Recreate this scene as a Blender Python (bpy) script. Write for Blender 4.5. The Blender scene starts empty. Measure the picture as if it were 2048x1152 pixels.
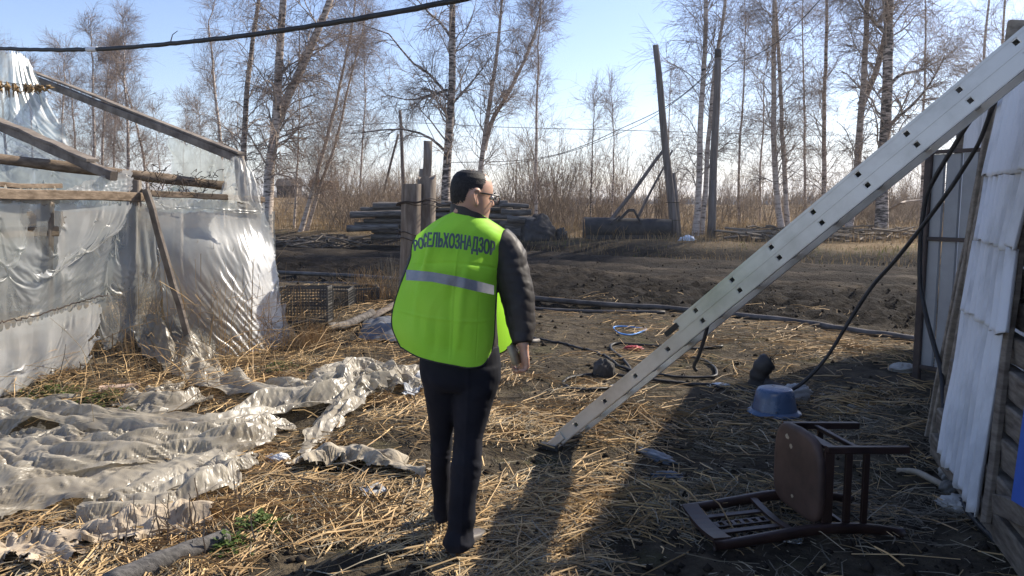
import bpy, bmesh, math, random
import numpy as np
from mathutils import Vector, Matrix, noise as mnoise

SC = bpy.context.scene
COL = SC.collection
RNG = np.random.default_rng(7)

# ---------------------------------------------------------------- camera
F_PX = 1518.0                      # focal length in pixels of the 2048 px wide photograph
CAM = np.array([0.0, 0.0, 1.6])
PITCH = math.atan(171.0 / F_PX)    # horizon lies at row 405
cam_d = bpy.data.cameras.new('camera')
cam_d.sensor_width = 36.0
cam_d.lens = F_PX / 2048.0 * 36.0
cam_d.clip_start = 0.05
cam_d.clip_end = 3000.0
cam = bpy.data.objects.new('camera', cam_d)
cam.location = CAM
cam.rotation_euler = (math.pi / 2 - PITCH, 0, 0)
COL.objects.link(cam)
SC.camera = cam

# ---------------------------------------------------------------- light
SUN_EL = math.radians(37.0)
SUN_AZ = math.radians(59.0)        # clockwise from straight ahead (+Y) towards the right (+X)
SUN_DIR = Vector((math.sin(SUN_AZ) * math.cos(SUN_EL), math.cos(SUN_AZ) * math.cos(SUN_EL), math.sin(SUN_EL)))
world = bpy.data.worlds.new('World')
SC.world = world
world.use_nodes = True
wn = world.node_tree.nodes
wl = world.node_tree.links
wn.clear()
w_out = wn.new('ShaderNodeOutputWorld')
w_bg = wn.new('ShaderNodeBackground')
w_sky = wn.new('ShaderNodeTexSky')
w_sky.sky_type = 'NISHITA'
w_sky.sun_disc = False
w_sky.sun_elevation = SUN_EL
w_sky.sun_rotation = SUN_AZ
w_sky.air_density = 1.0
w_sky.dust_density = 0.35
w_sky.ozone_density = 2.6
w_bg.inputs['Strength'].default_value = 0.100
# thin bright cloud low over the horizon, all the way round
w_tc = wn.new('ShaderNodeTexCoord')
w_sep = wn.new('ShaderNodeSeparateXYZ')
w_map = wn.new('ShaderNodeMapping')
w_map.inputs['Scale'].default_value = (2.2, 2.2, 11.0)
w_noi = wn.new('ShaderNodeTexNoise')
w_noi.inputs['Scale'].default_value = 1.6
w_noi.inputs['Detail'].default_value = 6.0
w_noi.inputs['Roughness'].default_value = 0.55
w_mr = wn.new('ShaderNodeMapRange')
w_mr.interpolation_type = 'SMOOTHSTEP'
w_mr.inputs['From Min'].default_value = 0.13
w_mr.inputs['From Max'].default_value = 0.03
w_mr2 = wn.new('ShaderNodeMapRange')
w_mr2.interpolation_type = 'SMOOTHSTEP'
w_mr2.inputs['From Min'].default_value = 0.36
w_mr2.inputs['From Max'].default_value = 0.62
w_mul = wn.new('ShaderNodeMath'); w_mul.operation = 'MULTIPLY'
w_mix = wn.new('ShaderNodeMix'); w_mix.data_type = 'RGBA'
w_mix.inputs['B'].default_value = (5.4, 5.6, 6.0, 1)
w_mr.inputs['To Max'].default_value = 0.6
wl.new(w_tc.outputs['Generated'], w_sep.inputs[0])
wl.new(w_tc.outputs['Generated'], w_map.inputs[0])
wl.new(w_map.outputs[0], w_noi.inputs['Vector'])
wl.new(w_sep.outputs['Z'], w_mr.inputs['Value'])
wl.new(w_noi.outputs['Fac'], w_mr2.inputs['Value'])
wl.new(w_mr.outputs[0], w_mul.inputs[0])
wl.new(w_mr2.outputs[0], w_mul.inputs[1])
wl.new(w_mul.outputs[0], w_mix.inputs['Factor'])
w_wb = wn.new('ShaderNodeMix'); w_wb.data_type = 'RGBA'; w_wb.blend_type = 'MULTIPLY'
w_wb.inputs['Factor'].default_value = 1.0
w_wb.inputs['B'].default_value = (1.02, 0.925, 0.98, 1)      # the camera's white balance
wl.new(w_sky.outputs[0], w_wb.inputs['A'])
wl.new(w_wb.outputs['Result'], w_mix.inputs['A'])
wl.new(w_mix.outputs['Result'], w_bg.inputs['Color'])
wl.new(w_bg.outputs[0], w_out.inputs['Surface'])

sun_d = bpy.data.lights.new('sun', 'SUN')
sun_d.energy = 4.3
sun_d.angle = math.radians(0.55)
sun_d.color = (1.0, 0.91, 0.77)
sun = bpy.data.objects.new('sun', sun_d)
sun.rotation_euler = SUN_DIR.to_track_quat('Z', 'Y').to_euler()
sun.location = (8, 8, 12)
COL.objects.link(sun)

SC.view_settings.view_transform = 'Standard'
SC.view_settings.look = 'None'
SC.view_settings.gamma = 1.0
SC.view_settings.use_curve_mapping = False
SC.view_settings.exposure = 1.08
SC.render.engine = 'CYCLES'
SC.cycles.use_denoising = True
try:
    SC.cycles.denoiser = 'OPENIMAGEDENOISE'
except Exception:
    pass
SC.cycles.max_bounces = 8
SC.cycles.transparent_max_bounces = 16
SC.cycles.caustics_reflective = False
SC.cycles.caustics_refractive = False

# ---------------------------------------------------------------- geometry helpers
CT, ST = math.cos(PITCH), math.sin(PITCH)

def ray(u, v):
    x = (np.asarray(u, float) - 1024.0) / F_PX
    y = -(np.asarray(v, float) - 576.0) / F_PX
    return np.stack([x + 0 * y, CT + y * ST, -ST + y * CT], -1)

def P(u, v, Y):
    """world point seen at photo pixel (u, v) standing at forward distance Y"""
    d = ray(u, v)
    return CAM + d * (np.asarray(Y, float) / d[..., 1])[..., None]

def G(u, v, z=0.0):
    """world point of height z seen at photo pixel (u, v)"""
    d = ray(u, v)
    return CAM + d * ((z - CAM[2]) / d[..., 2])[..., None]

_pr = np.random.default_rng(11)
_PERM = np.tile(_pr.permutation(256), 3)
_VAL = _pr.uniform(-1, 1, 256)

def vnoise(x, y, z=0.0):
    x = np.asarray(x, float); y = np.asarray(y, float); z = np.asarray(z, float) + 0 * x
    xi, yi, zi = np.floor(x).astype(int), np.floor(y).astype(int), np.floor(z).astype(int)
    xf, yf, zf = x - xi, y - yi, z - zi
    xf = xf * xf * xf * (xf * (xf * 6 - 15) + 10); yf = yf * yf * yf * (yf * (yf * 6 - 15) + 10); zf = zf * zf * (3 - 2 * zf)
    xi &= 255; yi &= 255; zi &= 255
    def h(a, b, c):
        return _VAL[_PERM[_PERM[_PERM[a & 255] + (b & 255)] + (c & 255)]]
    def lerp(a, b, t):
        return a + (b - a) * t
    x00 = lerp(h(xi, yi, zi), h(xi + 1, yi, zi), xf)
    x10 = lerp(h(xi, yi + 1, zi), h(xi + 1, yi + 1, zi), xf)
    x01 = lerp(h(xi, yi, zi + 1), h(xi + 1, yi, zi + 1), xf)
    x11 = lerp(h(xi, yi + 1, zi + 1), h(xi + 1, yi + 1, zi + 1), xf)
    return lerp(lerp(x00, x10, yf), lerp(x01, x11, yf), zf)

def fbm(x, y, z=0.0, o=4, g=0.5, l=2.03):
    s = 0.0; a = 1.0; n = 0.0
    x = np.asarray(x, float); y = np.asarray(y, float); z = np.asarray(z, float)
    for i in range(o):
        s = s + a * vnoise(x + 17.3 * i, y - 9.1 * i, z + 5.7 * i)
        n += a; a *= g; x = x * l; y = y * l; z = z * l
    return s / n

def sstep(a, b, x):
    t = np.clip((np.asarray(x, float) - a) / (b - a), 0, 1)
    return t * t * (3 - 2 * t)

def tri(x):
    return 2 * np.abs(2 * (x - np.floor(x + 0.5))) - 1

def crumple(x, y, z, seed=0, n=5, f0=2.0, grow=1.75, gain=0.62):
    """sharp-edged fold pattern of crushed film"""
    r = np.random.default_rng(seed)
    s = 0.0; a = 1.0; f = f0; tot = 0.0
    for i in range(n):
        d = r.normal(size=3); d /= np.linalg.norm(d)
        w = fbm(x * f * 0.45 + i * 3.1, y * f * 0.45, z * f * 0.45 + 7 * i, o=2)
        s = s + a * tri(f * (x * d[0] + y * d[1] + z * d[2]) + 0.75 * w + r.random())
        tot += a; a *= gain; f *= grow
    return s / tot

def mesh_np(name, verts, quads=None, tris=None, smooth=True):
    me = bpy.data.meshes.new(name)
    verts = np.asarray(verts, np.float32).reshape(-1, 3)
    nq = 0 if quads is None else len(quads)
    nt = 0 if tris is None else len(tris)
    me.vertices.add(len(verts))
    me.vertices.foreach_set('co', verts.ravel())
    idx = []
    if nq: idx.append(np.asarray(quads, np.int32).ravel())
    if nt: idx.append(np.asarray(tris, np.int32).ravel())
    idx = np.concatenate(idx)
    me.loops.add(len(idx))
    me.loops.foreach_set('vertex_index', idx)
    me.polygons.add(nq + nt)
    ls = np.concatenate([np.arange(nq) * 4, nq * 4 + np.arange(nt) * 3]).astype(np.int32)
    lt = np.concatenate([np.full(nq, 4), np.full(nt, 3)]).astype(np.int32)
    me.polygons.foreach_set('loop_start', ls)
    me.polygons.foreach_set('loop_total', lt)
    me.polygons.foreach_set('use_smooth', np.full(nq + nt, smooth))
    me.update(calc_edges=True)
    me.validate()
    return me

class MB:
    """collects pieces of one mesh, with material slots"""
    def __init__(self):
        self.v = []; self.q = []; self.t = []; self.qm = []; self.tm = []; self.n = 0
    def add(self, v, q=None, t=None, m=0):
        v = np.asarray(v, float).reshape(-1, 3)
        if q is not None and len(q):
            q = np.asarray(q, int); self.q.append(q + self.n); self.qm.append(np.full(len(q), m))
        if t is not None and len(t):
            t = np.asarray(t, int); self.t.append(t + self.n); self.tm.append(np.full(len(t), m))
        self.v.append(v); self.n += len(v)
        return self
    def build(self, name, mats, parent=None, smooth=True, kind=None, label=None, cat=None, group=None):
        v = np.concatenate(self.v)
        if parent is not None:
            v = v - np.array(WORLD_LOC[parent.name])
        q = np.concatenate(self.q) if self.q else None
        t = np.concatenate(self.t) if self.t else None
        me = mesh_np(name, v, q, t, smooth)
        if not isinstance(mats, (list, tuple)): mats = [mats]
        for m in mats: me.materials.append(m)
        if len(mats) > 1:
            mi = np.concatenate(self.qm + self.tm).astype(np.int32)
            me.polygons.foreach_set('material_index', mi)
        o = bpy.data.objects.new(name, me)
        COL.objects.link(o)
        if parent is not None:
            o.parent = parent
            WORLD_LOC[o.name] = WORLD_LOC[parent.name]
        else:
            WORLD_LOC[o.name] = (0, 0, 0)
        tag(o, label, cat, group, kind)
        return o

WORLD_LOC = {}

def tag(o, label=None, cat=None, group=None, kind=None):
    if label: o['label'] = label
    if cat: o['category'] = cat
    if group: o['group'] = group
    if kind: o['kind'] = kind
    return o

def thing(name, loc, label, cat, group=None):
    o = bpy.data.objects.new(name, None)
    o.empty_display_size = 0.2
    o.location = loc
    COL.objects.link(o)
    WORLD_LOC[o.name] = tuple(float(c) for c in loc)
    tag(o, label, cat, group)
    return o

BOXQ = np.array([[0, 1, 3, 2], [4, 6, 7, 5], [0, 4, 5, 1], [2, 3, 7, 6], [0, 2, 6, 4], [1, 5, 7, 3]])

def box(mb, c, ax, ay, az, m=0):
    """box about c with half-axis vectors ax, ay, az"""
    c, ax, ay, az = [np.asarray(k, float) for k in (c, ax, ay, az)]
    v = [c + i * ax + j * ay + k * az for i in (-1, 1) for j in (-1, 1) for k in (-1, 1)]
    return mb.add(v, BOXQ, m=m)

def bar(mb, a, b, w, h, up=(0, 0, 1), m=0, bevel=0.0, segs=1, wob=0.0, seed=0):
    """timber from a to b, w wide and h high, with chamfered edges and optional waviness"""
    a, b = np.asarray(a, float), np.asarray(b, float)
    t = b - a; L = np.linalg.norm(t); t = t / L
    s = np.cross(t, up); s /= np.linalg.norm(s); n = np.cross(s, t)
    bv = bevel if bevel else min(w, h) * 0.12
    hw, hh = w / 2, h / 2
    ring = [(-hw + bv, -hh), (hw - bv, -hh), (hw, -hh + bv), (hw, hh - bv), (hw - bv, hh), (-hw + bv, hh), (-hw, hh - bv), (-hw, -hh + bv)]
    K = segs + 1
    r = np.random.default_rng(seed + 5)
    vs = []
    for i in range(K):
        f = i / segs
        o = a + t * (L * f) + (s * r.normal() + n * r.normal()) * wob
        k = 1 + r.normal() * (0.03 if wob else 0)
        for (x, y) in ring:
            vs.append(o + s * x * k + n * y * k)
    q = []
    for i in range(segs):
        for j in range(8):
            q.append([i * 8 + j, i * 8 + (j + 1) % 8, (i + 1) * 8 + (j + 1) % 8, (i + 1) * 8 + j])
    e = segs * 8
    tr = [[0, j + 1, j] for j in range(1, 7)] + [[e, e + j, e + j + 1] for j in range(1, 7)]
    return mb.add(vs, q, tr, m=m)

def tubes(mb, polys, rad, S=3, m=0, cap=False):
    """many tubes at once: polys (N,K,3), rad (N,K)"""
    polys = np.asarray(polys, float); rad = np.asarray(rad, float)
    if polys.ndim == 2: polys = polys[None]; rad = rad[None]
    N, K, _ = polys.shape
    T = np.empty_like(polys)
    T[:, 1:-1] = polys[:, 2:] - polys[:, :-2]
    T[:, 0] = polys[:, 1] - polys[:, 0]; T[:, -1] = polys[:, -1] - polys[:, -2]
    T /= np.linalg.norm(T, axis=2, keepdims=True) + 1e-9
    mean = polys[:, -1] - polys[:, 0]
    ref = np.where((np.abs(mean[:, 2]) > 0.75 * np.linalg.norm(mean, axis=1))[:, None], np.array([[1.0, 0.13, 0.0]]), np.array([[0.05, 0.1, 1.0]]))
    A = np.cross(T, ref[:, None, :]); A /= np.linalg.norm(A, axis=2, keepdims=True) + 1e-9
    B = np.cross(T, A)
    th = np.arange(S) * 2 * math.pi / S
    v = polys[:, :, None, :] + rad[:, :, None, None] * (A[:, :, None, :] * np.cos(th)[None, None, :, None] + B[:, :, None, :] * np.sin(th)[None, None, :, None])
    base = (np.arange(N) * K * S)[:, None, None]
    k = (np.arange(K - 1) * S)[None, :, None]
    s = np.arange(S)[None, None, :]; s2 = (s + 1) % S
    q = np.stack([base + k + s, base + k + s2, base + k + S + s2, base + k + S + s], -1).reshape(-1, 4)
    t = None
    if cap:
        t = []
        for n in range(N):
            o = n * K * S
            for j in range(1, S - 1):
                t.append([o, o + j + 1, o + j]); e = o + (K - 1) * S
                t.append([e, e + j, e + j + 1])
    return mb.add(v.reshape(-1, 3), q, t, m=m)

def spline(pts, n, closed=False):
    """Catmull-Rom through pts, n samples"""
    p = np.asarray(pts, float)
    if closed:
        p = np.concatenate([p[-1:], p, p[:2]])
    else:
        p = np.concatenate([2 * p[:1] - p[1:2], p, 2 * p[-1:] - p[-2:-1]])
    S = len(p) - 3
    u = np.linspace(0, S, n, endpoint=not closed)
    i = np.clip(np.floor(u).astype(int), 0, S - 1)
    t = (u - i)[:, None]
    a, b, c, d = p[i], p[i + 1], p[i + 2], p[i + 3]
    return 0.5 * (2 * b + (c - a) * t + (2 * a - 5 * b + 4 * c - d) * t * t + (3 * b - a - 3 * c + d) * t ** 3)

def spline_even(pts, n):
    """like spline, but samples evenly spaced along the curve"""
    c = spline(pts, n * 8)
    d = np.concatenate([[0], np.cumsum(np.linalg.norm(np.diff(c, axis=0), axis=1))])
    t = np.linspace(0, d[-1], n)
    return np.stack([np.interp(t, d, c[:, k]) for k in range(c.shape[1])], -1)

def gridq(nu, nv, wrap=False):
    """quads of an (nu x nv) grid of verts, index i*nv+j"""
    i = np.arange(nu - 1)[:, None]; j = np.arange(nv if wrap else nv - 1)[None, :]
    j2 = (j + 1) % nv
    return np.stack([i * nv + j, i * nv + j2, (i + 1) * nv + j2, (i + 1) * nv + j], -1).reshape(-1, 4)

def normals_grid(p):
    du = np.gradient(p, axis=0); dv = np.gradient(p, axis=1)
    n = np.cross(du, dv)
    return n / (np.linalg.norm(n, axis=2, keepdims=True) + 1e-9)

def patch(ctrl, nu, nv):
    """smooth surface through a grid of control points (R,C,3)"""
    c = np.asarray(ctrl, float)
    rows = np.stack([spline(c[i], nv) for i in range(c.shape[0])])       # R,nv,3
    return np.stack([spline(rows[:, j], nu) for j in range(nv)], 1)       # nu,nv,3

def revolve(mb, prof, c=(0, 0, 0), S=24, m=0, tilt=None):
    """surface of revolution, prof list of (r, z)"""
    th = np.arange(S) * 2 * math.pi / S
    v = np.array([[[r * math.cos(a), r * math.sin(a), z] for a in th] for (r, z) in prof])
    if tilt is not None: v = v @ np.array(tilt).T
    return mb.add(v.reshape(-1, 3) + np.asarray(c, float), gridq(len(prof), S, True), m=m)

def remesh(name, mb, voxel, smooth_it=4, mats=None):
    """one continuous skin over the pieces collected in mb"""
    v = np.concatenate(mb.v); q = np.concatenate(mb.q) if mb.q else None; t = np.concatenate(mb.t) if mb.t else None
    me = mesh_np(name + '_src', v, q, t)
    o = bpy.data.objects.new(name + '_src', me); COL.objects.link(o)
    md = o.modifiers.new('r', 'REMESH'); md.mode = 'VOXEL'; md.voxel_size = voxel
    if smooth_it:
        ms = o.modifiers.new('s', 'SMOOTH'); ms.iterations = smooth_it; ms.factor = 0.5
    dg = bpy.context.evaluated_depsgraph_get(); dg.update()
    out = bpy.data.meshes.new_from_object(o.evaluated_get(dg), depsgraph=dg)
    bpy.data.objects.remove(o); bpy.data.meshes.remove(me)
    out.name = name
    out.polygons.foreach_set('use_smooth', np.ones(len(out.polygons), bool))
    return out

def co_get(me):
    a = np.empty(len(me.vertices) * 3, np.float32); me.vertices.foreach_get('co', a); return a.reshape(-1, 3).astype(float)
def no_get(me):
    a = np.empty(len(me.vertices) * 3, np.float32); me.vertices.foreach_get('normal', a); return a.reshape(-1, 3).astype(float)
def co_set(me, a):
    me.vertices.foreach_set('co', np.asarray(a, np.float32).ravel()); me.update()

def link_mesh(name, me, mat, parent=None, **kw):
    if parent is not None:
        co_set(me, co_get(me) - np.array(WORLD_LOC[parent.name]))
    me.materials.clear()
    for m in (mat if isinstance(mat, (list, tuple)) else [mat]): me.materials.append(m)
    o = bpy.data.objects.new(name, me); COL.objects.link(o)
    if parent is not None:
        o.parent = parent; WORLD_LOC[o.name] = WORLD_LOC[parent.name]
    else:
        WORLD_LOC[o.name] = (0, 0, 0)
    tag(o, **kw)
    return o

# ---------------------------------------------------------------- materials
def mat(name, c1, c2=None, c3=None, scale=6.0, stretch=(1, 1, 1), rough=0.8, bump=0.0, bscale=None, metal=0.0,
        spec=0.4, detail=6.0, lo=0.35, hi=0.65, island=0.0, rvar=0.0, bdist=0.02, trans=0.0):
    m = bpy.data.materials.new(name); m.use_nodes = True
    nt = m.node_tree; N = nt.nodes; L = nt.links
    b = N['Principled BSDF']
    b.inputs['Roughness'].default_value = rough
    b.inputs['Metallic'].default_value = metal
    b.inputs['Specular IOR Level'].default_value = spec
    tc = N.new('ShaderNodeTexCoord'); mp = N.new('ShaderNodeMapping')
    mp.inputs['Scale'].default_value = stretch
    L.new(tc.outputs['Object'], mp.inputs[0])
    nz = N.new('ShaderNodeTexNoise'); nz.inputs['Scale'].default_value = scale; nz.inputs['Detail'].default_value = detail
    nz.inputs['Roughness'].default_value = 0.6
    L.new(mp.outputs[0], nz.inputs['Vector'])
    col = None
    if c2 is None:
        b.inputs['Base Color'].default_value = (*c1, 1)
    else:
        cr = N.new('ShaderNodeValToRGB')
        e = cr.color_ramp.elements
        e[0].position = lo; e[0].color = (*c1, 1); e[1].position = hi; e[1].color = (*c2, 1)
        if c3 is not None:
            x = e.new((lo + hi) / 2 if c3 is None else hi + (1 - hi) * 0.5); x.color = (*c3, 1)
        L.new(nz.outputs['Fac'], cr.inputs[0])
        col = cr.outputs[0]
    if island:
        ge = N.new('ShaderNodeNewGeometry')
        mr = N.new('ShaderNodeMapRange'); mr.inputs['To Min'].default_value = 1 - island; mr.inputs['To Max'].default_value = 1 + island * 0.6
        L.new(ge.outputs['Random Per Island'], mr.inputs[0])
        mx = N.new('ShaderNodeMix'); mx.data_type = 'RGBA'; mx.blend_type = 'MULTIPLY'; mx.inputs['Factor'].default_value = 1
        if col is None: mx.inputs['A'].default_value = (*c1, 1)
        else: L.new(col, mx.inputs['A'])
        L.new(mr.outputs[0], mx.inputs['B'])
        col = mx.outputs['Result']
    if col is not None: L.new(col, b.inputs['Base Color'])
    if rvar:
        mr2 = N.new('ShaderNodeMapRange'); mr2.inputs['To Min'].default_value = rough - rvar; mr2.inputs['To Max'].default_value = rough + rvar
        L.new(nz.outputs['Fac'], mr2.inputs[0]); L.new(mr2.outputs[0], b.inputs['Roughness'])
    if bump:
        nb = N.new('ShaderNodeTexNoise'); nb.inputs['Scale'].default_value = bscale or scale * 3; nb.inputs['Detail'].default_value = 5
        L.new(mp.outputs[0], nb.inputs['Vector'])
        bp = N.new('ShaderNodeBump'); bp.inputs['Strength'].default_value = bump; bp.inputs['Distance'].default_value = bdist
        L.new(nb.outputs['Fac'], bp.inputs['Height']); L.new(bp.outputs[0], b.inputs['Normal'])
    if trans:
        tr = N.new('ShaderNodeBsdfTranslucent'); ms = N.new('ShaderNodeMixShader'); ms.inputs[0].default_value = trans
        if col is not None: L.new(col, tr.inputs[0])
        else: tr.inputs[0].default_value = (*c1, 1)
        L.new(b.outputs[0], ms.inputs[1]); L.new(tr.outputs[0], ms.inputs[2])
        L.new(ms.outputs[0], N['Material Output'].inputs['Surface'])
    return m

# ================================================================ ground
def road_r(x, y):
    return y + 0.7 * np.clip(x, -14, 14) + 0.9 * vnoise(x * 0.22, y * 0.22, 3.0)

def gh_mask(x, y):
    """inside of the greenhouse plot: left of / behind its front wall line"""
    s = (np.asarray(x) + 4.05) * 0.863 - (np.asarray(y) - 6.0) * 0.504
    return 1 - sstep(-0.35, 0.25, s)

def terr(x, y):
    x = np.asarray(x, float); y = np.asarray(y, float)
    r = road_r(x, y)
    h = 0.032 * fbm(x * 0.9, y * 0.9, 1.0, 3) + 0.030 * fbm(x * 3.8, y * 3.8, 2.0, 4, 0.6)
    near = 1 - sstep(9.0, 14.0, y)
    h = h + near * 0.010 * fbm(x * 14, y * 14, 4.0, 2)
    clod = sstep(11.6, 12.8, r) * (1 - sstep(17.0, 20.0, r))
    c = fbm(x * 2.1, y * 2.1, 6.0, 5, 0.6)
    h = h + clod * (0.13 * (1 - 2.2 * np.abs(c)) - 0.06 + 0.08 * fbm(x * 6, y * 6, 9.0, 3, 0.6))
    road = sstep(16.0, 18.5, r) * (1 - sstep(25.5, 27.5, r))
    h = h + road * (0.055 * np.sin(r * 2.1 + 0.9 * vnoise(x * 0.3, y * 0.3)) + 0.05 * fbm(x * 1.1, y * 1.8, 12.0, 4) - 0.03)
    h = h + sstep(25.5, 28.5, r) * (0.30 + 0.10 * fbm(x * 0.5, y * 0.5, 8.0, 3))
    h = h + sstep(32, 75, y) * (0.85 + 0.7 * (1 - sstep(-12, 6, x)) + 0.25 * vnoise(x * 0.05, y * 0.05, 2.0)) * (1 - 0.25 * sstep(90, 200, y))
    # raised soil in the greenhouse and small banks by the ladder and under the cable coil
    h = h + 0.20 * gh_mask(x, y) * sstep(4.5, 5.6, y) * (1 - sstep(13, 15, y))
    for (bx, by, sx, sy, a) in ((0.85, 5.7, 0.35, 0.30, 0.07), (0.35, 7.3, 0.7, 0.45, 0.08), (1.0, 8.9, 1.5, 0.5, 0.05),
                                (-0.4, 5.1, 0.4, 0.4, 0.04), (3.2, 8.0, 1.4, 0.7, 0.05), (-1.1, 10.1, 1.0, 0.5, 0.06)):
        h = h + a * np.exp(-((x - bx) / sx) ** 2 - ((y - by) / sy) ** 2)
    for (bx, by, sx, sy, a) in ((-1.75, 5.6, 0.45, 0.35, -0.07), (1.5, 4.9, 0.7, 0.6, -0.04), (0.24, 4.86, 0.30, 0.30, -0.05)):
        h = h + a * np.exp(-((x - bx) / sx) ** 2 - ((y - by) / sy) ** 2)
    return h

def on_ground(p, lift=0.0):
    p = np.asarray(p, float).copy()
    p[..., 2] = terr(p[..., 0], p[..., 1]) + lift
    return p

def GT(u, v, lift=0.0):
    """point of the terrain seen at photo pixel (u, v)"""
    p = G(u, v, 0.0)
    for _ in range(4):
        p = G(u, v, terr(p[..., 0], p[..., 1]))
    p[..., 2] = p[..., 2] + lift
    return p

ys = np.concatenate([np.linspace(-7, 1.4, 22), 1.4 + np.cumsum(np.linspace(0.05, 0.02, 30))])
y0 = ys[-1]; step = 0.0145
lst = [y0]
while lst[-1] < 1100:
    Y = lst[-1]
    lst.append(Y + max(0.016, Y * (0.0062 if Y < 40 else 0.03)))
ys = np.concatenate([ys, lst[1:]])
NC = 330
cs = np.linspace(-1, 1, NC)
cs = np.sign(cs) * (0.72 * np.abs(cs) + 0.28 * np.abs(cs) ** 4)
gx = cs[None, :] * (np.maximum(ys, 0)[:, None] * 1.15 + 6.0)
gy = np.repeat(ys[:, None], NC, 1)
gz = terr(gx, gy)

def soil_material():
    m = bpy.data.materials.new('soil'); m.use_nodes = True
    nt = m.node_tree; N = nt.nodes; L = nt.links; b = N['Principled BSDF']
    b.inputs['Roughness'].default_value = 0.95; b.inputs['Specular IOR Level'].default_value = 0.15
    geo = N.new('ShaderNodeNewGeometry')
    def noise(sc, det=6, ro=0.6):
        n = N.new('ShaderNodeTexNoise'); n.inputs['Scale'].default_value = sc; n.inputs['Detail'].default_value = det
        n.inputs['Roughness'].default_value = ro; L.new(geo.outputs['Position'], n.inputs['Vector']); return n.outputs['Fac']
    def ramp(f, cols):
        r = N.new('ShaderNodeValToRGB'); e = r.color_ramp.elements
        e[0].position, e[0].color = cols[0][0], (*cols[0][1], 1); e[1].position, e[1].color = cols[-1][0], (*cols[-1][1], 1)
        for p_, c_ in cols[1:-1]:
            x = e.new(p_); x.color = (*c_, 1)
        L.new(f, r.inputs[0]); return r.outputs[0]
    def mixc(f, a, b_):
        x = N.new('ShaderNodeMix'); x.data_type = 'RGBA'; L.new(f, x.inputs['Factor']); L.new(a, x.inputs['A']); L.new(b_, x.inputs['B']); return x.outputs['Result']
    att = N.new('ShaderNodeAttribute'); att.attribute_name = 'zone'
    sep = N.new('ShaderNodeSeparateColor'); L.new(att.outputs['Color'], sep.inputs[0])
    yard = ramp(noise(5.0), [(0.3, (0.030, 0.024, 0.017)), (0.5, (0.072, 0.057, 0.039)), (0.72, (0.140, 0.112, 0.073))])
    mud = ramp(noise(2.6, 8), [(0.3, (0.008, 0.0064, 0.0053)), (0.55, (0.015, 0.012, 0.0098)), (0.78, (0.040, 0.031, 0.023))])
    track = ramp(noise(1.2, 8), [(0.35, (0.014, 0.011, 0.0085)), (0.55, (0.040, 0.031, 0.023)), (0.72, (0.100, 0.080, 0.058))])
    field = ramp(noise(0.8, 8), [(0.3, (0.10, 0.068, 0.038)), (0.5, (0.19, 0.135, 0.076)), (0.7, (0.28, 0.205, 0.118))])
    c = mixc(sep.outputs[0], yard, mud); c = mixc(sep.outputs[1], c, track); c = mixc(sep.outputs[2], c, field)
    # a little moss green on bare soil
    moss = N.new('ShaderNodeRGB'); moss.outputs[0].default_value = (0.085, 0.085, 0.030, 1)
    mm = N.new('ShaderNodeMapRange'); mm.inputs['From Min'].default_value = 0.56; mm.inputs['From Max'].default_value = 0.72; mm.inputs['To Max'].default_value = 0.55
    L.new(noise(1.7, 4), mm.inputs[0])
    inv = N.new('ShaderNodeMath'); inv.operation = 'SUBTRACT'; inv.inputs[0].default_value = 1; L.new(sep.outputs[0], inv.inputs[1])
    mu = N.new('ShaderNodeMath'); mu.operation = 'MULTIPLY'; L.new(mm.outputs[0], mu.inputs[0]); L.new(inv.outputs[0], mu.inputs[1])
    c = mixc(mu.outputs[0], c, moss.outputs[0])
    L.new(c, b.inputs['Base Color'])
    add = N.new('ShaderNodeMath'); add.operation = 'MULTIPLY_ADD'; add.inputs[1].default_value = 0.35
    L.new(noise(60, 6, 0.7), add.inputs[0]); L.new(noise(16, 6, 0.65), add.inputs[2])
    bp = N.new('ShaderNodeBump'); bp.inputs['Strength'].default_value = 1.0; bp.inputs['Distance'].default_value = 0.055
    add2 = N.new('ShaderNodeMath'); add2.operation = 'MULTIPLY_ADD'; add2.inputs[1].default_value = 2.2
    L.new(noise(5.0, 7, 0.65), add2.inputs[0]); L.new(add.outputs[0], add2.inputs[2])
    L.new(add2.outputs[0], bp.inputs['Height']); L.new(bp.outputs[0], b.inputs['Normal'])
    return m

mb = MB(); mb.add(np.stack([gx, gy, gz], -1).reshape(-1, 3), gridq(len(ys), NC)[:, ::-1])
ground = mb.build('ground', soil_material(), kind='structure')
rr = road_r(gx, gy)
z_mud = sstep(11.2, 12.6, rr) * (1 - sstep(26.5, 28.0, rr))
z_track = sstep(16.0, 17.6, rr) * (1 - sstep(25.0, 27.0, rr)) * np.clip(0.55 + 0.9 * np.sin(rr * 2.1 + 0.9 * vnoise(gx * 0.3, gy * 0.3)) + 0.5 * fbm(gx * 0.8, gy * 0.8, 2.0, 3), 0, 1)
z_field = sstep(26.8, 29.5, rr + 0.8 * fbm(gx * 0.7, gy * 0.7, 5.0, 3))
zone = np.stack([z_mud, z_track, z_field, np.ones_like(z_mud)], -1).reshape(-1, 4).astype(np.float32)
ca = ground.data.color_attributes.new('zone', 'FLOAT_COLOR', 'POINT')
ca.data.foreach_set('color', zone.ravel())

# ---------------------------------------------------------------- straw, stubble, grass (uncountable)
M_straw = mat('straw', (0.32, 0.205, 0.095), (0.56, 0.395, 0.20), scale=3.0, rough=0.65, island=0.55, spec=0.3)
M_straw_grey = mat('grey_straw', (0.17, 0.145, 0.105), (0.33, 0.285, 0.21), scale=3.0, rough=0.75, island=0.6, spec=0.2)  # weathered grey, also the stand-in tone for straw in shade

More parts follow.
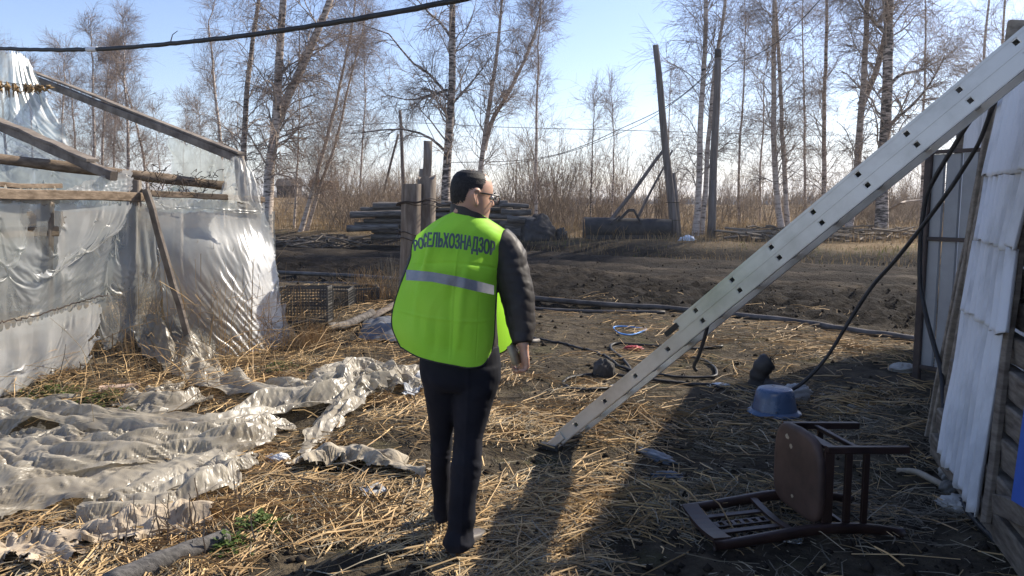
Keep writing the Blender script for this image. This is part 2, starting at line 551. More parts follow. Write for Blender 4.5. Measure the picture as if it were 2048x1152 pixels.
def straw_density(x, y):
    d = 0.46 + 1.7 * fbm(x * 1.3, y * 1.3, 21.0, 4)
    r = road_r(x, y)
    d = d * (1 - sstep(10.2, 12.2, r))
    # barer soil: around the ladder foot, under the coil, by the gate
    for (bx, by, sx, sy, a) in ((0.55, 5.0, 0.55, 0.5, 0.75), (0.95, 6.0, 0.7, 0.7, 0.8), (2.6, 6.6, 1.3, 1.3, 0.85), (-0.75, 5.3, 0.55, 0.6, 0.75),
                                (0.2, 7.6, 1.0, 0.7, 0.7), (2.0, 8.6, 2.0, 0.9, 0.55), (2.3, 4.3, 0.5, 0.9, 0.5), (1.9, 3.2, 0.6, 0.4, 0.5), (-1.75, 5.7, 0.35, 0.3, 0.8)):
        d = d * (1 - a * np.exp(-((x - bx) / sx) ** 2 - ((y - by) / sy) ** 2))
    d = d + 0.5 * gh_mask(x, y) * (1 - sstep(9, 11, y))
    return np.clip(d, 0.03, 1)

def scatter_straw(n, seed, x0, x1, y0, y1, lmin, lmax, rmin, rmax, matl, name, label, gold=False):
    r = np.random.default_rng(seed)
    y = y0 * (y1 / y0) ** r.random(n * 3); x = r.uniform(-1, 1, n * 3)
    x = np.where(x < 0, x * -x0, x * x1)
    dn = straw_density(x, y)
    if gold: dn = dn * (1 - 0.85 * sstep(0.1, 0.9, x - 0.35 * (y - 3.6)))  # golden straw thinned over the shed's shaded side: shade put into the straw colour
    keep = r.random(len(x)) < dn
    x, y = x[keep][:n], y[keep][:n]; n = len(x)
    L = lmin + (lmax - lmin) * r.random(n) ** 2.2
    fa = 2.2 * fbm(x * 0.8, y * 0.8, 31.0, 2) * math.pi
    a = fa + r.normal(0, 1.05, n)
    tilt = np.abs(r.normal(0, 0.10, n))
    d = np.stack([np.cos(a) * np.cos(tilt), np.sin(a) * np.cos(tilt), np.sin(tilt)], -1)
    c = np.stack([x, y, terr(x, y)], -1)
    rad = rmin + (rmax - rmin) * r.random(n) ** 1.6
    lift = rad + np.abs(r.normal(0, 0.012, n))
    p0 = c - d * L[:, None] * 0.5; p1 = c + d * L[:, None] * 0.5
    p0[:, 2] = np.maximum(p0[:, 2], terr(p0[:, 0], p0[:, 1])) + lift
    p1[:, 2] = np.maximum(p1[:, 2], terr(p1[:, 0], p1[:, 1])) + lift * 1.3
    mid = (p0 + p1) / 2 + r.normal(0, 0.035, (n, 3)) * L[:, None] + np.array([0, 0, 0.004])
    mid[:, 2] = np.maximum(mid[:, 2], terr(mid[:, 0], mid[:, 1]) + rad)
    pol = np.stack([p0, mid, p1], 1)
    mb = MB()
    if lmax < 0.2: tubes(mb, pol[:, ::2], np.stack([rad, rad * 0.75], 1), 3)
    else: tubes(mb, pol, np.stack([rad, rad * 0.95, rad * 0.75], 1), 3)
    mb.build(name, matl, smooth=False, kind='stuff', label=label, cat='straw')

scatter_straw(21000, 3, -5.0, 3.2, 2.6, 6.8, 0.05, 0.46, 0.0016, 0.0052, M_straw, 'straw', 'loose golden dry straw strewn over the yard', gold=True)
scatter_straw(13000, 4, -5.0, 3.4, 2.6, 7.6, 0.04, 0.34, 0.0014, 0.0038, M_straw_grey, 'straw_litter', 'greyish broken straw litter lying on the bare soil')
scatter_straw(10000, 5, -6.0, 5.0, 5.8, 13.0, 0.06, 0.5, 0.0018, 0.0048, M_straw, 'straw', 'loose straw towards the muddy track')

scatter_straw(26000, 6, -4.0, 3.0, 2.6, 6.5, 0.008, 0.11, 0.0009, 0.0026, M_straw_grey, 'chaff', 'fine broken chaff trodden into the soil')

# small clods and crumbs of earth on the yard and mud
def clods(n, seed):
    r = np.random.default_rng(seed)
    y = 3.0 * (24 / 3.0) ** r.random(n); x = r.uniform(-1, 1, n) * (0.72 * y + 0.5)
    rr_ = road_r(x, y)
    k = r.random(n) < np.where((rr_ > 11.5) & (rr_ < 18), 1.0, 0.35)
    x, y = x[k], y[k]; n = len(x)
    s = (0.006 + 0.03 * r.random(n) ** 3) * np.where(y > 9, 1.15, 1)
    base = np.array([[1, 0, 0], [-1, 0, 0], [0, 1, 0], [0, -1, 0], [0, 0, 1], [0, 0, -1]], float)
    v = base[None] * (s[:, None, None] * r.uniform(0.5, 1.2, (n, 6, 1)))
    v = v + np.stack([x, y, terr(x, y) + s * 0.25], -1)[:, None]
    t = np.array([[0, 2, 4], [2, 1, 4], [1, 3, 4], [3, 0, 4], [2, 0, 5], [1, 2, 5], [3, 1, 5], [0, 3, 5]])
    t = (t[None] + (np.arange(n) * 6)[:, None, None]).reshape(-1, 3)
    mb = MB(); mb.add(v.reshape(-1, 3), None, t)
    mb.build('soil_clods', mat('clod', (0.020, 0.0165, 0.013), (0.045, 0.036, 0.028), scale=2, rough=0.95, spec=0.1), kind='stuff', label='crumbled dark clods of soil on the yard and track', cat='soil')
clods(15000, 9)

# dry grass of the verge and the field beyond the track
M_dry = mat('dry_grass', (0.25, 0.172, 0.092), (0.44, 0.318, 0.18), scale=0.4, rough=0.8, island=0.5, spec=0.15, trans=0.25)
M_green = mat('young_grass', (0.07, 0.10, 0.022), (0.15, 0.17, 0.05), scale=0.6, rough=0.7, island=0.4, spec=0.2, trans=0.3)

def blades(n, seed, xf, hmin, hmax, wid, matl, name, label, cond, y0, y1, cat='grass', lean=0.45):
    r = np.random.default_rng(seed)
    y = y0 * (y1 / y0) ** r.random(n); x = xf(r, y)
    k = cond(x, y, r); x, y = x[k], y[k]; n = len(x)
    z = terr(x, y)
    h = r.uniform(hmin, hmax, n) * (0.75 + 0.6 * np.clip(fbm(x * 0.35, y * 0.35, 41.0, 2), -1, 1))
    a = r.uniform(0, 2 * math.pi, n); ln = np.abs(r.normal(0, lean, n))
    tip = np.stack([x + np.cos(a) * h * ln, y + np.sin(a) * h * ln, z + h], -1)
    mid = np.stack([x + np.cos(a) * h * ln * 0.35, y + np.sin(a) * h * ln * 0.35, z + h * 0.6], -1)
    b = np.stack([x, y, z - 0.02], -1)
    s = np.stack([np.cos(a * 3.1), np.sin(a * 3.1) * 0.4, 0 * a], -1) * (wid * r.uniform(0.5, 1.3, n))[:, None]
    v = np.stack([b - s, b + s, mid - s * 0.7, mid + s * 0.7, tip], 1)
    o = (np.arange(n) * 5)[:, None]
    q = np.concatenate([o, o + 1, o + 3, o + 2], 1); t = np.concatenate([o + 2, o + 3, o + 4], 1)
    mb = MB(); mb.add(v.reshape(-1, 3), q, t)
    return mb.build(name, matl, smooth=True, kind='stuff', label=label, cat=cat)

wide = lambda r, y: r.uniform(-1, 1, len(y)) * (0.80 * y + 2)
blades(60000, 21, wide, 0.15, 0.62, 0.011, M_dry, 'dry_grass', 'tall dry golden grass covering the field beyond the track',
       lambda x, y, r: (road_r(x, y) > 28.0) & (r.random(len(x)) < np.where(x < -3, 1.0, 0.7)), 24, 75, lean=0.75)
blades(16000, 22, wide, 0.06, 0.28, 0.008, M_dry, 'verge_grass', 'short dry grass along the far verge of the track',
       lambda x, y, r: (road_r(x, y) > 25.3) & (road_r(x, y) < 29.5), 17, 34)
blades(9000, 23, wide, 0.05, 0.16, 0.009, M_green, 'green_grass', 'young green grass patches on the far verge',
       lambda x, y, r: (road_r(x, y) > 25.8) & (road_r(x, y) < 29.5) & (fbm(x * 0.5, y * 0.5, 51.0, 2) > 0.02) & (x > 0), 17, 32)

# ================================================================ birches and thicket
def birch_bark(name, dark):
    m = bpy.data.materials.new(name); m.use_nodes = True
    nt = m.node_tree; N = nt.nodes; L = nt.links; b = N['Principled BSDF']
    b.inputs['Roughness'].default_value = 0.7; b.inputs['Specular IOR Level'].default_value = 0.2
    tc = N.new('ShaderNodeTexCoord'); mp = N.new('ShaderNodeMapping'); mp.inputs['Scale'].default_value = (2.2, 2.2, 9.0)
    L.new(tc.outputs['Object'], mp.inputs[0])
    nz = N.new('ShaderNodeTexNoise'); nz.inputs['Scale'].default_value = 1.5; nz.inputs['Detail'].default_value = 5; nz.inputs['Roughness'].default_value = 0.65
    L.new(mp.outputs[0], nz.inputs['Vector'])
    cr = N.new('ShaderNodeValToRGB'); e = cr.color_ramp.elements
    e[0].position = dark; e[0].color = (0.045, 0.038, 0.034, 1)
    e[1].position = dark + 0.16; e[1].color = (0.50, 0.42, 0.36, 1)
    x = e.new(min(0.95, dark + 0.34)); x.color = (0.63, 0.55, 0.475, 1)
    L.new(nz.outputs['Fac'], cr.inputs[0]); L.new(cr.outputs[0], b.inputs['Base Color'])
    return m

M_bark_w = birch_bark('birch_bark_white', 0.33)
M_bark_m = birch_bark('birch_bark_mottled', 0.38)
M_bark_d = birch_bark('birch_bark_dark', 0.45)
M_limb = mat('birch_limb', (0.26, 0.215, 0.185), (0.46, 0.39, 0.33), scale=3, rough=0.8, spec=0.15)
M_twig = mat('birch_twig', (0.18, 0.138, 0.115), (0.33, 0.262, 0.218), scale=1.0, rough=0.8, spec=0.1)
M_brush = mat('thicket_stem', (0.20, 0.155, 0.118), (0.36, 0.29, 0.225), scale=0.6, rough=0.85, spec=0.1, island=0.35)

def unit(v):
    return v / (np.linalg.norm(v, axis=-1, keepdims=True) + 1e-9)

def sprout(par, prad, counts, t0, t1, length, ang, K, r, up=0.0, grav=0.0, wig=0.12, rk=0.55, rmin=0.004, tip=0.35, tpow=1.0, taper=None):
    """grow child branches off parent polylines; everything vectorised"""
    N, Kp, _ = par.shape
    idx = np.repeat(np.arange(N), counts); n = len(idx)
    t = t0 + (t1 - t0) * r.random(n) ** tpow
    f = t * (Kp - 1); i = np.clip(f.astype(int), 0, Kp - 2); w = (f - i)[:, None]
    pos = par[idx, i] * (1 - w) + par[idx, i + 1] * w
    tan = unit(par[idx, i + 1] - par[idx, i])
    pr = prad[idx, i] * (1 - w[:, 0]) + prad[idx, i + 1] * w[:, 0]
    rnd = unit(r.normal(size=(n, 3)))
    perp = unit(np.cross(tan, rnd))
    a = ang * r.uniform(0.65, 1.3, n)
    d = unit(tan * np.cos(a)[:, None] + perp * np.sin(a)[:, None] + np.array([0, 0, up]))
    Ln = length * r.uniform(0.55, 1.25, n)
    if taper is not None: Ln = Ln * taper(t)
    pts = [pos]
    for k in range(K - 1):
        d = unit(d + wig * r.normal(size=(n, 3)) + np.array([0, 0, grav]) * (k + 0.5))
        pos = pos + d * (Ln / (K - 1))[:, None]
        pts.append(pos)
    pol = np.stack(pts, 1)
    r0 = np.maximum(np.minimum(pr * rk, Ln * 0.03 + rmin), rmin)
    rad = r0[:, None] * np.linspace(1, tip, K)[None]
    return pol, np.maximum(rad, rmin * 0.55)

def birch(trunks, Y, r_base, height, label, seed, bark=None, n1=30, n2=7, n3=6, l1=0.20, weep=0.0, tmin=0.12, extra=(), group='bare birches beyond the track', limb_up=0.35, twig_r=0.0046):
    """trunks: list of pixel polylines (base first); each is carried on up to 'height' metres"""
    r = np.random.default_rng(seed)
    base_xy = P(trunks[0][0][0], trunks[0][0][1], Y)
    bz = float(terr(base_xy[0], base_xy[1]))
    root = thing('birch_tree', (base_xy[0], base_xy[1], bz), label, 'tree', group)
    tm, cm = MB(), MB()
    for ti, px in enumerate(trunks):
        yy = Y + 0.35 * ti
        pts = [P(a, b, yy) for (a, b) in px]
        if ti == 0 or px[0][1] > 395: pts[0][2] = min(pts[0][2], bz) - 0.1 if ti == 0 else bz - 0.1
        hgt = height * (1 - 0.06 * ti)
        d = pts[-1] - pts[-2]
        if pts[-1][2] < hgt:
            d = d / d[2]
            rest = hgt - pts[-1][2]
            for s in (0.35, 0.7, 1.0):
                pts.append(pts[-1] + d * rest * 0.34 * np.array([0.75, 0.75, 1]) + np.array([r.normal() * 0.08, r.normal() * 0.1, 0]))
        K = 26
        pol = spline_even(pts, K)
        pol[1:, 1] += np.cumsum(r.normal(0, 0.03, K - 1)); pol[1:, 0] += np.cumsum(r.normal(0, 0.012, K - 1))
        s = np.linspace(0, 1, K)
        rb = r_base * (1 if ti == 0 else 0.8)
        rad = rb * ((1 - s) ** 0.75 * 0.86 + 0.05) + rb * 0.30 * np.exp(-s * 26)
        tubes(tm, pol, rad, 9)
        hz = hgt
        tp = lambda t: np.clip(1.12 - 0.85 * t, 0.2, 1) * np.clip(0.62 + 2 * (t - tmin), 0.5, 1)
        L1, R1 = sprout(pol[None], rad[None], [int(n1 * 1.45)], tmin, 0.985, hz * l1, 0.95, 8, r, up=limb_up, grav=0.02 - 0.05 * weep, wig=0.15, rk=0.22, rmin=0.009, taper=tp)
        if extra and ti == 0:
            for e in extra:
                ep = spline([P(a, b, yy + dy) for (a, b, dy) in e], 8)[None]
                er = np.linspace(rb * 0.30, rb * 0.07, 8)[None]
                tubes(tm, ep, er, 6)
                L1 = np.concatenate([L1, ep]); R1 = np.concatenate([R1, er])
                e2, r2 = sprout(ep, er, [10], 0.2, 1.0, hz * 0.12, 0.8, 8, r, up=0.2, grav=-0.02, rk=0.32, rmin=0.009)
                L1 = np.concatenate([L1, e2]); R1 = np.concatenate([R1, r2])
        tubes(cm, L1, R1, 4, m=0)
        L2, R2 = sprout(L1, R1, [n2] * len(L1), 0.18, 1.0, 0.95, 0.75, 4, r, up=0.12 - 0.25 * weep, grav=-0.02 - 0.14 * weep, wig=0.18, rk=0.6, rmin=0.0062)
        tubes(cm, L2, R2, 3, m=1)
        L3, R3 = sprout(L2, R2, [n3 + 1] * len(L2), 0.1, 1.0, (0.54 + 0.30 * weep), 0.75, 2, r, up=0.05 - 0.35 * weep, grav=-0.04 - 0.18 * weep, wig=0.2, rk=0.7, rmin=twig_r, tip=0.6)
        tubes(cm, L3, R3, 3, m=1)
    tm.build('trunk', bark or M_bark_w, root)
    cm.build('crown', [M_limb, M_twig], root, kind=None)
    return root

# far left group, slim and close together
birch([[(108, 470), (120, 300), (128, 160)]], 44, 0.10, 10.2, 'slim pale birch nearest the torn roof film, leftmost of the thin stand', 101, n1=34, n3=7, weep=0.2)
birch([[(155, 470), (148, 280), (138, 150)]], 46, 0.10, 9.8, 'slim leaning birch second in the thin stand over the greenhouse', 102, n1=34, n3=7)
birch([[(192, 470), (190, 250), (186, 110)], [(205, 470), (203, 280), (214, 130)]], 43, 0.13, 11.6, 'white twin stemmed birch in the middle of the thin stand above the rafters', 103, n1=36, n3=7)
birch([[(256, 470), (254, 280), (243, 120)]], 41, 0.12, 11.2, 'brownish bushy birch at the right of the thin stand above the rafters', 104, bark=M_bark_m, n1=44, n2=8, n3=7)
birch([[(300, 470), (285, 310), (262, 200), (240, 140)]], 42, 0.10, 10.0, 'birch with a bent trunk leaning left behind the long rafter', 105, bark=M_bark_m, n1=28)
birch([[(334, 470), (316, 300), (312, 220)]], 46, 0.06, 7.0, 'short thin birch sapling right of the thin stand', 106, n1=20, n2=5, n3=4)
birch([[(20, 470), (10, 280), (-8, 120)]], 45, 0.12, 10.8, 'birch behind the torn film at the picture edge', 107, n1=34, n3=7)
# left of the man
birch([[(448, 470), (440, 300), (428, 160), (416, 40)]], 38, 0.13, 11.6, 'straight white birch with a narrow crown above the rafter end', 108, n1=36, n2=6, n3=6, l1=0.13)
birch([[(490, 475), (486, 320), (497, 170), (512, 30)]], 34, 0.17, 17, 'dark trunked weeping birch left of the forked one', 109, bark=M_bark_d, n1=38, n2=8, n3=8, weep=1.0, l1=0.17)
birch([[(532, 470), (538, 360), (552, 240), (556, 140), (566, 0)], [(550, 250), (575, 190), (612, 110), (650, 20)]], 32, 0.26, 18, 'large forked birch with two rising limbs and weeping twigs', 110, bark=M_bark_m, n1=34, n2=8, n3=8, weep=0.9, l1=0.19)
birch([[(600, 462), (624, 380), (655, 270), (680, 170), (705, 60)], [(612, 462), (640, 380), (672, 290), (700, 180), (722, 90)]], 35, 0.12, 12.0, 'pair of slender birch stems leaning to the right', 111, n1=34, n2=7, n3=7, weep=0.4, l1=0.16)
birch([[(588, 462), (596, 330), (601, 230)]], 37, 0.07, 8.5, 'thin upright birch behind the leaning pair', 112, n1=24, weep=0.3)
birch([[(660, 462), (662, 380), (668, 300)]], 45, 0.05, 6.5, 'small bare sapling between leaning pair and far pole', 113, n1=22, n2=5, n3=5)
# behind the man
birch([[(889, 470), (892, 380), (897, 280), (902, 190), (903, 80), (904, 0)]], 31, 0.21, 19, 'tall birch with scarred white trunk right behind the man', 114, bark=M_bark_d, n1=30, n2=8, n3=7, l1=0.16, weep=0.35,
      extra=[[(896, 195, 0), (880, 172, 0.2), (850, 140, 0.3), (810, 115, 0.2), (790, 75, 0.1), (740, 55, 0), (700, 40, 0)],
             [(893, 305, 0), (872, 285, -0.2), (845, 268, -0.3), (800, 258, -0.4), (750, 262, -0.5), (700, 268, -0.6)],
             [(899, 70, 0), (880, 45, 0.3), (850, 18, 0.6), (820, -20, 0.9)],
             [(897, 215, 0), (930, 180, 0.4), (955, 150, 0.8), (985, 110, 1.2)],
             [(895, 180, 0), (860, 190, 0.4), (820, 200, 0.8), (775, 190, 1.2)]])
birch([[(958, 470), (960, 350), (970, 260), (985, 160), (997, 60), (1004, -10)], [(968, 300), (985, 240), (1015, 190), (1050, 120), (1078, 40)]], 33, 0.15, 12.6, 'white birch forking low right of the man with spreading crown', 115, n1=32, n2=7, n3=7, l1=0.16)
birch([[(1072, 475), (1072, 350), (1075, 220), (1078, 130)]], 34, 0.095, 10.4, 'slim bright white birch standing alone right of the man', 116, n1=30, n2=7, n3=6, l1=0.15)
birch([[(1180, 475), (1182, 330), (1185, 230)]], 38, 0.06, 7.2, 'thin dark sapling left of the two tall poles', 117, bark=M_bark_d, n1=24, n2=5, n3=4, l1=0.13)
birch([[(1222, 475), (1224, 330), (1222, 220)]], 40, 0.06, 8.3, 'thin sapling right beside the dark one left of the poles', 118, bark=M_bark_m, n1=24, n2=5, n3=4, l1=0.13)
# right of the poles
birch([[(1390, 488), (1398, 380), (1401, 268), (1406, 150), (1410, 40)], [(1402, 488), (1410, 380), (1420, 230), (1432, 120), (1444, 30)]], 30, 0.145, 17, 'two stemmed pinkish birch between the tall poles', 119, n1=32, n2=7, n3=7, l1=0.19, weep=0.5)
birch([[(1567, 478), (1553, 380), (1547, 243), (1548, 100), (1549, 0)], [(1577, 476), (1570, 380), (1563, 243), (1556, 110), (1550, 0)]], 32, 0.15, 17, 'crossing pair of white birch stems left of the ladder', 120, n1=34, n2=7, n3=7, l1=0.17, weep=0.5)
birch([[(1648, 478), (1650, 340), (1650, 194), (1653, 60), (1654, 0)]], 34, 0.13, 17, 'straight birch in front of pale cloud behind the ladder middle', 121, bark=M_bark_m, n1=36, n2=7, n3=7, l1=0.15, weep=0.4)
birch([[(1694, 484), (1708, 380), (1718, 280), (1728, 140), (1734, 0)], [(1722, 210), (1745, 160), (1760, 110), (1772, 60)]], 31, 0.18, 17, 'pinkish birch leaning right beside the thick one', 122, bark=M_bark_m, n1=34, n2=7, n3=7, l1=0.16, weep=0.5)
birch([[(1762, 488), (1765, 380), (1770, 267), (1774, 130), (1778, 0)]], 29.5, 0.27, 19, 'thick old birch with rough blotched trunk behind the ladder', 123, bark=M_bark_d, n1=34, n2=8, n3=8, l1=0.2, weep=0.6,
      extra=[[(1771, 262, 0), (1795, 235, -0.3), (1830, 205, -0.5), (1865, 160, -0.8), (1890, 110, -1)],
             [(1772, 180, 0), (1800, 150, 0.3), (1840, 140, 0.5), (1880, 120, 0.6)],
             [(1775, 70, 0), (1750, 45, -0.2), (1725, 15, -0.4), (1705, -30, -0.5)]])
birch([[(1938, 478), (1955, 280), (1967, 120), (1978, 0)]], 36, 0.12, 15, 'birch showing above the ladder left of the shed post', 124, n1=32, n2=7, n3=7, l1=0.16, weep=0.3)
birch([[(1985, 478), (1990, 280), (1997, 120), (2004, 0)]], 37, 0.12, 15, 'birch behind the top of the shed post', 125, bark=M_bark_m, n1=32, n2=7, n3=7, l1=0.16, weep=0.3)
birch([[(1520, 478), (1518, 330), (1522, 200)]], 42, 0.08, 10.5, 'thin grey birch between the crossing pair and second pole', 126, n1=26, n2=6, n3=5, l1=0.15)

birch([[(720, 470), (722, 340), (730, 200)]], 47, 0.09, 11.5, 'thin birch behind the crown tips left of the far pole', 127, n1=30, n3=7, weep=0.3)
birch([[(360, 470), (366, 330), (372, 250)]], 50, 0.07, 8.0, 'faint thin birch between the stand and the narrow white birch', 128, n1=26, n3=6)
birch([[(395, 470), (400, 340), (398, 240)]], 48, 0.06, 8.2, 'faint crooked sapling just left of the narrow white birch', 129, n1=26, n3=6)
birch([[(1330, 470), (1335, 330), (1338, 200)]], 44, 0.07, 9.8, 'thin birch right behind the leaning pole', 130, n1=28, n2=6, n3=6, weep=0.4)
birch([[(1480, 470), (1478, 330), (1486, 180), (1490, 60)]], 41, 0.09, 13, 'slim birch just right of the straight pole', 131, bark=M_bark_m, n1=32, n2=7, n3=6, weep=0.5)
birch([[(1612, 470), (1608, 330), (1604, 180), (1602, 40)]], 40, 0.09, 14, 'slim birch between the crossing pair and the straight one', 132, n1=32, n2=7, n3=6, weep=0.5)
birch([[(1840, 478), (1846, 330), (1850, 180), (1856, 40)]], 38, 0.10, 14, 'slim birch right of the thick old one above the ladder', 133, bark=M_bark_m, n1=32, n2=7, n3=6, weep=0.4)
birch([[(70, 470), (66, 300), (60, 170)]], 50, 0.10, 10.5, 'brown birch half hidden behind the torn roof film', 134, bark=M_bark_m, n1=38, n3=7)
birch([[(226, 470), (228, 300), (232, 130)]], 48, 0.10, 11.5, 'thin pale birch between the twin stemmed and the bushy one', 135, n1=38, n3=7)

# thicket of bare willow brush behind the logs and poles: a mass nobody could count
def thicket():
    r = np.random.default_rng(77)
    mbx = MB()
    nb = 235
    y = 34 * (52 / 34) ** r.random(nb); x = r.uniform(-0.24, 0.62, nb) * y
    x[:30] = r.uniform(-0.55, -0.15, 30) * y[:30]; y[:30] += 12
    hs = np.where((x / y > 0.0) & (x / y < 0.24), r.uniform(3.2, 5.0, nb), r.uniform(1.8, 3.6, nb))
    hs[:30] *= 0.8
    lowb = r.random(nb) < 0.45; hs[lowb] = r.uniform(0.7, 1.7, lowb.sum())
    m = 8
    bx = np.repeat(x, m) + r.normal(0, 0.35, nb * m); by = np.repeat(y, m) + r.normal(0, 0.35, nb * m)
    h = np.repeat(hs, m) * r.uniform(0.55, 1.1, nb * m)
    n = nb * m
    a = r.uniform(0, 2 * math.pi, n); ln = np.abs(r.normal(0.25, 0.22, n))
    K = 5
    s = np.linspace(0, 1, K)[None, :]
    pol = np.stack([bx[:, None] + np.cos(a)[:, None] * (ln * h)[:, None] * s ** 1.2, by[:, None] + np.sin(a)[:, None] * (ln * h)[:, None] * s, terr(bx, by)[:, None] - 0.05 + h[:, None] * s], -1)
    pol[:, 1:] += np.cumsum(r.normal(0, 0.085, (n, K - 1, 3)), 1)
    rad = (0.014 + 0.010 * r.random(n))[:, None] * np.linspace(1, 0.35, K)[None]
    tubes(mbx, pol, rad, 3)
    L2, R2 = sprout(pol, rad, [7] * n, 0.2, 1.0, 0.85, 0.75, 3, r, up=0.3, grav=0.05, wig=0.22, rk=0.6, rmin=0.0065)
    tubes(mbx, L2, R2, 3)
    L3, R3 = sprout(L2, R2, [2] * len(L2), 0.2, 1.0, 0.5, 0.8, 2, r, up=0.3, grav=0.03, wig=0.25, rk=0.8, rmin=0.0052)
    tubes(mbx, L3, R3, 3)
    mbx.build('thicket', M_brush, kind='stuff', label='bare brown willow thicket behind the logs and poles', cat='thicket')
thicket()

# low far woodland on the horizon
def far_woods():
    r = np.random.default_rng(5)
    n = 5200
    y = r.uniform(170, 420, n); x = r.uniform(-0.9, 0.9, n) * y
    h = (1.2 + 2.6 * np.clip(fbm(x * 0.012, y * 0.012, 2.0, 3) + 0.4, 0, 1)) * r.uniform(0.6, 1.1, n)
    b = np.stack([x, y, terr(x, y)], -1)
    w = h * r.uniform(0.14, 0.28, n)
    mbx = MB()
    v = np.stack([b + np.stack([-w, 0 * w, 0 * w], -1), b + np.stack([w, 0 * w, 0 * w], -1), b + np.stack([w * 0.8, w, h * 0.6], -1), b + np.stack([-w * 0.9, -w, h * 0.65], -1), b + np.stack([0 * w, 0 * w, h], -1)], 1)
    o = (np.arange(n) * 5)[:, None]
    mbx.add(v.reshape(-1, 3), np.concatenate([o, o + 1, o + 2, o + 3], 1), np.concatenate([o + 3, o + 2, o + 4], 1))
    mbx.build('far_woods', mat('far_woods', (0.20, 0.19, 0.19), (0.30, 0.28, 0.26), scale=0.05, rough=0.9, island=0.3), smooth=False, kind='stuff', label='low distant woodland along the horizon', cat='woods')  # pale colour washes the woods out, standing in for distance haze
far_woods()

# ================================================================ weathered timber and metal
M_wood = mat('weathered_wood', (0.13, 0.105, 0.085), (0.27, 0.23, 0.19), scale=2.2, stretch=(9, 9, 1.4), rough=0.85, bump=0.5, bscale=9, spec=0.15, bdist=0.006)
M_woodh = mat('weathered_board', (0.10, 0.082, 0.066), (0.23, 0.195, 0.158), scale=3.0, stretch=(2.0, 2.0, 12), rough=0.85, bump=0.5, bscale=10, spec=0.15, bdist=0.006)
M_log = mat('grey_log', (0.070, 0.064, 0.060), (0.19, 0.172, 0.155), scale=2.4, stretch=(1.0, 6, 6), rough=0.9, bump=0.5, bscale=6, spec=0.1, bdist=0.02)
M_log_end = mat('log_end', (0.16, 0.13, 0.10), (0.28, 0.23, 0.17), scale=14, rough=0.9)
M_black = mat('black_rubber', (0.014, 0.014, 0.015), (0.032, 0.032, 0.034), scale=9, rough=0.55, spec=0.35)
M_wire = mat('rusty_wire', (0.03, 0.024, 0.02), (0.07, 0.05, 0.04), scale=20, rough=0.7, metal=0.4)
M_alu = mat('dull_aluminium', (0.33, 0.335, 0.335), (0.52, 0.525, 0.525), c3=(0.58, 0.585, 0.585), scale=3.2, lo=0.28, hi=0.52, rough=0.42, metal=0.65, spec=0.5, rvar=0.12, bump=0.08, bscale=40, bdist=0.002)
M_dark = mat('dark_plastic', (0.012, 0.012, 0.013), (0.03, 0.03, 0.032), scale=8, rough=0.6)
M_pipe = mat('old_pipe', (0.045, 0.041, 0.039), (0.145, 0.132, 0.122), scale=3, rough=0.6, metal=0.3, spec=0.4)
M_steel = mat('dark_steel', (0.022, 0.022, 0.024), (0.058, 0.054, 0.052), scale=3.5, rough=0.65, metal=0.2, bump=0.2, bscale=20, bdist=0.005)
M_pale_board = mat('pale_board', (0.17, 0.142, 0.112), (0.32, 0.275, 0.22), scale=3.0, stretch=(4.0, 4.0, 8), rough=0.85, bump=0.5, bscale=10, spec=0.15, bdist=0.006)
M_slate = mat('white_slate', (0.42, 0.43, 0.445), (0.66, 0.67, 0.69), scale=4.0, stretch=(1, 1, 0.35), rough=0.8, bump=0.15, bscale=60, spec=0.2, bdist=0.003, lo=0.28, hi=0.5)
M_gate = mat('galvanised_sheet', (0.25, 0.255, 0.26), (0.34, 0.345, 0.35), scale=2.5, rough=0.55, metal=0.15, spec=0.4)
M_gate_frame = mat('gate_frame_paint', (0.045, 0.034, 0.030), (0.085, 0.062, 0.052), scale=8, rough=0.7)
M_blue = mat('blue_paint', (0.028, 0.085, 0.36), (0.045, 0.12, 0.46), scale=3, rough=0.6, spec=0.3, bump=0.15, bscale=60, bdist=0.003)
M_enamel = mat('blue_enamel', (0.040, 0.075, 0.145), (0.065, 0.110, 0.20), scale=5, rough=0.28, spec=0.5, rvar=0.1)

# ================================================================ shed on the right
def shed_x(Y):          # foot line of the near wall
    return 2.38 + 0.314 * (Y - 3.92)
def shed_lean(Y):
    return 0.16 + 0.05 * np.clip((Y - 3.9) / 1.1, -1, 1.2)
def on_shed(u, v, off=0.0):
    """where the ray of pixel (u, v) meets the leaning near wall"""
    Y = 4.2
    for _ in range(30):
        p = P(u, v, Y)
        Xw = shed_x(Y) + shed_lean(Y) * p[2] + off
        k = (u - 1024) / F_PX / ray(u, v)[1]          # X = k * Y
        Y = Y + (Xw - k * Y) / (k - 0.314)
        Y = float(np.clip(Y, 2, 9))
    return P(u, v, Y)

shed = thing('shed', (3.2, 4.4, 0), 'leaning shed clad in white corrugated sheets at the right edge', 'shed')

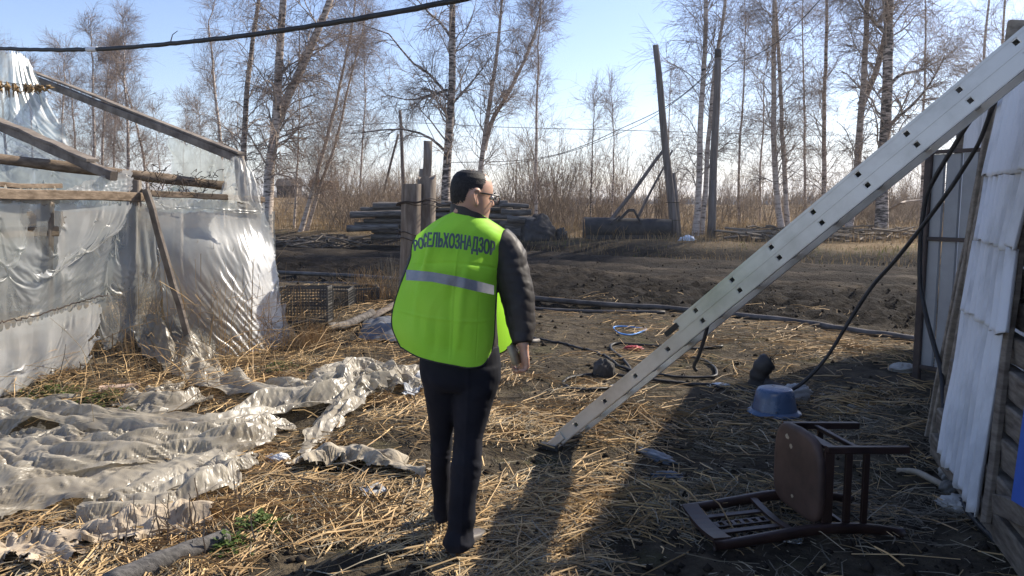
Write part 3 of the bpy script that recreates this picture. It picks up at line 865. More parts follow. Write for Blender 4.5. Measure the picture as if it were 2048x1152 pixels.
def corr_sheet(c00, c01, c10, c11, waves, amp, parent, ragged=0.012, seed=0, nrm=(-1, 0.2, 0.1), mt=None, name='corrugated_sheet'):
    """c00 top far, c01 top near, c10 bottom far, c11 bottom near"""
    nu, nv = 26, waves * 8 + 1
    a = np.linspace(0, 1, nu)[:, None, None]; b = np.linspace(0, 1, nv)[None, :, None]
    p = (c00 * (1 - b) + c01 * b) * (1 - a) + (c10 * (1 - b) + c11 * b) * a
    r = np.random.default_rng(seed)
    e = ragged * (vnoise(np.linspace(0, 9, nv) + seed, np.zeros(nv)) + 0.6 * vnoise(np.linspace(0, 40, nv) + seed, np.ones(nv)))
    p[-1] += (c10 - c00) / np.linalg.norm(c10 - c00) * e[:, None] * 1.5
    p[0] += (c00 - c10) / np.linalg.norm(c10 - c00) * e[::-1][:, None]
    n = np.asarray(nrm, float); n /= np.linalg.norm(n)
    w = np.sin(np.linspace(0, waves * 2 * math.pi, nv))[None, :, None] * amp
    w = w + 0.006 * vnoise(p[..., 0] * 3, p[..., 1] * 3, p[..., 2] * 3)[..., None]
    front = p + n * w; back = front - n * 0.007
    mbx = MB()
    q = gridq(nu, nv)
    mbx.add(front.reshape(-1, 3), q); mbx.add(back.reshape(-1, 3), q[:, ::-1])
    N0 = nu * nv
    rim = []
    for j in range(nv - 1):
        rim.append([j + 1, j, N0 + j, N0 + j + 1]); k = (nu - 1) * nv + j; rim.append([k, k + 1, N0 + k + 1, N0 + k])
    for i in range(nu - 1):
        k = i * nv; rim.append([k, k + nv, N0 + k + nv, N0 + k]); k = i * nv + nv - 1; rim.append([k + nv, k, N0 + k, N0 + k + nv])
    mbx.q.append(np.array(rim)); mbx.qm.append(np.zeros(len(rim)))
    return mbx.build(name, mt or M_slate, parent)

# four overlapping sheets, lowest first
corr_sheet(on_shed(1930, 606, -0.02), on_shed(2004, 662, -0.02), on_shed(1880, 905, -0.03), on_shed(1946, 1030, -0.03), 8, 0.021, shed, seed=1, ragged=0.02)
corr_sheet(on_shed(1952, 478, -0.045), on_shed(2030, 500, -0.045), on_shed(1926, 618, -0.05), on_shed(2006, 672, -0.05), 8, 0.021, shed, seed=2)
corr_sheet(on_shed(1975, 340, -0.07), on_shed(2066, 335, -0.07), on_shed(1953, 478, -0.075), on_shed(2024, 500, -0.075), 8, 0.021, shed, seed=3)
corr_sheet(on_shed(2014, 150, -0.09), on_shed(2110, 90, -0.09), on_shed(1966, 354, -0.095), on_shed(2072, 338, -0.095), 8, 0.021, shed, seed=4)

# boards nailed up along the far edge of the wall
for i, (ub, vb, ut, vt, Yb, Yt, w, h) in enumerate(((1866, 900, 2014, 95, 4.95, 5.05, 0.085, 0.045), (1884, 905, 2034, 42, 4.84, 4.95, 0.09, 0.05), (1854, 880, 1998, 180, 5.08, 5.15, 0.07, 0.03))):
    mbx = MB(); bar(mbx, P(ub, vb, Yb) + np.array([0, 0, -0.1]), P(ut, vt, Yt), w, h, up=(0.3, 1, 0), segs=10, wob=0.004, seed=i)
    mbx.build('board', M_pale_board, shed, smooth=False)
# stacked timbers behind the sheets
rt = random.Random(4)
for k in range(17):
    z0 = 0.03 + k * 0.155
    a = np.array([shed_x(4.62) + shed_lean(4.62) * z0 + 0.06, 4.62, z0]); b = np.array([shed_x(0.5) + shed_lean(2.9) * z0 + 0.06, 0.5, z0])
    j = rt.uniform(-0.012, 0.012)
    mbx = MB(); bar(mbx, a + np.array([j, 0, 0.07]), b + np.array([j, 0, 0.07]), 0.07, 0.135, segs=14, wob=0.004, seed=40 + k)
    mbx.build('timber', M_woodh, shed, smooth=False)
# upright batten, low cross board and the blue panel beyond it
mbx = MB(); bar(mbx, on_shed(1972, 1046, -0.012), on_shed(2052, 380, -0.012), 0.045, 0.03, up=(1, 0, 0), segs=6, wob=0.003); mbx.build('batten', M_woodh, shed, smooth=False)
mbx = MB(); bar(mbx, on_shed(1990, 1006, -0.02), on_shed(2120, 1060, -0.02), 0.03, 0.09, segs=5, wob=0.003); mbx.build('cross_board', M_woodh, shed, smooth=False)
a, b, c, d = on_shed(2064, 700, -0.06), on_shed(2220, 640, -0.06), on_shed(2022, 1000, -0.06), on_shed(2170, 1090, -0.06)
mbx = MB(); nn = np.array([0.02, 0, 0]); mbx.add([a, b, d, c, a + nn, b + nn, d + nn, c + nn], [[0, 1, 2, 3], [7, 6, 5, 4], [0, 4, 5, 1], [1, 5, 6, 2], [2, 6, 7, 3], [3, 7, 4, 0]])
mbx.build('blue_panel', M_blue, shed, smooth=False, label='bright blue painted panel on the shed wall')
# rear part of the shed: white clad wall running back behind the gate
ra, rb = np.array([3.62, 5.3, 0.0]), np.array([4.78, 8.3, 0.0])
for k in range(3):
    f0, f1 = k / 3, (k + 1) / 3
    p0, p1 = ra + (rb - ra) * f0, ra + (rb - ra) * (f1 + 0.012)
    up = np.array([0.10, 0, 2.72]); off = np.array([-0.012 * (k % 2), 0, 0])
    corr_sheet(p1 + up + off, p0 + up + off, p1 + off, p0 + off, 8, 0.018, shed, seed=20 + k, nrm=(-0.93, 0.36, 0))
# end wall, back wall and roof so that it stands as a building and throws its shade
for (p, q_) in ((np.array([4.74, 8.31, 0]), np.array([7.3, 7.6, 0])), (np.array([7.3, 7.6, 0]), np.array([6.2, -0.8, 0])), (np.array([6.2, -0.8, 0]), np.array([1.75, -0.75, 0]))):
    d_ = q_ - p; Ld = np.linalg.norm(d_); nb_ = max(3, int(Ld / 0.22))
    for k in range(nb_):
        mbx = MB(); c0 = p + d_ * ((k + 0.5) / nb_)
        bar(mbx, c0 + np.array([0, 0, 0.0]), c0 + np.array([0.05, 0, 2.62]), Ld / nb_ - 0.006, 0.025, up=np.cross(d_ / Ld, (0, 0, 1)), segs=2)
        mbx.build('board', M_woodh, shed, smooth=False)
mbx = MB()
rv = np.array([[2.05 + 0.55, -1.0, 2.66], [3.36, 5.2, 2.68], [4.78, 8.45, 2.76], [7.5, 7.8, 3.15], [6.5, -1.0, 3.15]])
mbx.add(np.concatenate([rv, rv + np.array([0, 0, 0.05])]), [[0, 1, 6, 5], [1, 2, 7, 6], [2, 3, 8, 7], [3, 4, 9, 8], [4, 0, 5, 9]], [[0, 2, 1], [0, 3, 2], [0, 4, 3], [5, 6, 7], [5, 7, 8], [5, 8, 9]])
mbx.build('roof', M_slate, shed, smooth=False)

# ================================================================ sheet metal gate leaf
gate = thing('gate', (3.6, 6.75, 0), 'grey sheet metal gate leaf in a dark frame beside the shed', 'gate')
ga, gb = np.array([3.70, 6.80, 0.0]), np.array([4.02, 6.36, 0.0])
gd = (gb - ga) / np.linalg.norm(gb - ga); gn = np.array([gd[1], -gd[0], 0])
if gn[1] > 0: gn = -gn
GL = np.linalg.norm(gb - ga); GH = 2.06
for k in range(4):
    s0, s1 = GL * k / 4 + 0.004, GL * (k + 1) / 4 - 0.004
    mbx = MB(); prof = [(s0, -0.008), (s0 + 0.012, 0.006), (s1 - 0.012, 0.006), (s1, -0.008)]
    vv = [ga + gd * s + gn * o + np.array([0, 0, z]) for z in (0.1, GH - 0.04) for (s, o) in prof]
    vb = [p - gn * 0.003 for p in vv]
    mbx.add(vv, [[0, 1, 5, 4], [1, 2, 6, 5], [2, 3, 7, 6]]); mbx.add(vb, [[4, 5, 1, 0], [5, 6, 2, 1], [6, 7, 3, 2]])
    mbx.build('panel', M_gate, gate, smooth=False)
for (p, q_, w) in ((ga + np.array([0, 0, -0.05]), ga + np.array([0, 0, GH]), 0.06), (gb + np.array([0, 0, -0.05]), gb + np.array([0, 0, GH]), 0.05)):
    mbx = MB(); bar(mbx, p + gn * 0.012, q_ + gn * 0.012, w, w, up=gn); mbx.build('frame_post', M_gate_frame, gate, smooth=False)
for z in (GH - 0.02, 1.28, 0.12):
    mbx = MB(); bar(mbx, ga + gn * 0.014 + gd * 0.03 + np.array([0, 0, z]), gb + gn * 0.014 - gd * 0.03 + np.array([0, 0, z]), 0.035, 0.035); mbx.build('frame_rail', M_gate_frame, gate, smooth=False)

# ================================================================ aluminium extension ladder
LB = np.array([0.41, 4.75, 0.18]) ; LD = np.array([0.601, -0.434, 0.673]); LD /= np.linalg.norm(LD)
LS = np.array([0.434, 0.601, 0.0]); LS /= np.linalg.norm(LS)            # towards the far rail
LN = np.cross(LS, LD)
if LN[2] < 0: LN = -LN                                                   # upper side
ladder = thing('ladder', LB - LD * 0.27, 'aluminium extension ladder leaning up to the shed eave', 'ladder')

def rail(s0, s1, up_off, depth, side_off, name='side_rail', holes=()):
    """open C-channel rail with real rung holes punched in the web"""
    mbx = MB()
    t = 0.003; fl = 0.026
    cuts = [s0]
    hs = 0.0155
    for h in holes:
        cuts += [h - hs, h + hs]
    cuts.append(s1)
    def pt(s, n, o): return LB + LD * s + LN * (up_off + n) + LS * (side_off + o)
    sgn = 1 if side_off < 0.1 else -1
    lev = [-depth / 2, -hs, hs, depth / 2]
    for i in range(len(cuts) - 1):
        a_, b_ = cuts[i], cuts[i + 1]
        is_hole = (i % 2 == 1)
        for j in range(3):
            if is_hole and j == 1: continue
            box(mbx, pt((a_ + b_) / 2, (lev[j] + lev[j + 1]) / 2, 0), LD * (b_ - a_) / 2, LN * (lev[j + 1] - lev[j]) / 2, LS * t / 2)
    for sg in (-1, 1):
        box(mbx, pt((s0 + s1) / 2, sg * (depth / 2 + 0.0016), sgn * fl / 2), LD * (s1 - s0) / 2, LN * 0.0015, LS * (fl / 2 + t / 2))
        box(mbx, pt((s0 + s1) / 2, sg * (depth / 2 - 0.006), -sgn * 0.0028), LD * (s1 - s0) / 2, LN * 0.005, LS * 0.0012)
    return mbx.build(name, M_alu, ladder, smooth=False)

W1, W2 = 0.30, 0.30
h1 = [0.28 * k for k in range(0, 14)]
h2 = [0.28 * k for k in range(4, 14)]
rail(-0.17, 4.0, 0.0, 0.080, 0.0, holes=h1); rail(-0.17, 4.0, 0.0, 0.080, W1, holes=h1)
rail(0.97, 4.2, 0.072, 0.060, 0.012, holes=h2); rail(0.97, 4.2, 0.072, 0.060, W1 - 0.012, holes=h2)
def rung(s, up_off, o0, o1):
    mbx = MB(); c = LB + LD * s + LN * up_off
    hw = 0.0135; tk = 0.002
    for (dx, dn) in ((1, 0), (-1, 0), (0, 1), (0, -1)):
        box(mbx, c + LD * dx * hw + LN * dn * hw + LS * (o0 + o1) / 2, LD * (tk if dx else hw - 0.002), LN * (tk if dn else hw + 0.0015), LS * (o1 - o0) / 2)
    mbx.build('rung', M_alu, ladder, smooth=False)
for s in h1: rung(s, 0.0, 0.004, W1 - 0.004)
for s in h2: rung(s, 0.072, 0.016, W1 - 0.016)
for o in (0.0, W1):
    mbx = MB(); c = LB - LD * 0.23 + LS * o
    bar(mbx, LB - LD * 0.13 + LS * (o + (0.012 if o == 0 else -0.012)), LB - LD * 0.262 + LS * (o + (0.012 if o == 0 else -0.012)), 0.045, 0.055, up=LN); mbx.build('bracket', M_alu, ladder, smooth=False)
    mbx = MB(); bar(mbx, LB - LD * 0.215 - LN * 0.055 + LS * (o + (0.012 if o == 0 else -0.012)), LB - LD * 0.33 + LN * 0.045 + LS * (o + (0.012 if o == 0 else -0.012)), 0.062, 0.035, up=LN); mbx.build('rubber_foot', M_dark, ladder, smooth=False)
# guide bracket and the strap hanging below the overlap
mbx = MB(); box(mbx, LB + LD * 0.93 + LN * 0.075 + LS * 0.02, LD * 0.05, LN * 0.014, LS * 0.016); mbx.build('guide_bracket', M_dark, ladder, smooth=False)
sp = [P(1422, 618, 4.42), P(1412, 665, 4.44), P(1399, 708, 4.46), P(1388, 732, 4.47), P(1394, 742, 4.47)]
mbx = MB(); tubes(mbx, spline(sp, 14), np.full(14, 0.011), 6, cap=True); mbx.build('hook_strap', M_steel, ladder)

# ================================================================ cables
def cable(name, pts, rad, label, cat, matl=M_black, n=None, S=6, sag=None, group=None):
    n = n or len(pts) * 10
    mbx = MB(); p = spline_even(pts, n); p[:, 2] = np.maximum(p[:, 2], terr(p[:, 0], p[:, 1]) + rad * 1.15); tubes(mbx, p, np.full(n, rad), S, cap=True)
    return mbx.build(name, matl, label=label, cat=cat, group=group)

ovp = [P(-160, 84, 7.2), P(0, 97, 6.4), P(200, 98, 5.6), P(450, 76, 4.9), P(700, 40, 4.3), P(905, 2, 3.9), P(1130, -50, 3.5), P(1500, -160, 3.0)]
ovr = spline_even(ovp, 120)
oc = thing('overhead_cable', tuple(ovr[0]), 'thick black taped cable sagging overhead above the greenhouse', 'cable')
mbx = MB(); rj = np.random.default_rng(3); ovj = ovr + rj.normal(0, 0.0012, ovr.shape)
tubes(mbx, ovj, 0.0145 + 0.0018 * rj.random(120), 8, cap=True); mbx.build('sheath', M_black, oc)
k0 = int(np.argmin(np.abs(ovr[:, 0] - P(190, 98, 5.65)[0])))
mbx = MB(); tubes(mbx, ovr[k0 - 1:k0 + 2], np.full(3, 0.018), 8, cap=True); mbx.build('white_tape', mat('tape', (0.6, 0.62, 0.65), rough=0.6), oc)
mbx = MB(); b0 = P(340, 88, 5.22); tubes(mbx, np.array([b0, b0 + (0.02, 0, 0.06), b0 + (0.055, 0, 0.085)]), np.array([0.004, 0.003, 0.002]), 4); mbx.build('loose_strand', M_wire, oc)

# hose from the shed top, down behind the gate edge and along the wall foot into the rag
cable('hose', [P(2060, 110, 4.6), P(2026, 153, 4.75), P(1980, 200, 4.9), P(1942, 239, 5.0), P(1906, 296, 5.15), P(1876, 345, 5.3), P(1856, 385, 5.4), P(1846, 431, 5.45), P(1841, 480, 5.45), P(1840, 560, 5.4), P(1850, 622, 5.3), P(1868, 690, 5.15), P(1882, 740, 5.0), P(1887, 807, 4.8), P(1894, 870, 4.62), P(1901, 925, 4.48)],
      0.016, 'black hose hanging from the ladder top down the board edge to the rag', 'hose')
cb = [P(2010, 160, 4.5), P(1984, 218, 4.7), P(1958, 285, 4.85), P(1925, 340, 5.0), P(1895, 385, 5.1), P(1849, 447, 5.3), P(1791, 520, 5.5), P(1745, 572, 5.65), P(1700, 640, 5.75), P(1655, 712, 5.8), P(1612, 760, 5.82)]
cb += [P(1575, 783, 5.83), P(1540, 788, 5.86)]
gr = [(1500, 785), (1440, 778), (1380, 772), (1300, 763), (1220, 752), (1150, 757), (1126, 770), (1150, 782), (1220, 778), (1262, 752), (1247, 722), (1222, 700), (1232, 690), (1290, 693), (1370, 699), (1430, 699), (1445, 697)]
cb += [GT(u, v, 0.014) for (u, v) in gr]
cable('cable', cb, 0.0145, 'black cable dropping past the ladder over the basin into a coil on the soil', 'cable', n=330)
gr2 = [(1062, 680), (1095, 684), (1140, 693), (1200, 712), (1235, 735), (1290, 748), (1340, 755), (1400, 757), (1432, 753), (1425, 735), (1400, 722), (1360, 716), (1320, 714)]
cable('cable', [GT(u, v, 0.012) for (u, v) in gr2], 0.0135, 'second black cable looping on the soil from beside the man to the ladder', 'cable', n=160)
# hose piece on the soil in front of the shed wall, running out of view
cable('hose', [GT(1918, 1018, 0.05), GT(1950, 1052, 0.03), GT(1990, 1090, 0.02), GT(2040, 1118, 0.02), GT(2150, 1170, 0.02)], 0.017, 'black hose on the ground running out of the rag past the shed foot', 'hose')

# ================================================================ long pipes across the yard edge
def pipe(pts, rad, label):
    p = np.array([on_ground(a, rad * 0.75) for a in pts]); q = spline_even(p, 60)
    q[:, 2] = np.maximum(q[:, 2], 0.6 * (terr(q[:, 0], q[:, 1]) + rad * 0.6) + 0.4 * q[:, 2])
    mbx = MB(); tubes(mbx, q, np.full(60, rad), 10, cap=True); mbx.build('pipe', M_pipe, label=label, cat='pipe', group='long pipes lying along the muddy track')
pipe([G(540, 553), G(780, 578), G(1070, 609), G(1470, 633), G(1835, 682), G(2050, 705)], 0.044, 'long grey pipe lying across the mud behind the man to the gate')
pipe([G(540, 577), G(800, 600), G(1070, 618), G(1330, 630)], 0.026, 'thinner pipe lying in front of the long grey one')

# ================================================================ overturned chair
M_chair = mat('chair_varnish', (0.020, 0.011, 0.009), (0.044, 0.023, 0.018), scale=4, stretch=(1, 6, 1), rough=0.42, spec=0.45, rvar=0.12)
M_chair_seat = mat('chair_seat', (0.042, 0.026, 0.021), (0.088, 0.054, 0.043), scale=5, rough=0.55, spec=0.35)
chz = 0.030
c_near_top = GT(1428, 1106, chz); c_near_leg = GT(1805, 1076, chz)
CX = c_near_leg - c_near_top; CX[2] = 0; CX /= np.linalg.norm(CX)         # from back top towards the feet
CY = np.array([-CX[1], CX[0], 0.0])                                        # across the chair, away from camera
CZ = np.array([0, 0, 1.0])                                                 # chair's forward, now upward
C0 = c_near_top.copy()
chair = thing('chair', tuple(C0 - np.array([0, 0, chz])), 'dark brown wooden chair lying overturned on its back', 'chair')
def ch(x, y, z): return C0 + CX * x + CY * y + CZ * z
LEN = float(np.linalg.norm((c_near_leg - c_near_top)[:2])); CWD = 0.42; SX = 0.52
for y in (0.0, CWD):
    # back post: slightly bowed, ends touch the ground
    bow = [ch(0, y, 0.005), ch(0.12, y, 0.012), ch(0.30, y, 0.03), ch(SX, y, 0.05), ch(LEN * 0.8, y, 0.035), ch(LEN, y, 0.0)]
    q = spline_even(bow, 16); mbx = MB()
    for a_, b_ in zip(q[:-1], q[1:]): pass
    tvec = np.gradient(q, axis=0); tvec /= np.linalg.norm(tvec, axis=1, keepdims=True)
    up = np.cross(CY, tvec)
    vv = []
    for i in range(16):
        hw, hh = 0.017, 0.021 + 0.004 * math.sin(i / 15 * math.pi)
        for (sy, sz) in ((-1, -.6), (-.6, -1), (.6, -1), (1, -.6), (1, .6), (.6, 1), (-.6, 1), (-1, .6)):
            vv.append(q[i] + CY * sy * hw + up[i] * sz * hh)
    qq = [[i * 8 + j, i * 8 + (j + 1) % 8, (i + 1) * 8 + (j + 1) % 8, (i + 1) * 8 + j] for i in range(15) for j in range(8)]
    tt = [[0, j, j + 1] for j in range(1, 7)] + [[120, 120 + j + 1, 120 + j] for j in range(1, 7)]
    mbx.add(vv, qq, tt); mbx.build('back_post', M_chair, chair)
# curved top rail, lower back rail, three back slats
def across(x, z, w, h, dip, name):
    mbx = MB(); yy = np.linspace(0.012, CWD - 0.012, 9); vv = []
    for y in yy:
        c = ch(x, y, z - dip * math.sin(math.pi * y / CWD))
        for (a_, b_) in ((-1, -1), (1, -1), (1, 1), (-1, 1)): vv.append(c + CX * a_ * w / 2 + CZ * b_ * h / 2)
    qq = [[i * 4 + j, i * 4 + (j + 1) % 4, (i + 1) * 4 + (j + 1) % 4, (i + 1) * 4 + j] for i in range(8) for j in range(4)] + [[3, 2, 1, 0], [32, 33, 34, 35]]
    mbx.add(vv, qq); return mbx.build(name, M_chair, chair, smooth=False)
across(0.045, 0.028, 0.085, 0.018, 0.022, 'top_rail')
across(0.385, 0.046, 0.035, 0.016, 0.016, 'lower_rail')
for k, y in enumerate((0.11, 0.20, 0.29)):
    mbx = MB(); dz = 0.022 * math.sin(math.pi * y / CWD)
    if k == 1:
        # middle slat pierced by a row of round holes: two side strips with rounded webs between the holes
        for sy in (-1, 1): bar(mbx, ch(0.086, y + sy * 0.024, 0.03 - dz), ch(0.37, y + sy * 0.024, 0.044 - dz), 0.010, 0.010, up=CZ, segs=4)
        for x in np.linspace(0.10, 0.36, 7): bar(mbx, ch(x, y - 0.021, 0.0315 - dz + 0.045 * (x - 0.086)), ch(x, y + 0.021, 0.0315 - dz + 0.045 * (x - 0.086)), 0.020, 0.009, up=CZ)
    else:
        bar(mbx, ch(0.086, y, 0.03 - dz), ch(0.37, y, 0.044 - dz), 0.034, 0.010, up=CZ, segs=4)
    mbx.build('back_slat', M_chair, chair, smooth=False)
# seat: a rounded panel standing upright, its padded top facing left
def seat_outline(n=40):
    out = []
    for t in np.linspace(0, 1, n, endpoint=False):
        a_ = 2 * math.pi * t; c_, s_ = math.cos(a_), math.sin(a_)
        e = 5.0
        y = (abs(c_) ** (2 / e)) * math.copysign(1, c_); z = (abs(s_) ** (2 / e)) * math.copysign(1, s_)
        if z > 0: y *= 1 - 0.10 * z * z; z = z * (1.0 - 0.10 * y * y)
        out.append((y, z))
    return np.array(out)
so = seat_outline()
mbx = MB(); vv = []
lay = [(0.018, 0.96), (0.010, 1.0), (-0.010, 1.0), (-0.019, 0.965), (-0.022, 0.88), (-0.020, 0.0)]
for (x, k) in lay:
    for (y, z) in so: vv.append(ch(SX + x, CWD / 2 + y * k * 0.216, 0.262 + z * k * 0.212))
n_ = len(so)
qq = [[i * n_ + j, i * n_ + (j + 1) % n_, (i + 1) * n_ + (j + 1) % n_, (i + 1) * n_ + j] for i in range(len(lay) - 1) for j in range(n_)]
tt = [[0, j + 1, j] for j in range(1, n_ - 1)]
mbx.add(vv, qq, tt); seat = mbx.build('seat', M_chair_seat, chair)
M_chip = mat('bare_wood_chip', (0.30, 0.24, 0.17), (0.40, 0.33, 0.24), scale=20, rough=0.9)
for (y, z, s) in ((0.29, 0.405, 0.020), (0.25, 0.370, 0.016), (0.22, 0.125, 0.012)):
    mbx = MB(); rr_ = random.Random(int(y * 1000)); pts_ = [ch(SX - 0.0235, y + s * rr_.uniform(.6, 1.3) * math.cos(a_), z + s * rr_.uniform(.5, 1.1) * math.sin(a_)) for a_ in np.linspace(0, 6.28, 9)[:-1]]
    mbx.add([ch(SX - 0.0245, y, z)] + pts_, None, [[0, i + 1, (i + 1) % 8 + 1] for i in range(8)]); mbx.build('worn_patch', M_chip, seat)
# apron, front legs (uppermost), side and front stretchers
for z in (0.10, 0.43):
    mbx = MB(); bar(mbx, ch(SX + 0.045, 0.03, z), ch(SX + 0.045, CWD - 0.03, z), 0.016, 0.05, up=CX); mbx.build('apron', M_chair, chair, smooth=False)
for y in (0.012, CWD - 0.012):
    mbx = MB(); bar(mbx, ch(SX + 0.02, y, 0.425), ch(LEN + 0.01, y, 0.405), 0.032, 0.034, up=CZ, segs=3); mbx.build('front_leg', M_chair, chair, smooth=False)
    for x, w in ((SX + 0.035, 0.050), (SX + 0.135, 0.034), (SX + 0.225, 0.030)):
        mbx = MB(); bar(mbx, ch(x, y, 0.035), ch(x, y, 0.415), w, 0.016, up=CY); mbx.build('side_rail', M_chair, chair, smooth=False)
mbx = MB(); bar(mbx, ch(SX + 0.19, 0.02, 0.415), ch(SX + 0.19, CWD - 0.02, 0.415), 0.024, 0.020, up=CZ); mbx.build('stretcher', M_chair, chair, smooth=False)
mbx = MB(); bar(mbx, ch(SX + 0.16, 0.02, 0.035), ch(SX + 0.16, CWD - 0.02, 0.035), 0.020, 0.018, up=CZ); mbx.build('stretcher', M_chair, chair, smooth=False)

# ================================================================ basin turned upside down
bp_ = GT(1548, 830, 0.022); br = 0.178
basin = thing('basin', tuple(bp_), 'blue enamel basin upside down under the cable', 'basin')
mbx = MB(); revolve(mbx, [(0.0, 0.19), (0.10, 0.19), (0.122, 0.183), (0.136, 0.165), (0.148, 0.11), (0.158, 0.055), (0.166, 0.030), (0.166, 0.022)], bp_, 36); mbx.build('bowl', M_enamel, basin)
mbx = MB(); revolve(mbx, [(0.166, 0.028), (0.180, 0.014), (0.196, 0.007), (0.198, 0.001), (0.194, -0.003), (0.174, 0.006), (0.162, 0.021)], bp_, 36); mbx.build('rim', M_enamel, basin)

# ================================================================ plastic crates
M_crate = mat('black_crate', (0.035, 0.034, 0.033), (0.085, 0.08, 0.072), scale=6, rough=0.6)
def crate(loc, rz, tilt, label, L_=0.50, W_=0.32, H_=0.34):
    root = thing('crate', tuple(loc), label, 'crate', 'black plastic mesh crates behind the man')
    def wall(x0, y0, x1, y1, name):
        mbx = MB(); d_ = np.array([x1 - x0, y1 - y0, 0.0]); Lw = np.linalg.norm(d_); d_ /= Lw; n_ = np.array([-d_[1], d_[0], 0]); o_ = np.array([x0, y0, 0.0])
        for z, h in ((0.012, 0.024), (H_ - 0.015, 0.03), (H_ * 0.5, 0.014)): box(mbx, o_ + d_ * Lw / 2 + np.array([0, 0, z]), d_ * Lw / 2, n_ * 0.006, np.array([0, 0, h / 2]))
        k = int(Lw / 0.035)
        for i in range(k + 1): box(mbx, o_ + d_ * (Lw * i / k) + np.array([0, 0, H_ / 2]), d_ * (0.011 if i in (0, k) else 0.0045), n_ * 0.005, np.array([0, 0, H_ / 2 - 0.001]))
        for z in np.arange(0.055, H_ - 0.04, 0.036): box(mbx, o_ + d_ * Lw / 2 + np.array([0, 0, z]), d_ * Lw / 2, n_ * 0.0038, np.array([0, 0, 0.0042]))
        o = mbx.build(name, M_crate, None, smooth=False); o.parent = root; return o
    wall(0, 0, L_, 0, 'long_wall'); wall(0, W_, L_, W_, 'long_wall'); wall(0.004, 0.008, 0.004, W_ - 0.008, 'short_wall'); wall(L_ - 0.004, 0.008, L_ - 0.004, W_ - 0.008, 'short_wall')
    mbx = MB()
    for i in range(9): box(mbx, (L_ / 2, W_ * (i + 0.5) / 9, 0.008), (L_ / 2 - 0.01, 0, 0), (0, 0.006, 0), (0, 0, 0.005))
    for i in range(7): box(mbx, (L_ * (i + 0.5) / 7, W_ / 2, 0.018), (0.006, 0, 0), (0, W_ / 2 - 0.01, 0), (0, 0, 0.0045))
    o = mbx.build('floor_grid', M_crate, None, smooth=False); o.parent = root
    root.rotation_euler = (tilt, 0, rz)
    return root
crate(GT(558, 646, 0.0), 0.06, -0.05, 'black mesh crate half behind the film, leftmost of the three crates', L_=0.56, W_=0.35, H_=0.42)
crate(GT(642, 640, 0.0), -0.03, 0.03, 'black mesh crate in the middle of the three, with straw inside', L_=0.36, W_=0.34, H_=0.40)
crate(GT(712, 638, 0.02), 0.55, 0.05, 'tilted black mesh crate next to the man, rightmost of the three', L_=0.34, W_=0.30, H_=0.40)

# ================================================================ post cluster behind the man
pc = GT(838, 672)
posts = thing('gate_post', tuple(pc), 'pair of thick weathered posts bound with wire behind the man', 'post')
def round_post(u0, v0, u1, v1, Y, r0, r1, top='flat', seed=0, name='post', mt=None):
    a, b = P(u0, v0, Y), P(u1, v1, Y)
    K, S = 14, 18
    q = a[None] + (b - a)[None] * np.linspace(0, 1, K)[:, None]
    r = np.random.default_rng(seed)
    th = np.arange(S) * 2 * math.pi / S
    vv = np.zeros((K, S, 3))
    for i in range(K):
        rad = (r0 + (r1 - r0) * i / (K - 1)) * (1 + 0.05 * vnoise(np.cos(th) * 1.5 + seed, np.sin(th) * 1.5, np.full(S, i * 0.35)) + 0.03 * vnoise(np.cos(th) * 5 + seed, np.sin(th) * 5, np.full(S, i * 0.12)))
        vv[i, :, 0] = q[i, 0] + rad * np.cos(th); vv[i, :, 1] = q[i, 1] + rad * np.sin(th); vv[i, :, 2] = q[i, 2]
    if top == 'split': vv[-1, :, 2] += 0.05 * vnoise(np.cos(th) * 3 + 7, np.sin(th) * 3, 0.0) + 0.03
    if top == 'slant': vv[-1, :, 2] -= 0.06 * np.cos(th)
    mbx = MB(); mbx.add(vv.reshape(-1, 3), gridq(K, S, True))
    mbx.add(np.concatenate([vv[-1], vv[-1].mean(0)[None]]), None, [[j, (j + 1) % S, S] for j in range(S)])
    return mbx.build(name, mt or M_wood, posts)
YP = 9.0
round_post(818, 700, 824, 368, YP, 0.135, 0.118, 'flat', 1)
round_post(846, 700, 854, 360, YP + 0.12, 0.118, 0.108, 'split', 2)
for (u0, v0, u1, v1, w, h, dy) in ((846, 520, 857, 282, 0.10, 0.035, 0.28), (838, 520, 846, 338, 0.085, 0.04, 0.31)):
    mbx = MB(); bar(mbx, P(u0, v0, YP + dy), P(u1, v1, YP + dy), w, h, up=(0, 1, 0), segs=6, wob=0.004, seed=int(u0)); mbx.build('plank', M_wood, posts)
for k, v in enumerate((402, 408, 413, 468, 475)):
    c = P(837, v, YP + 0.06); th = np.linspace(0, 2 * math.pi, 33)
    lp = np.stack([c[0] + 0.255 * np.cos(th) + 0.012 * np.sin(3 * th + k), c[1] + 0.205 * np.sin(th), c[2] + 0.03 * np.cos(th + k) + 0.012 * np.sin(5 * th)], -1)
    mbx = MB(); tubes(mbx, lp, np.full(33, 0.006), 5); mbx.build('wire', M_wire, posts)
mbx = MB(); tubes(mbx, spline([P(868, 402, YP - 0.1), P(885, 410, YP - 0.2), P(905, 408, YP - 0.25), P(890, 404, YP - 0.2)], 16), np.full(16, 0.005), 4); mbx.build('wire', M_wire, posts)

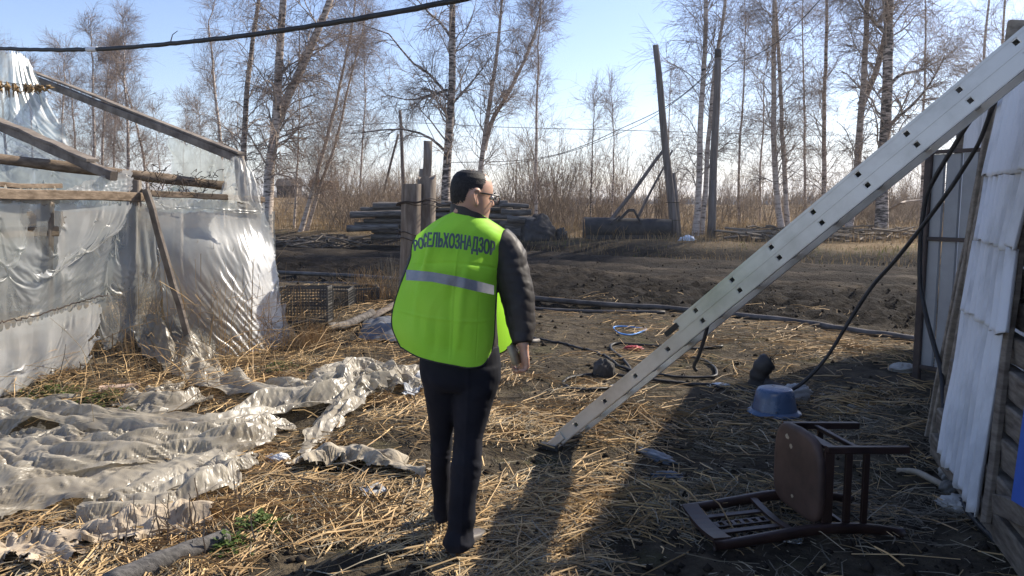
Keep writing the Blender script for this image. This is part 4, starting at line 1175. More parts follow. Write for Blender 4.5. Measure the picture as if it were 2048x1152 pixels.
# ================================================================ log pile
YL = 27.6
lr = np.random.default_rng(15)
ground_l = float(terr(P(900, 480, YL)[0], YL))
def log(x0, x1, y, z, r0, r1, tilt, label, seed, group='weathered logs in the pile behind the man'):
    K, S = 9, 10
    t = np.linspace(0, 1, K)
    q = np.stack([x0 + (x1 - x0) * t, y + tilt[0] * t + 0.03 * np.sin(t * 3 + seed), z + tilt[1] * t + 0.02 * np.sin(4 * t + seed * 2)], -1)
    rad = r0 + (r1 - r0) * t + 0.010 * vnoise(t * 7 + seed, t * 0 + seed)
    mbx = MB(); tubes(mbx, q, rad, S, m=0); 
    for e, k in ((0, -1), (-1, 1)):
        th = np.arange(S) * 2 * math.pi / S
        ring = np.stack([np.full(S, q[e, 0]), q[e, 1] + rad[e] * 0.98 * np.cos(th), q[e, 2] + rad[e] * 0.98 * np.sin(th)], -1)
        cen = q[e] + np.array([0.02 * k, 0, 0])
        mbx.add(np.concatenate([ring, cen[None]]), None, [[j, (j + 1) % S, S] for j in range(S)], m=1)
    return mbx.build('log', [M_log, M_log_end], label=label, cat='log', group=group)
px2x = lambda u, Y=YL: float((u - 1024) / F_PX * Y / ray(1024, 450)[1])
left_ends = [735, 712, 748, 728, 708, 718, 732, 722, 705, 740, 716, 726]
rows_v = [474, 462, 450, 440, 429, 418, 411]
li = 0
for ri, v in enumerate(rows_v):
    for dpt in range(3):
        u0 = left_ends[(ri * 2 + dpt * 5) % 12] + lr.uniform(-8, 14) + (25 if dpt else 0)
        u1 = 1010 + lr.uniform(-25, 45) + (30 if ri < 4 else 0)
        rr0 = lr.uniform(0.075, 0.135)
        zc = P(900, v, YL)[2]
        log(px2x(u0), px2x(u1), YL + dpt * 0.30 + lr.uniform(-0.05, 0.05), zc + lr.uniform(-0.02, 0.02), rr0, rr0 * lr.uniform(0.75, 1.0), (lr.uniform(-0.35, 0.35), lr.uniform(-0.13, 0.13)),
            'weathered grey log in the %s of the long pile, %s row' % (('bottom layer', 'second layer from below', 'third layer from below', 'middle layer', 'third layer from the top', 'second layer from the top', 'top layer')[ri], ('front', 'middle', 'back')[dpt]), li); li += 1
log(px2x(705), px2x(830), YL - 0.35, P(800, 428, YL)[2], 0.12, 0.11, (0, 0.02), 'log sticking out farthest at the left end of the pile', 40)
log(px2x(1000), px2x(1057), YL - 0.2, P(1000, 411, YL)[2], 0.09, 0.08, (0, 0.0), 'short pole on top at the right end of the log pile', 41)
log(px2x(1003), px2x(1062), YL - 0.15, P(1000, 424, YL)[2], 0.12, 0.11, (0, 0.0), 'thick butt end under the short pole at the pile right', 42)
log(px2x(700), px2x(800), YL - 0.5, P(750, 455, YL)[2], 0.13, 0.11, (0.05, 0.02), 'thick pale log low at the left of the pile', 43)
for k, (u0, u1, v) in enumerate(((1000, 1082, 447), (1010, 1088, 457), (1020, 1095, 466), (1015, 1075, 437))):
    log(px2x(u0), px2x(u1), YL - 0.1 - 0.1 * k, P(1040, v, YL)[2], 0.13, 0.12, (0, -0.1), 'dark charred beam at the right of the pile, %s of the four' % ('second from top', 'third from top', 'lowest', 'topmost')[k], 50 + k, 'dark beams at the right end of the log pile')
# charred heap against the right end of the pile
def heap(u, v, Y, sx, sy, sz, seed, label):
    c = P(u, v, Y); c[2] = float(terr(c[0], c[1]))
    n, S = 20, 36
    ph = np.linspace(0.02, math.pi / 2 + 0.15, n)[:, None]; th = np.linspace(0, 2 * math.pi, S, endpoint=False)[None]
    d = np.stack([np.sin(ph) * np.cos(th), np.sin(ph) * np.sin(th), np.cos(ph) + 0 * th], -1)
    p = d * (1 + 0.22 * crumple(d[..., 0], d[..., 1], d[..., 2], seed, 5, 1.6))[..., None] * np.array([sx, sy, sz]) + c
    mbx = MB(); mbx.add(p.reshape(-1, 3), gridq(n, S, True)); mbx.add(np.concatenate([p[0], [p[0].mean(0)]]), None, [[j, S, (j + 1) % S] for j in range(S)])
    mbx.build('charred_heap', M_steel, label=label, cat='heap')
heap(1076, 470, YL - 0.4, 0.62, 0.5, 0.85, 3, 'rounded charred heap against the right end of the log pile')
heap(1122, 478, YL - 0.2, 0.25, 0.25, 0.42, 4, 'small dark mound just right of the charred heap')

# ================================================================ poles
M_pole = mat('pole_wood', (0.10, 0.085, 0.075), (0.19, 0.165, 0.15), scale=2, stretch=(6, 6, 0.6), rough=0.9, bump=0.4, bscale=6, bdist=0.01)
def pole(name, u0, v0, u1, v1, Y, r0, r1, label, cat='pole', extra=None, K=10):
    a = P(u0, v0, Y); a[2] = float(terr(a[0], a[1])) - 0.2; b = P(u1, v1, Y)
    root = thing(name, (a[0], a[1], a[2] + 0.2), label, cat)
    mbx = MB(); t = np.linspace(0, 1, K)
    q = a[None] * (1 - t)[:, None] + b[None] * t[:, None]; q[1:-1, 0] += 0.015 * np.sin(t[1:-1] * 9 + u0)
    tubes(mbx, q, r0 + (r1 - r0) * t, 10, cap=True); mbx.build('shaft', M_pole, root)
    if extra: extra(root)
    return root
def p1x(root):
    mbx = MB(); a, b = P(1356, 490, 28.1), P(1346, 346, 28.1); a[2] = float(terr(a[0], a[1])) - 0.1; tubes(mbx, np.stack([a, (a + b) / 2, b]), np.array([0.15, 0.14, 0.12]), 8, cap=True); mbx.build('stub_post', M_pole, root)
    for v in (405, 440):
        mbx = MB(); c = P(1347, v, 28); th = np.linspace(0, 2 * math.pi, 20); tubes(mbx, np.stack([c[0] + 0.27 * np.cos(th), c[1] + 0.05 + 0.22 * np.sin(th), c[2] + 0 * th], -1), np.full(20, 0.012), 4); mbx.build('wire', M_wire, root)
pole('utility_pole', 1351, 490, 1311, 90, 28, 0.165, 0.105, 'tall wooden pole leaning left with a stub bound to its foot', extra=p1x)
def p2x(root):
    mbx = MB(); c = P(1436, 106, 28); revolve(mbx, [(0.0, 0.14), (0.11, 0.14), (0.13, 0.10), (0.13, -0.16), (0.10, -0.18)], c, 12); mbx.build('insulator_cap', M_steel, root)
    mbx = MB(); bar(mbx, P(1426, 480, 28.0) + np.array([0, -0.1, 0]), P(1424, 360, 28.0) + np.array([0, -0.12, 0]), 0.12, 0.06, up=(0, 1, 0)); mbx.build('splint', M_pole, root)
pole('utility_pole', 1421, 494, 1437, 100, 28, 0.155, 0.115, 'straight wooden pole with insulator cap, wires tied at its top', extra=p2x)
pole('prop_pole', 1190, 482, 1326, 302, 28.6, 0.085, 0.06, 'thick prop pole slanting up to the leaning pole', 'pole')
pole('prop_pole', 1250, 482, 1345, 300, 29.2, 0.06, 0.035, 'thinner crooked prop pole slanting beside the thick one', 'pole')
pole('utility_pole', 811, 440, 800, 220, 46, 0.14, 0.09, 'distant thin utility pole left of the bound posts', extra=None)
pole('prop_pole', 752, 440, 797, 268, 46.2, 0.085, 0.07, 'slanting brace propping the distant utility pole', 'pole')

# wires
def wire_px(pts, Y, rad, label):
    return cable('wire', [P(u, v, y) for (u, v, y) in pts], rad, label, 'wire', matl=M_black, n=60, S=4)
wire_px([(1437, 118, 27.9), (1480, 122, 24), (1530, 100, 20), (1580, 62, 17), (1640, 0, 14), (1720, -90, 11)], 0, 0.011, 'drooping wire from the straight pole up over the ladder')
wire_px([(1436, 125, 28), (1380, 178, 29), (1320, 220, 30), (1240, 258, 32), (1170, 290, 34), (1100, 312, 36), (1020, 322, 38), (900, 325, 41)], 0, 0.016, 'upper of two wires sagging left from the straight pole')
wire_px([(1436, 131, 28), (1370, 188, 29.2), (1300, 238, 30.4), (1240, 266, 32), (1150, 300, 34.5), (1080, 318, 37), (1000, 330, 39)], 0, 0.012, 'lower of two wires sagging left from the straight pole')
wire_px([(330, 278, 46), (560, 262, 46), (800, 246, 46), (1000, 254, 46), (1300, 262, 46), (1600, 270, 46), (1900, 268, 46)], 0, 0.016, 'thin level wire crossing the sky behind the trees')
wire_px([(300, 330, 47), (560, 312, 46.5), (800, 256, 46)], 0, 0.012, 'thin wire falling left from the distant pole')

# ================================================================ dozer blade lying by the poles
bl = GT(1245, 494); bl[1] = 26.6; bl[2] = float(terr(bl[0], 26.6))
blade = thing('dozer_blade', tuple(bl), 'dark steel blade with a bracket on top below the slanting poles', 'blade')
W_ = 2.95; K = 15
arc = [(0.10 - 0.36 * math.sin(math.pi * (0.12 + 0.80 * t)), 0.0 + 0.74 * (0.5 - 0.5 * math.cos(math.pi * (0.06 + 0.94 * t)))) for t in np.linspace(0, 1, K)]
mbx = MB(); vv = []
xs = np.linspace(-W_ / 2, W_ / 2, 9)
for x in xs:
    for (dy, z) in arc: vv.append(bl + np.array([x + 0.06 * z * np.sign(x), dy, z * (1 - 0.10 * (x / W_ + 0.5))]))
vv = np.array(vv); q = gridq(9, K)
mbx.add(vv, q); mbx.add(vv + np.array([0, 0.05, -0.01]), q[:, ::-1])
mbx.build('plate', M_steel, blade)
for sg in (-1, 1):
    x = sg * (W_ / 2 + 0.03); mbx = MB()
    side = [bl + np.array([x + 0.06 * z * sg, dy, z * (1 - 0.10 * (x / W_ + 0.5))]) for (dy, z) in arc] + [bl + np.array([x, 0.42, 0.0])]
    n_ = len(side); vv = np.array(side + [p + np.array([0.02 * sg, 0, 0]) for p in side])
    mbx.add(vv, [[i, i + 1, n_ + i + 1, n_ + i] for i in range(n_ - 1)] + [[n_ - 1, 0, n_, 2 * n_ - 1]], [[n_ - 1, i + 1, i] for i in range(n_ - 2)] + [[2 * n_ - 1, n_ + i, n_ + i + 1] for i in range(n_ - 2)]); mbx.build('end_plate', M_steel, blade, smooth=False)
for (x0, x1, z0, z1, w) in ((-0.35, 0.0, 0.62, 0.98, 0.09), (0.0, 0.18, 0.98, 0.98, 0.11), (0.18, 0.45, 0.98, 0.50, 0.07), (-0.65, -0.30, 0.50, 0.78, 0.06)):
    mbx = MB(); bar(mbx, bl + np.array([x0, -0.25, z0]), bl + np.array([x1, -0.22, z1]), w, w, up=(0, 1, 0)); mbx.build('bracket_arm', M_steel, blade, smooth=False)
mbx = MB(); bar(mbx, bl + np.array([-W_ / 2, -0.20, 0.04]), bl + np.array([W_ / 2, -0.20, 0.04]), 0.03, 0.14); mbx.build('cutting_edge', M_steel, blade, smooth=False)

# ================================================================ rusty tank and hut far behind
M_rust = mat('rusty_tank', (0.14, 0.07, 0.045), (0.26, 0.15, 0.10), scale=2, rough=0.85)
tk = P(650, 378, 62); tz = float(terr(tk[0], tk[1])); tank = thing('rusty_tank', (tk[0], tk[1], tz), 'rusty tank with a round drum on a mound far behind the leaning birches', 'tank')
def drum(a, b, r, name, S=18):
    a, b = np.asarray(a, float), np.asarray(b, float); t_ = (b - a) / np.linalg.norm(b - a)
    q = np.stack([a, a + t_ * 0.02, a + t_ * 0.1, b - t_ * 0.1, b - t_ * 0.02, b]); mbx = MB(); tubes(mbx, q, np.array([r * 0.7, r * 0.93, r, r, r * 0.93, r * 0.7]), S, cap=True); return mbx.build(name, M_rust, tank)
c0 = P(650, 372, 62)
drum(c0 + (-0.45, 0.3, 0.05), c0 + (0.95, 0.3, 0.0), 0.40, 'drum'); drum(c0 + (-0.75, -0.5, 0.12), c0 + (-0.75, 0.9, 0.12), 0.50, 'round_drum')
for dx in (-0.3, 0.6):
    mbx = MB(); box(mbx, ((c0[0] + dx), c0[1] + 0.3, (tz + c0[2] - 0.35) / 2), (0.12, 0, 0), (0, 0.35, 0), (0, 0, max(0.1, (c0[2] - 0.3 - tz) / 2))); mbx.build('support', M_rust, tank, smooth=False)
hut_c = P(573, 372, 80); hz = float(terr(hut_c[0], hut_c[1])); hut = thing('hut', (hut_c[0], hut_c[1], hz), 'low dark hut far behind the forked birch', 'hut')
M_hut = mat('hut_wall', (0.05, 0.042, 0.038), (0.10, 0.085, 0.075), scale=3, rough=0.9)
ht = P(573, 356, 80)[2]; he = P(573, 370, 80)[2]
mbx = MB(); box(mbx, (hut_c[0], 81, (hz + he) / 2), (1.0, 0, 0), (0, 1.2, 0), (0, 0, (he - hz) / 2)); mbx.build('wall', M_hut, hut, smooth=False)
mbx = MB(); a_ = np.array([hut_c[0], 81, 0]); rv = [a_ + (-1.2, -1.4, he - 0.1), a_ + (1.2, -1.4, he - 0.1), a_ + (1.2, 0, ht), a_ + (-1.2, 0, ht), a_ + (-1.2, 1.4, he - 0.1), a_ + (1.2, 1.4, he - 0.1)]
mbx.add(rv, [[0, 1, 2, 3], [3, 2, 5, 4], [0, 4, 5, 1]], [[0, 3, 4], [1, 5, 2]]); mbx.build('roof', M_hut, hut, smooth=False)
mbx = MB(); box(mbx, (hut_c[0] + 0.3, 79.78, (hz + he) / 2 - 0.1), (0.35, 0, 0), (0, 0.03, 0), (0, 0, (he - hz) / 2 - 0.12)); mbx.build('door', M_steel, hut, smooth=False)

# brushwood heap and fallen branches by the right hand trees
r_ = np.random.default_rng(8); n_ = 420
bu = r_.uniform(1480, 1845, n_); bY = r_.uniform(25.5, 30, n_); bx_ = (bu - 1024) / F_PX * bY
L_ = r_.uniform(0.4, 2.4, n_); a_ = r_.normal(0, 0.55, n_); zz = terr(bx_, bY) + np.abs(r_.normal(0.05, 0.13, n_)) + 0.03
d_ = np.stack([np.cos(a_), np.sin(a_), r_.normal(0, 0.08, n_)], -1) * L_[:, None]
c_ = np.stack([bx_, bY, zz], -1); pol = np.stack([c_ - d_ / 2, c_ + r_.normal(0, 0.06, (n_, 3)), c_ + d_ / 2], 1)
mbx = MB(); rb_ = r_.uniform(0.012, 0.05, n_); tubes(mbx, pol, np.stack([rb_, rb_ * 0.85, rb_ * 0.6], 1), 5)
mbx.build('brushwood', mat('brushwood', (0.085, 0.068, 0.052), (0.22, 0.18, 0.14), scale=1, rough=0.9, island=0.4), kind='stuff', label='heap of fallen branches and brushwood under the right birches', cat='brushwood')
cable('fallen_branch', [GT(1770, 432, 0.5), P(1790, 412, 33), P(1815, 402, 33.2), P(1850, 400, 33.4), P(1890, 405, 33.6)], 0.045, 'pale fallen branch arching beside the thick birch', 'branch', matl=M_limb)
r_ = np.random.default_rng(18); n_ = 160
bu = r_.uniform(560, 720, n_); bY = r_.uniform(27, 31, n_); bx_ = (bu - 1024) / F_PX * bY
L_ = r_.uniform(0.4, 2.0, n_); a_ = r_.normal(0.3, 0.7, n_); zz = terr(bx_, bY) + np.abs(r_.normal(0.05, 0.12, n_)) + 0.03
d_ = np.stack([np.cos(a_), np.sin(a_), r_.normal(0, 0.1, n_)], -1) * L_[:, None]; c_ = np.stack([bx_, bY, zz], -1)
mbx = MB(); rb_ = r_.uniform(0.012, 0.045, n_); tubes(mbx, np.stack([c_ - d_ / 2, c_ + r_.normal(0, 0.06, (n_, 3)), c_ + d_ / 2], 1), np.stack([rb_, rb_ * 0.85, rb_ * 0.6], 1), 5)
mbx.build('brushwood', bpy.data.materials['brushwood'], kind='stuff', label='broken branches strewn left of the log pile', cat='brushwood')

# ================================================================ film material
def film_material(name, clear, dirt, tint=(0.80, 0.83, 0.82), rough=0.28, dirtcol=(0.36, 0.31, 0.24), thin=0.5, gloss=0.5, bump=0.35):
    """old polyethylene: part see-through, part milky, glossy, with dirt patches"""
    m = bpy.data.materials.new(name); m.use_nodes = True
    nt = m.node_tree; N = nt.nodes; L = nt.links
    N.remove(N['Principled BSDF']); out = N['Material Output']
    tc = N.new('ShaderNodeTexCoord')
    def noise(sc, det=5, ro=0.6):
        n = N.new('ShaderNodeTexNoise'); n.inputs['Scale'].default_value = sc; n.inputs['Detail'].default_value = det; n.inputs['Roughness'].default_value = ro
        L.new(tc.outputs['Object'], n.inputs['Vector']); return n.outputs['Fac']
    def rng(f, a, b, c, d):
        r = N.new('ShaderNodeMapRange'); r.inputs['From Min'].default_value = a; r.inputs['From Max'].default_value = b; r.inputs['To Min'].default_value = c; r.inputs['To Max'].default_value = d
        L.new(f, r.inputs[0]); return r.outputs[0]
    dcol = N.new('ShaderNodeMix'); dcol.data_type = 'RGBA'
    dcol.inputs['A'].default_value = (*tint, 1); dcol.inputs['B'].default_value = (*dirtcol, 1)
    L.new(rng(noise(2.4, 7), 0.42, 0.72, 0.0, dirt), dcol.inputs['Factor'])
    bp = N.new('ShaderNodeBump'); bp.inputs['Strength'].default_value = bump; bp.inputs['Distance'].default_value = 0.012
    L.new(noise(22, 6, 0.7), bp.inputs['Height'])
    dif = N.new('ShaderNodeBsdfDiffuse'); L.new(dcol.outputs['Result'], dif.inputs[0]); L.new(bp.outputs[0], dif.inputs['Normal'])
    trl = N.new('ShaderNodeBsdfTranslucent'); L.new(dcol.outputs['Result'], trl.inputs[0]); L.new(bp.outputs[0], trl.inputs['Normal'])
    mx1 = N.new('ShaderNodeMixShader'); mx1.inputs[0].default_value = thin
    L.new(dif.outputs[0], mx1.inputs[1]); L.new(trl.outputs[0], mx1.inputs[2])
    trp = N.new('ShaderNodeBsdfTransparent'); trp.inputs[0].default_value = (0.93, 0.95, 0.94, 1)
    mx2 = N.new('ShaderNodeMixShader'); L.new(rng(noise(1.3, 4), 0.3, 0.7, clear - 0.18, clear + 0.18), mx2.inputs[0])
    L.new(mx1.outputs[0], mx2.inputs[1]); L.new(trp.outputs[0], mx2.inputs[2])
    gl = N.new('ShaderNodeBsdfGlossy'); gl.inputs['Roughness'].default_value = rough; gl.inputs[0].default_value = (1, 1, 1, 1); L.new(bp.outputs[0], gl.inputs['Normal'])
    lw = N.new('ShaderNodeFresnel'); lw.inputs['IOR'].default_value = 1.5
    fr = rng(lw.outputs[0], 0.0, 1.0, 0.012, gloss)
    mx3 = N.new('ShaderNodeMixShader'); L.new(fr, mx3.inputs[0]); L.new(mx2.outputs[0], mx3.inputs[1]); L.new(gl.outputs[0], mx3.inputs[2])
    L.new(mx3.outputs[0], out.inputs['Surface'])
    return m
M_film_clear = film_material('film_clear', 0.44, 0.15, tint=(0.46, 0.51, 0.50), rough=0.45, gloss=0.16, bump=0.06)
M_film_wall = film_material('film_wall', 0.60, 0.6, tint=(0.44, 0.455, 0.43), rough=0.45, dirtcol=(0.26, 0.23, 0.18), gloss=0.08, bump=0.08)
M_film_bright = film_material('film_bright', 0.40, 0.3, tint=(0.60, 0.60, 0.575), rough=0.45, gloss=0.11, bump=0.12)
M_film_thick = film_material('film_crumpled', 0.20, 0.9, tint=(0.44, 0.40, 0.325), rough=0.42, dirtcol=(0.22, 0.18, 0.125), thin=0.34, gloss=0.05, bump=0.05)
M_film_shiny = film_material('film_shiny', 0.55, 0.2, tint=(0.58, 0.60, 0.59), rough=0.55, gloss=0.30, bump=0.15)

def relax(X, ru, rv, steps, pin=None, grav=0.0035, collide=None, confine=None, bend=0.2, sub=3, damp=0.86, inner=None):
    """position-based film solver: X (nu,nv,3) settles with near-inextensible threads ru (nu-1,nv), rv (nu,nv-1)"""
    X = X.copy(); prev = X.copy()
    pp_ = X[pin].copy() if pin is not None else None
    du = np.sqrt(ru[:, :-1] ** 2 + rv[:-1, :] ** 2)
    def link(a, b, rest, k):
        d = b - a; L = np.sqrt((d * d).sum(-1)) + 1e-9
        c = d * ((L - rest) / L * 0.5 * k)[..., None]
        a += c; b -= c
    bu = ru[:-1] + ru[1:]; bv = rv[:, :-1] + rv[:, 1:]
    for it in range(steps):
        V = (X - prev) * damp; prev = X.copy(); X = X + V; X[..., 2] -= grav
        for s_ in range(sub):
            for o in (0, 1):
                n = (X.shape[0] - o) // 2
                link(X[o:o + 2 * n:2], X[o + 1:o + 1 + 2 * n:2], ru[o:o + 2 * n:2], 1.0)
                m = (X.shape[1] - o) // 2
                link(X[:, o:o + 2 * m:2], X[:, o + 1:o + 1 + 2 * m:2], rv[:, o:o + 2 * m:2], 1.0)
            link(X[:-1, :-1], X[1:, 1:], du, 0.25); link(X[1:, :-1], X[:-1, 1:], du, 0.25)
            if bend:
                for o in (0, 1, 2, 3):
                    a_, b_ = X[o:-2:4], X[o + 2::4]; k_ = min(len(a_), len(b_)); link(a_[:k_], b_[:k_], bu[o::4][:k_], bend)
                    a_, b_ = X[:, o:-2:4], X[:, o + 2::4]; k_ = min(a_.shape[1], b_.shape[1]); link(a_[:, :k_], b_[:, :k_], bv[:, o::4][:, :k_], bend)
            if confine is not None: X = confine(X)
            if pin is not None: X[pin] = pp_
            if collide is not None: X = collide(X)
    return X

def film(name, ctrl, nu, nv, matl, parent=None, amp=0.02, f0=2.2, seed=0, fold=0.0, fold_n=7, fold_axis=1, ragged=0.03, rag_f=6.0, sides='tblr', holes=(), slack=(1.025, 1.04), pins='tlra', steps=26, **kw):
    """sheet of film hung on the world control points (R,C,3): pinned here and there, slack, torn at the edges"""
    nu, nv = max(20, int(nu * 0.95)), max(20, int(nv * 0.95))
    p = patch(np.asarray(ctrl, float), nu, nv); n = normals_grid(p)
    A, B = np.meshgrid(np.linspace(0, 1, nu), np.linspace(0, 1, nv), indexing='ij')
    r = np.random.default_rng(700 + seed)
    ru = np.linalg.norm(np.diff(p, axis=0), axis=2) * slack[0]; rv = np.linalg.norm(np.diff(p, axis=1), axis=2) * slack[1]
    pin = np.zeros((nu, nv), bool)
    if 't' in pins:
        k = 0
        while k < nv: pin[0, k] = True; k += int(r.integers(2, 7))
        pin[0, -1] = True
    if 'b' in pins: pin[-1, r.integers(0, nv, 5)] = True
    if 'l' in pins: pin[r.integers(0, nu, 5), 0] = True; pin[-1, 0] = True
    if 'r' in pins: pin[r.integers(0, nu, 5), -1] = True; pin[-1, -1] = True
    if 'a' in pins:
        pin[r.integers(2, nu - 2, 6), r.integers(2, nv - 2, 6)] = True
    keep_p = p.copy()
    p = p + n * (0.02 * fbm(A * 9 + seed, B * 7, seed * 0.3, 3) + 0.012 * r.normal(size=A.shape) * 0.3 + fold * np.sin(B * fold_n * 6.28 + 3 * fbm(A * 2, B * 2, seed, 2)))[..., None] * (~pin)[..., None]
    p[pin] = keep_p[pin]
    p = relax(p, ru, rv, steps, pin, 0.0011, bend=0.14, sub=3)
    # the torn outline
    mu, mv = nu, nv
    keep = np.ones((mu - 1, mv - 1), bool)
    a = (A[:-1, :-1] + A[1:, 1:]) / 2; b = (B[:-1, :-1] + B[1:, 1:]) / 2
    j = ragged * (0.8 + fbm(a * rag_f + seed, b * rag_f - seed, 3.0, 4, 0.65) * 1.8)
    if 't' in sides: keep &= a > j
    if 'b' in sides: keep &= (1 - a) > j
    if 'l' in sides: keep &= b > j
    if 'r' in sides: keep &= (1 - b) > j
    for (ha, hb, ra_, rb_) in holes:
        w = ((a - ha) / ra_) ** 2 + ((b - hb) / rb_) ** 2 + 0.9 * fbm(a * 7 + ha * 9, b * 7, seed, 3)
        keep &= w > 1
    q = gridq(mu, mv)[keep.ravel()]
    used, inv = np.unique(q, return_inverse=True)
    mbx = MB(); mbx.add(p.reshape(-1, 3)[used], inv.reshape(-1, 4))
    return mbx.build(name, matl, parent, **kw)

def Yw(u):            # distance of the greenhouse front wall along its length
    return 6.0 + 2.4 * np.asarray(u, float) / 545.0
def W(u, v, off=0.0):
    return P(u, v, Yw(u) + off)

gh = thing('greenhouse', tuple(GT(330, 700)), 'ruined greenhouse of grey timber hung with torn plastic film', 'greenhouse')
M_gw = mat('greenhouse_timber', (0.12, 0.10, 0.085), (0.25, 0.215, 0.18), scale=2.0, stretch=(3, 3, 3), rough=0.88, bump=0.5, bscale=14, spec=0.12, bdist=0.006)
M_gw2 = mat('greenhouse_rail', (0.105, 0.078, 0.055), (0.24, 0.185, 0.135), scale=4.5, stretch=(2, 2, 5), rough=0.9, bump=0.8, bscale=16, spec=0.12, bdist=0.006)
def gbar(name, a, b, w, h, up=(0, 0, 1), segs=8, wob=0.004, mt=None, seed=0):
    mbx = MB(); bar(mbx, a, b, w, h, up=up, segs=segs, wob=wob, seed=seed); return mbx.build(name, mt or M_gw, gh, smooth=False)
# rafters: a square timber with a flat lath nailed on top
rl_hi, rl_lo = P(45, 150, 10.3), P(480, 318, 8.1)
gbar('rafter', rl_hi, rl_lo, 0.07, 0.085, seed=1)
gbar('rafter_lath', rl_hi + (0.1, -0.01, 0.058), rl_lo + (0.02, -0.01, 0.058), 0.10, 0.022, seed=2)
rm_hi, rm_lo = P(-70, 222, 8.15), P(228, 352, 6.85)
gbar('rafter', rm_hi, rm_lo, 0.07, 0.085, seed=3)
gbar('rafter_lath', rm_hi + (0, 0, 0.06), (rm_hi * 0.12 + rm_lo * 0.88) + (0, 0, 0.06), 0.12, 0.025, seed=4)
# round purlin behind, front wall rails, posts and the leaning plank
mbx = MB(); pu = spline_even([P(-120, 300, 6.6), P(0, 318, 7.1), P(225, 345, 7.6), P(450, 372, 8.35)], 20); tubes(mbx, pu, np.full(20, 0.052) + 0.004 * np.sin(np.arange(20)), 9, cap=True); mbx.build('purlin', M_gw2, gh)
gbar('top_rail', W(-140, 386, 0), W(285, 393, 0), 0.06, 0.085, mt=M_gw2, seed=5)
gbar('top_rail', W(283, 386, 0.05), W(528, 399, 0.02), 0.06, 0.06, mt=M_gw2, seed=6)
gbar('top_lath', W(-140, 371, 0.05), W(120, 372, 0.05), 0.05, 0.04, mt=M_gw2, seed=9)
gbar('corner_post', W(505, 720, 0.12), W(478, 312, 0.0), 0.09, 0.07, up=(0, 1, 0), seed=7)
gbar('post', W(262, 730, 0.15), W(272, 360, 0.08), 0.08, 0.08, up=(0, 1, 0), seed=8)
gbar('post', W(90, 800, 0.2), W(95, 380, 0.1), 0.08, 0.08, up=(0, 1, 0), seed=18)
gbar('leaning_plank', W(378, 682, -0.30), W(292, 378, -0.10), 0.075, 0.035, up=(0.5, 1, 0.1), seed=10)
gbar('middle_rail', W(-60, 470, 0.12), W(112, 462, 0.12), 0.06, 0.085, mt=M_gw2, seed=11)
# far side timbers glimpsed through the film
bk = lambda u, v, d: P(u, v, Yw(u) + d)
gbar('back_post', bk(120, 640, 4.0), bk(118, 330, 4.0), 0.09, 0.09, up=(0, 1, 0), seed=12)
gbar('back_post', bk(360, 600, 3.6), bk(358, 372, 3.6), 0.09, 0.09, up=(0, 1, 0), seed=13)

R = lambda rows, off=0.0: np.array([[W(u, v, off + (o[0] if o else 0)) for (u, v, *o) in row] for row in rows])
# big bright sheet at the right of the leaning plank, bulging forward at its foot
film('film_sheet', R([[(300, 396), (380, 400), (460, 402), (532, 408)], [(312, 470), (390, 470, -.16), (480, 480, -.20), (556, 488, -.06)],
                      [(322, 570), (400, 575, -.27), (490, 580, -.32), (560, 580, -.12)], [(332, 650, -.1), (410, 655, -.33), (500, 660, -.38), (580, 650, -.16)], [(338, 702, -.15), (420, 712, -.37), (510, 712, -.42), (598, 700, -.22)]]),
     120, 130, M_film_shiny, gh, seed=1, fold=0.002, fold_n=3, slack=(1.004, 1.004), pins='tlr', ragged=0.02, sides='br')
# narrow loose flap round the corner
film('film_flap', R([[(516, 408), (535, 412), (550, 420)], [(528, 470), (545, 475), (553, 480)], [(535, 530), (548, 535), (558, 545)], [(538, 590), (548, 592), (560, 590)]], 0.08), 60, 24, M_film_wall, gh, amp=0.012, seed=3, ragged=0.05, fold=0.015, fold_n=3)
film('film_flap', R([[(545, 590), (560, 596), (572, 604)], [(540, 630), (562, 632), (574, 636)], [(550, 660), (585, 662), (598, 668)], [(530, 700), (575, 705), (592, 690)]], -0.12), 50, 36, M_film_bright, gh, amp=0.028, f0=4, seed=4, ragged=0.06)
# gathered middle sheet left of the plank
film('film_sheet', R([[(232, 398), (262, 402), (285, 405), (306, 402)], [(226, 470), (255, 475), (288, 475), (318, 470)], [(200, 560), (245, 565), (290, 560), (328, 550)], [(192, 675), (235, 668), (285, 660), (330, 650)]], -0.02),
     100, 80, M_film_wall, gh, amp=0.02, f0=2.2, seed=5, fold=0.022, fold_n=4, ragged=0.05, sides='br')
# left upper sheets
film('film_sheet', R([[(-60, 392), (60, 396), (160, 398), (262, 402)], [(-60, 460), (60, 468), (160, 470), (250, 468)], [(-60, 540), (60, 548), (150, 545), (232, 535)], [(-60, 660), (50, 645), (130, 620), (218, 596)]], 0.0),
     110, 120, M_film_wall, gh, amp=0.022, f0=2.0, seed=6, ragged=0.035, sides='br', holes=((0.16, 0.50, 0.16, 0.07), (0.10, 0.33, 0.08, 0.05)), fold=0.010, fold_n=4, slack=(1.03, 1.035))
film('film_sheet', R([[(-60, 396), (10, 395), (62, 398)], [(-60, 450), (10, 452), (55, 470)], [(-60, 520), (5, 510), (40, 500)]], -0.06), 60, 60, M_film_wall, gh, amp=0.03, f0=4, seed=7, ragged=0.08, sides='br')
film('film_sheet', R([[(118, 398), (200, 400), (268, 404)], [(112, 440), (180, 448), (245, 420)], [(105, 500), (150, 478), (225, 440)], [(62, 545), (120, 505), (205, 462)]], -0.07), 80, 80, M_film_bright, gh, amp=0.020, f0=3.5, seed=8, ragged=0.06, sides='brl', fold=0.012, fold_n=4, fold_axis=0)
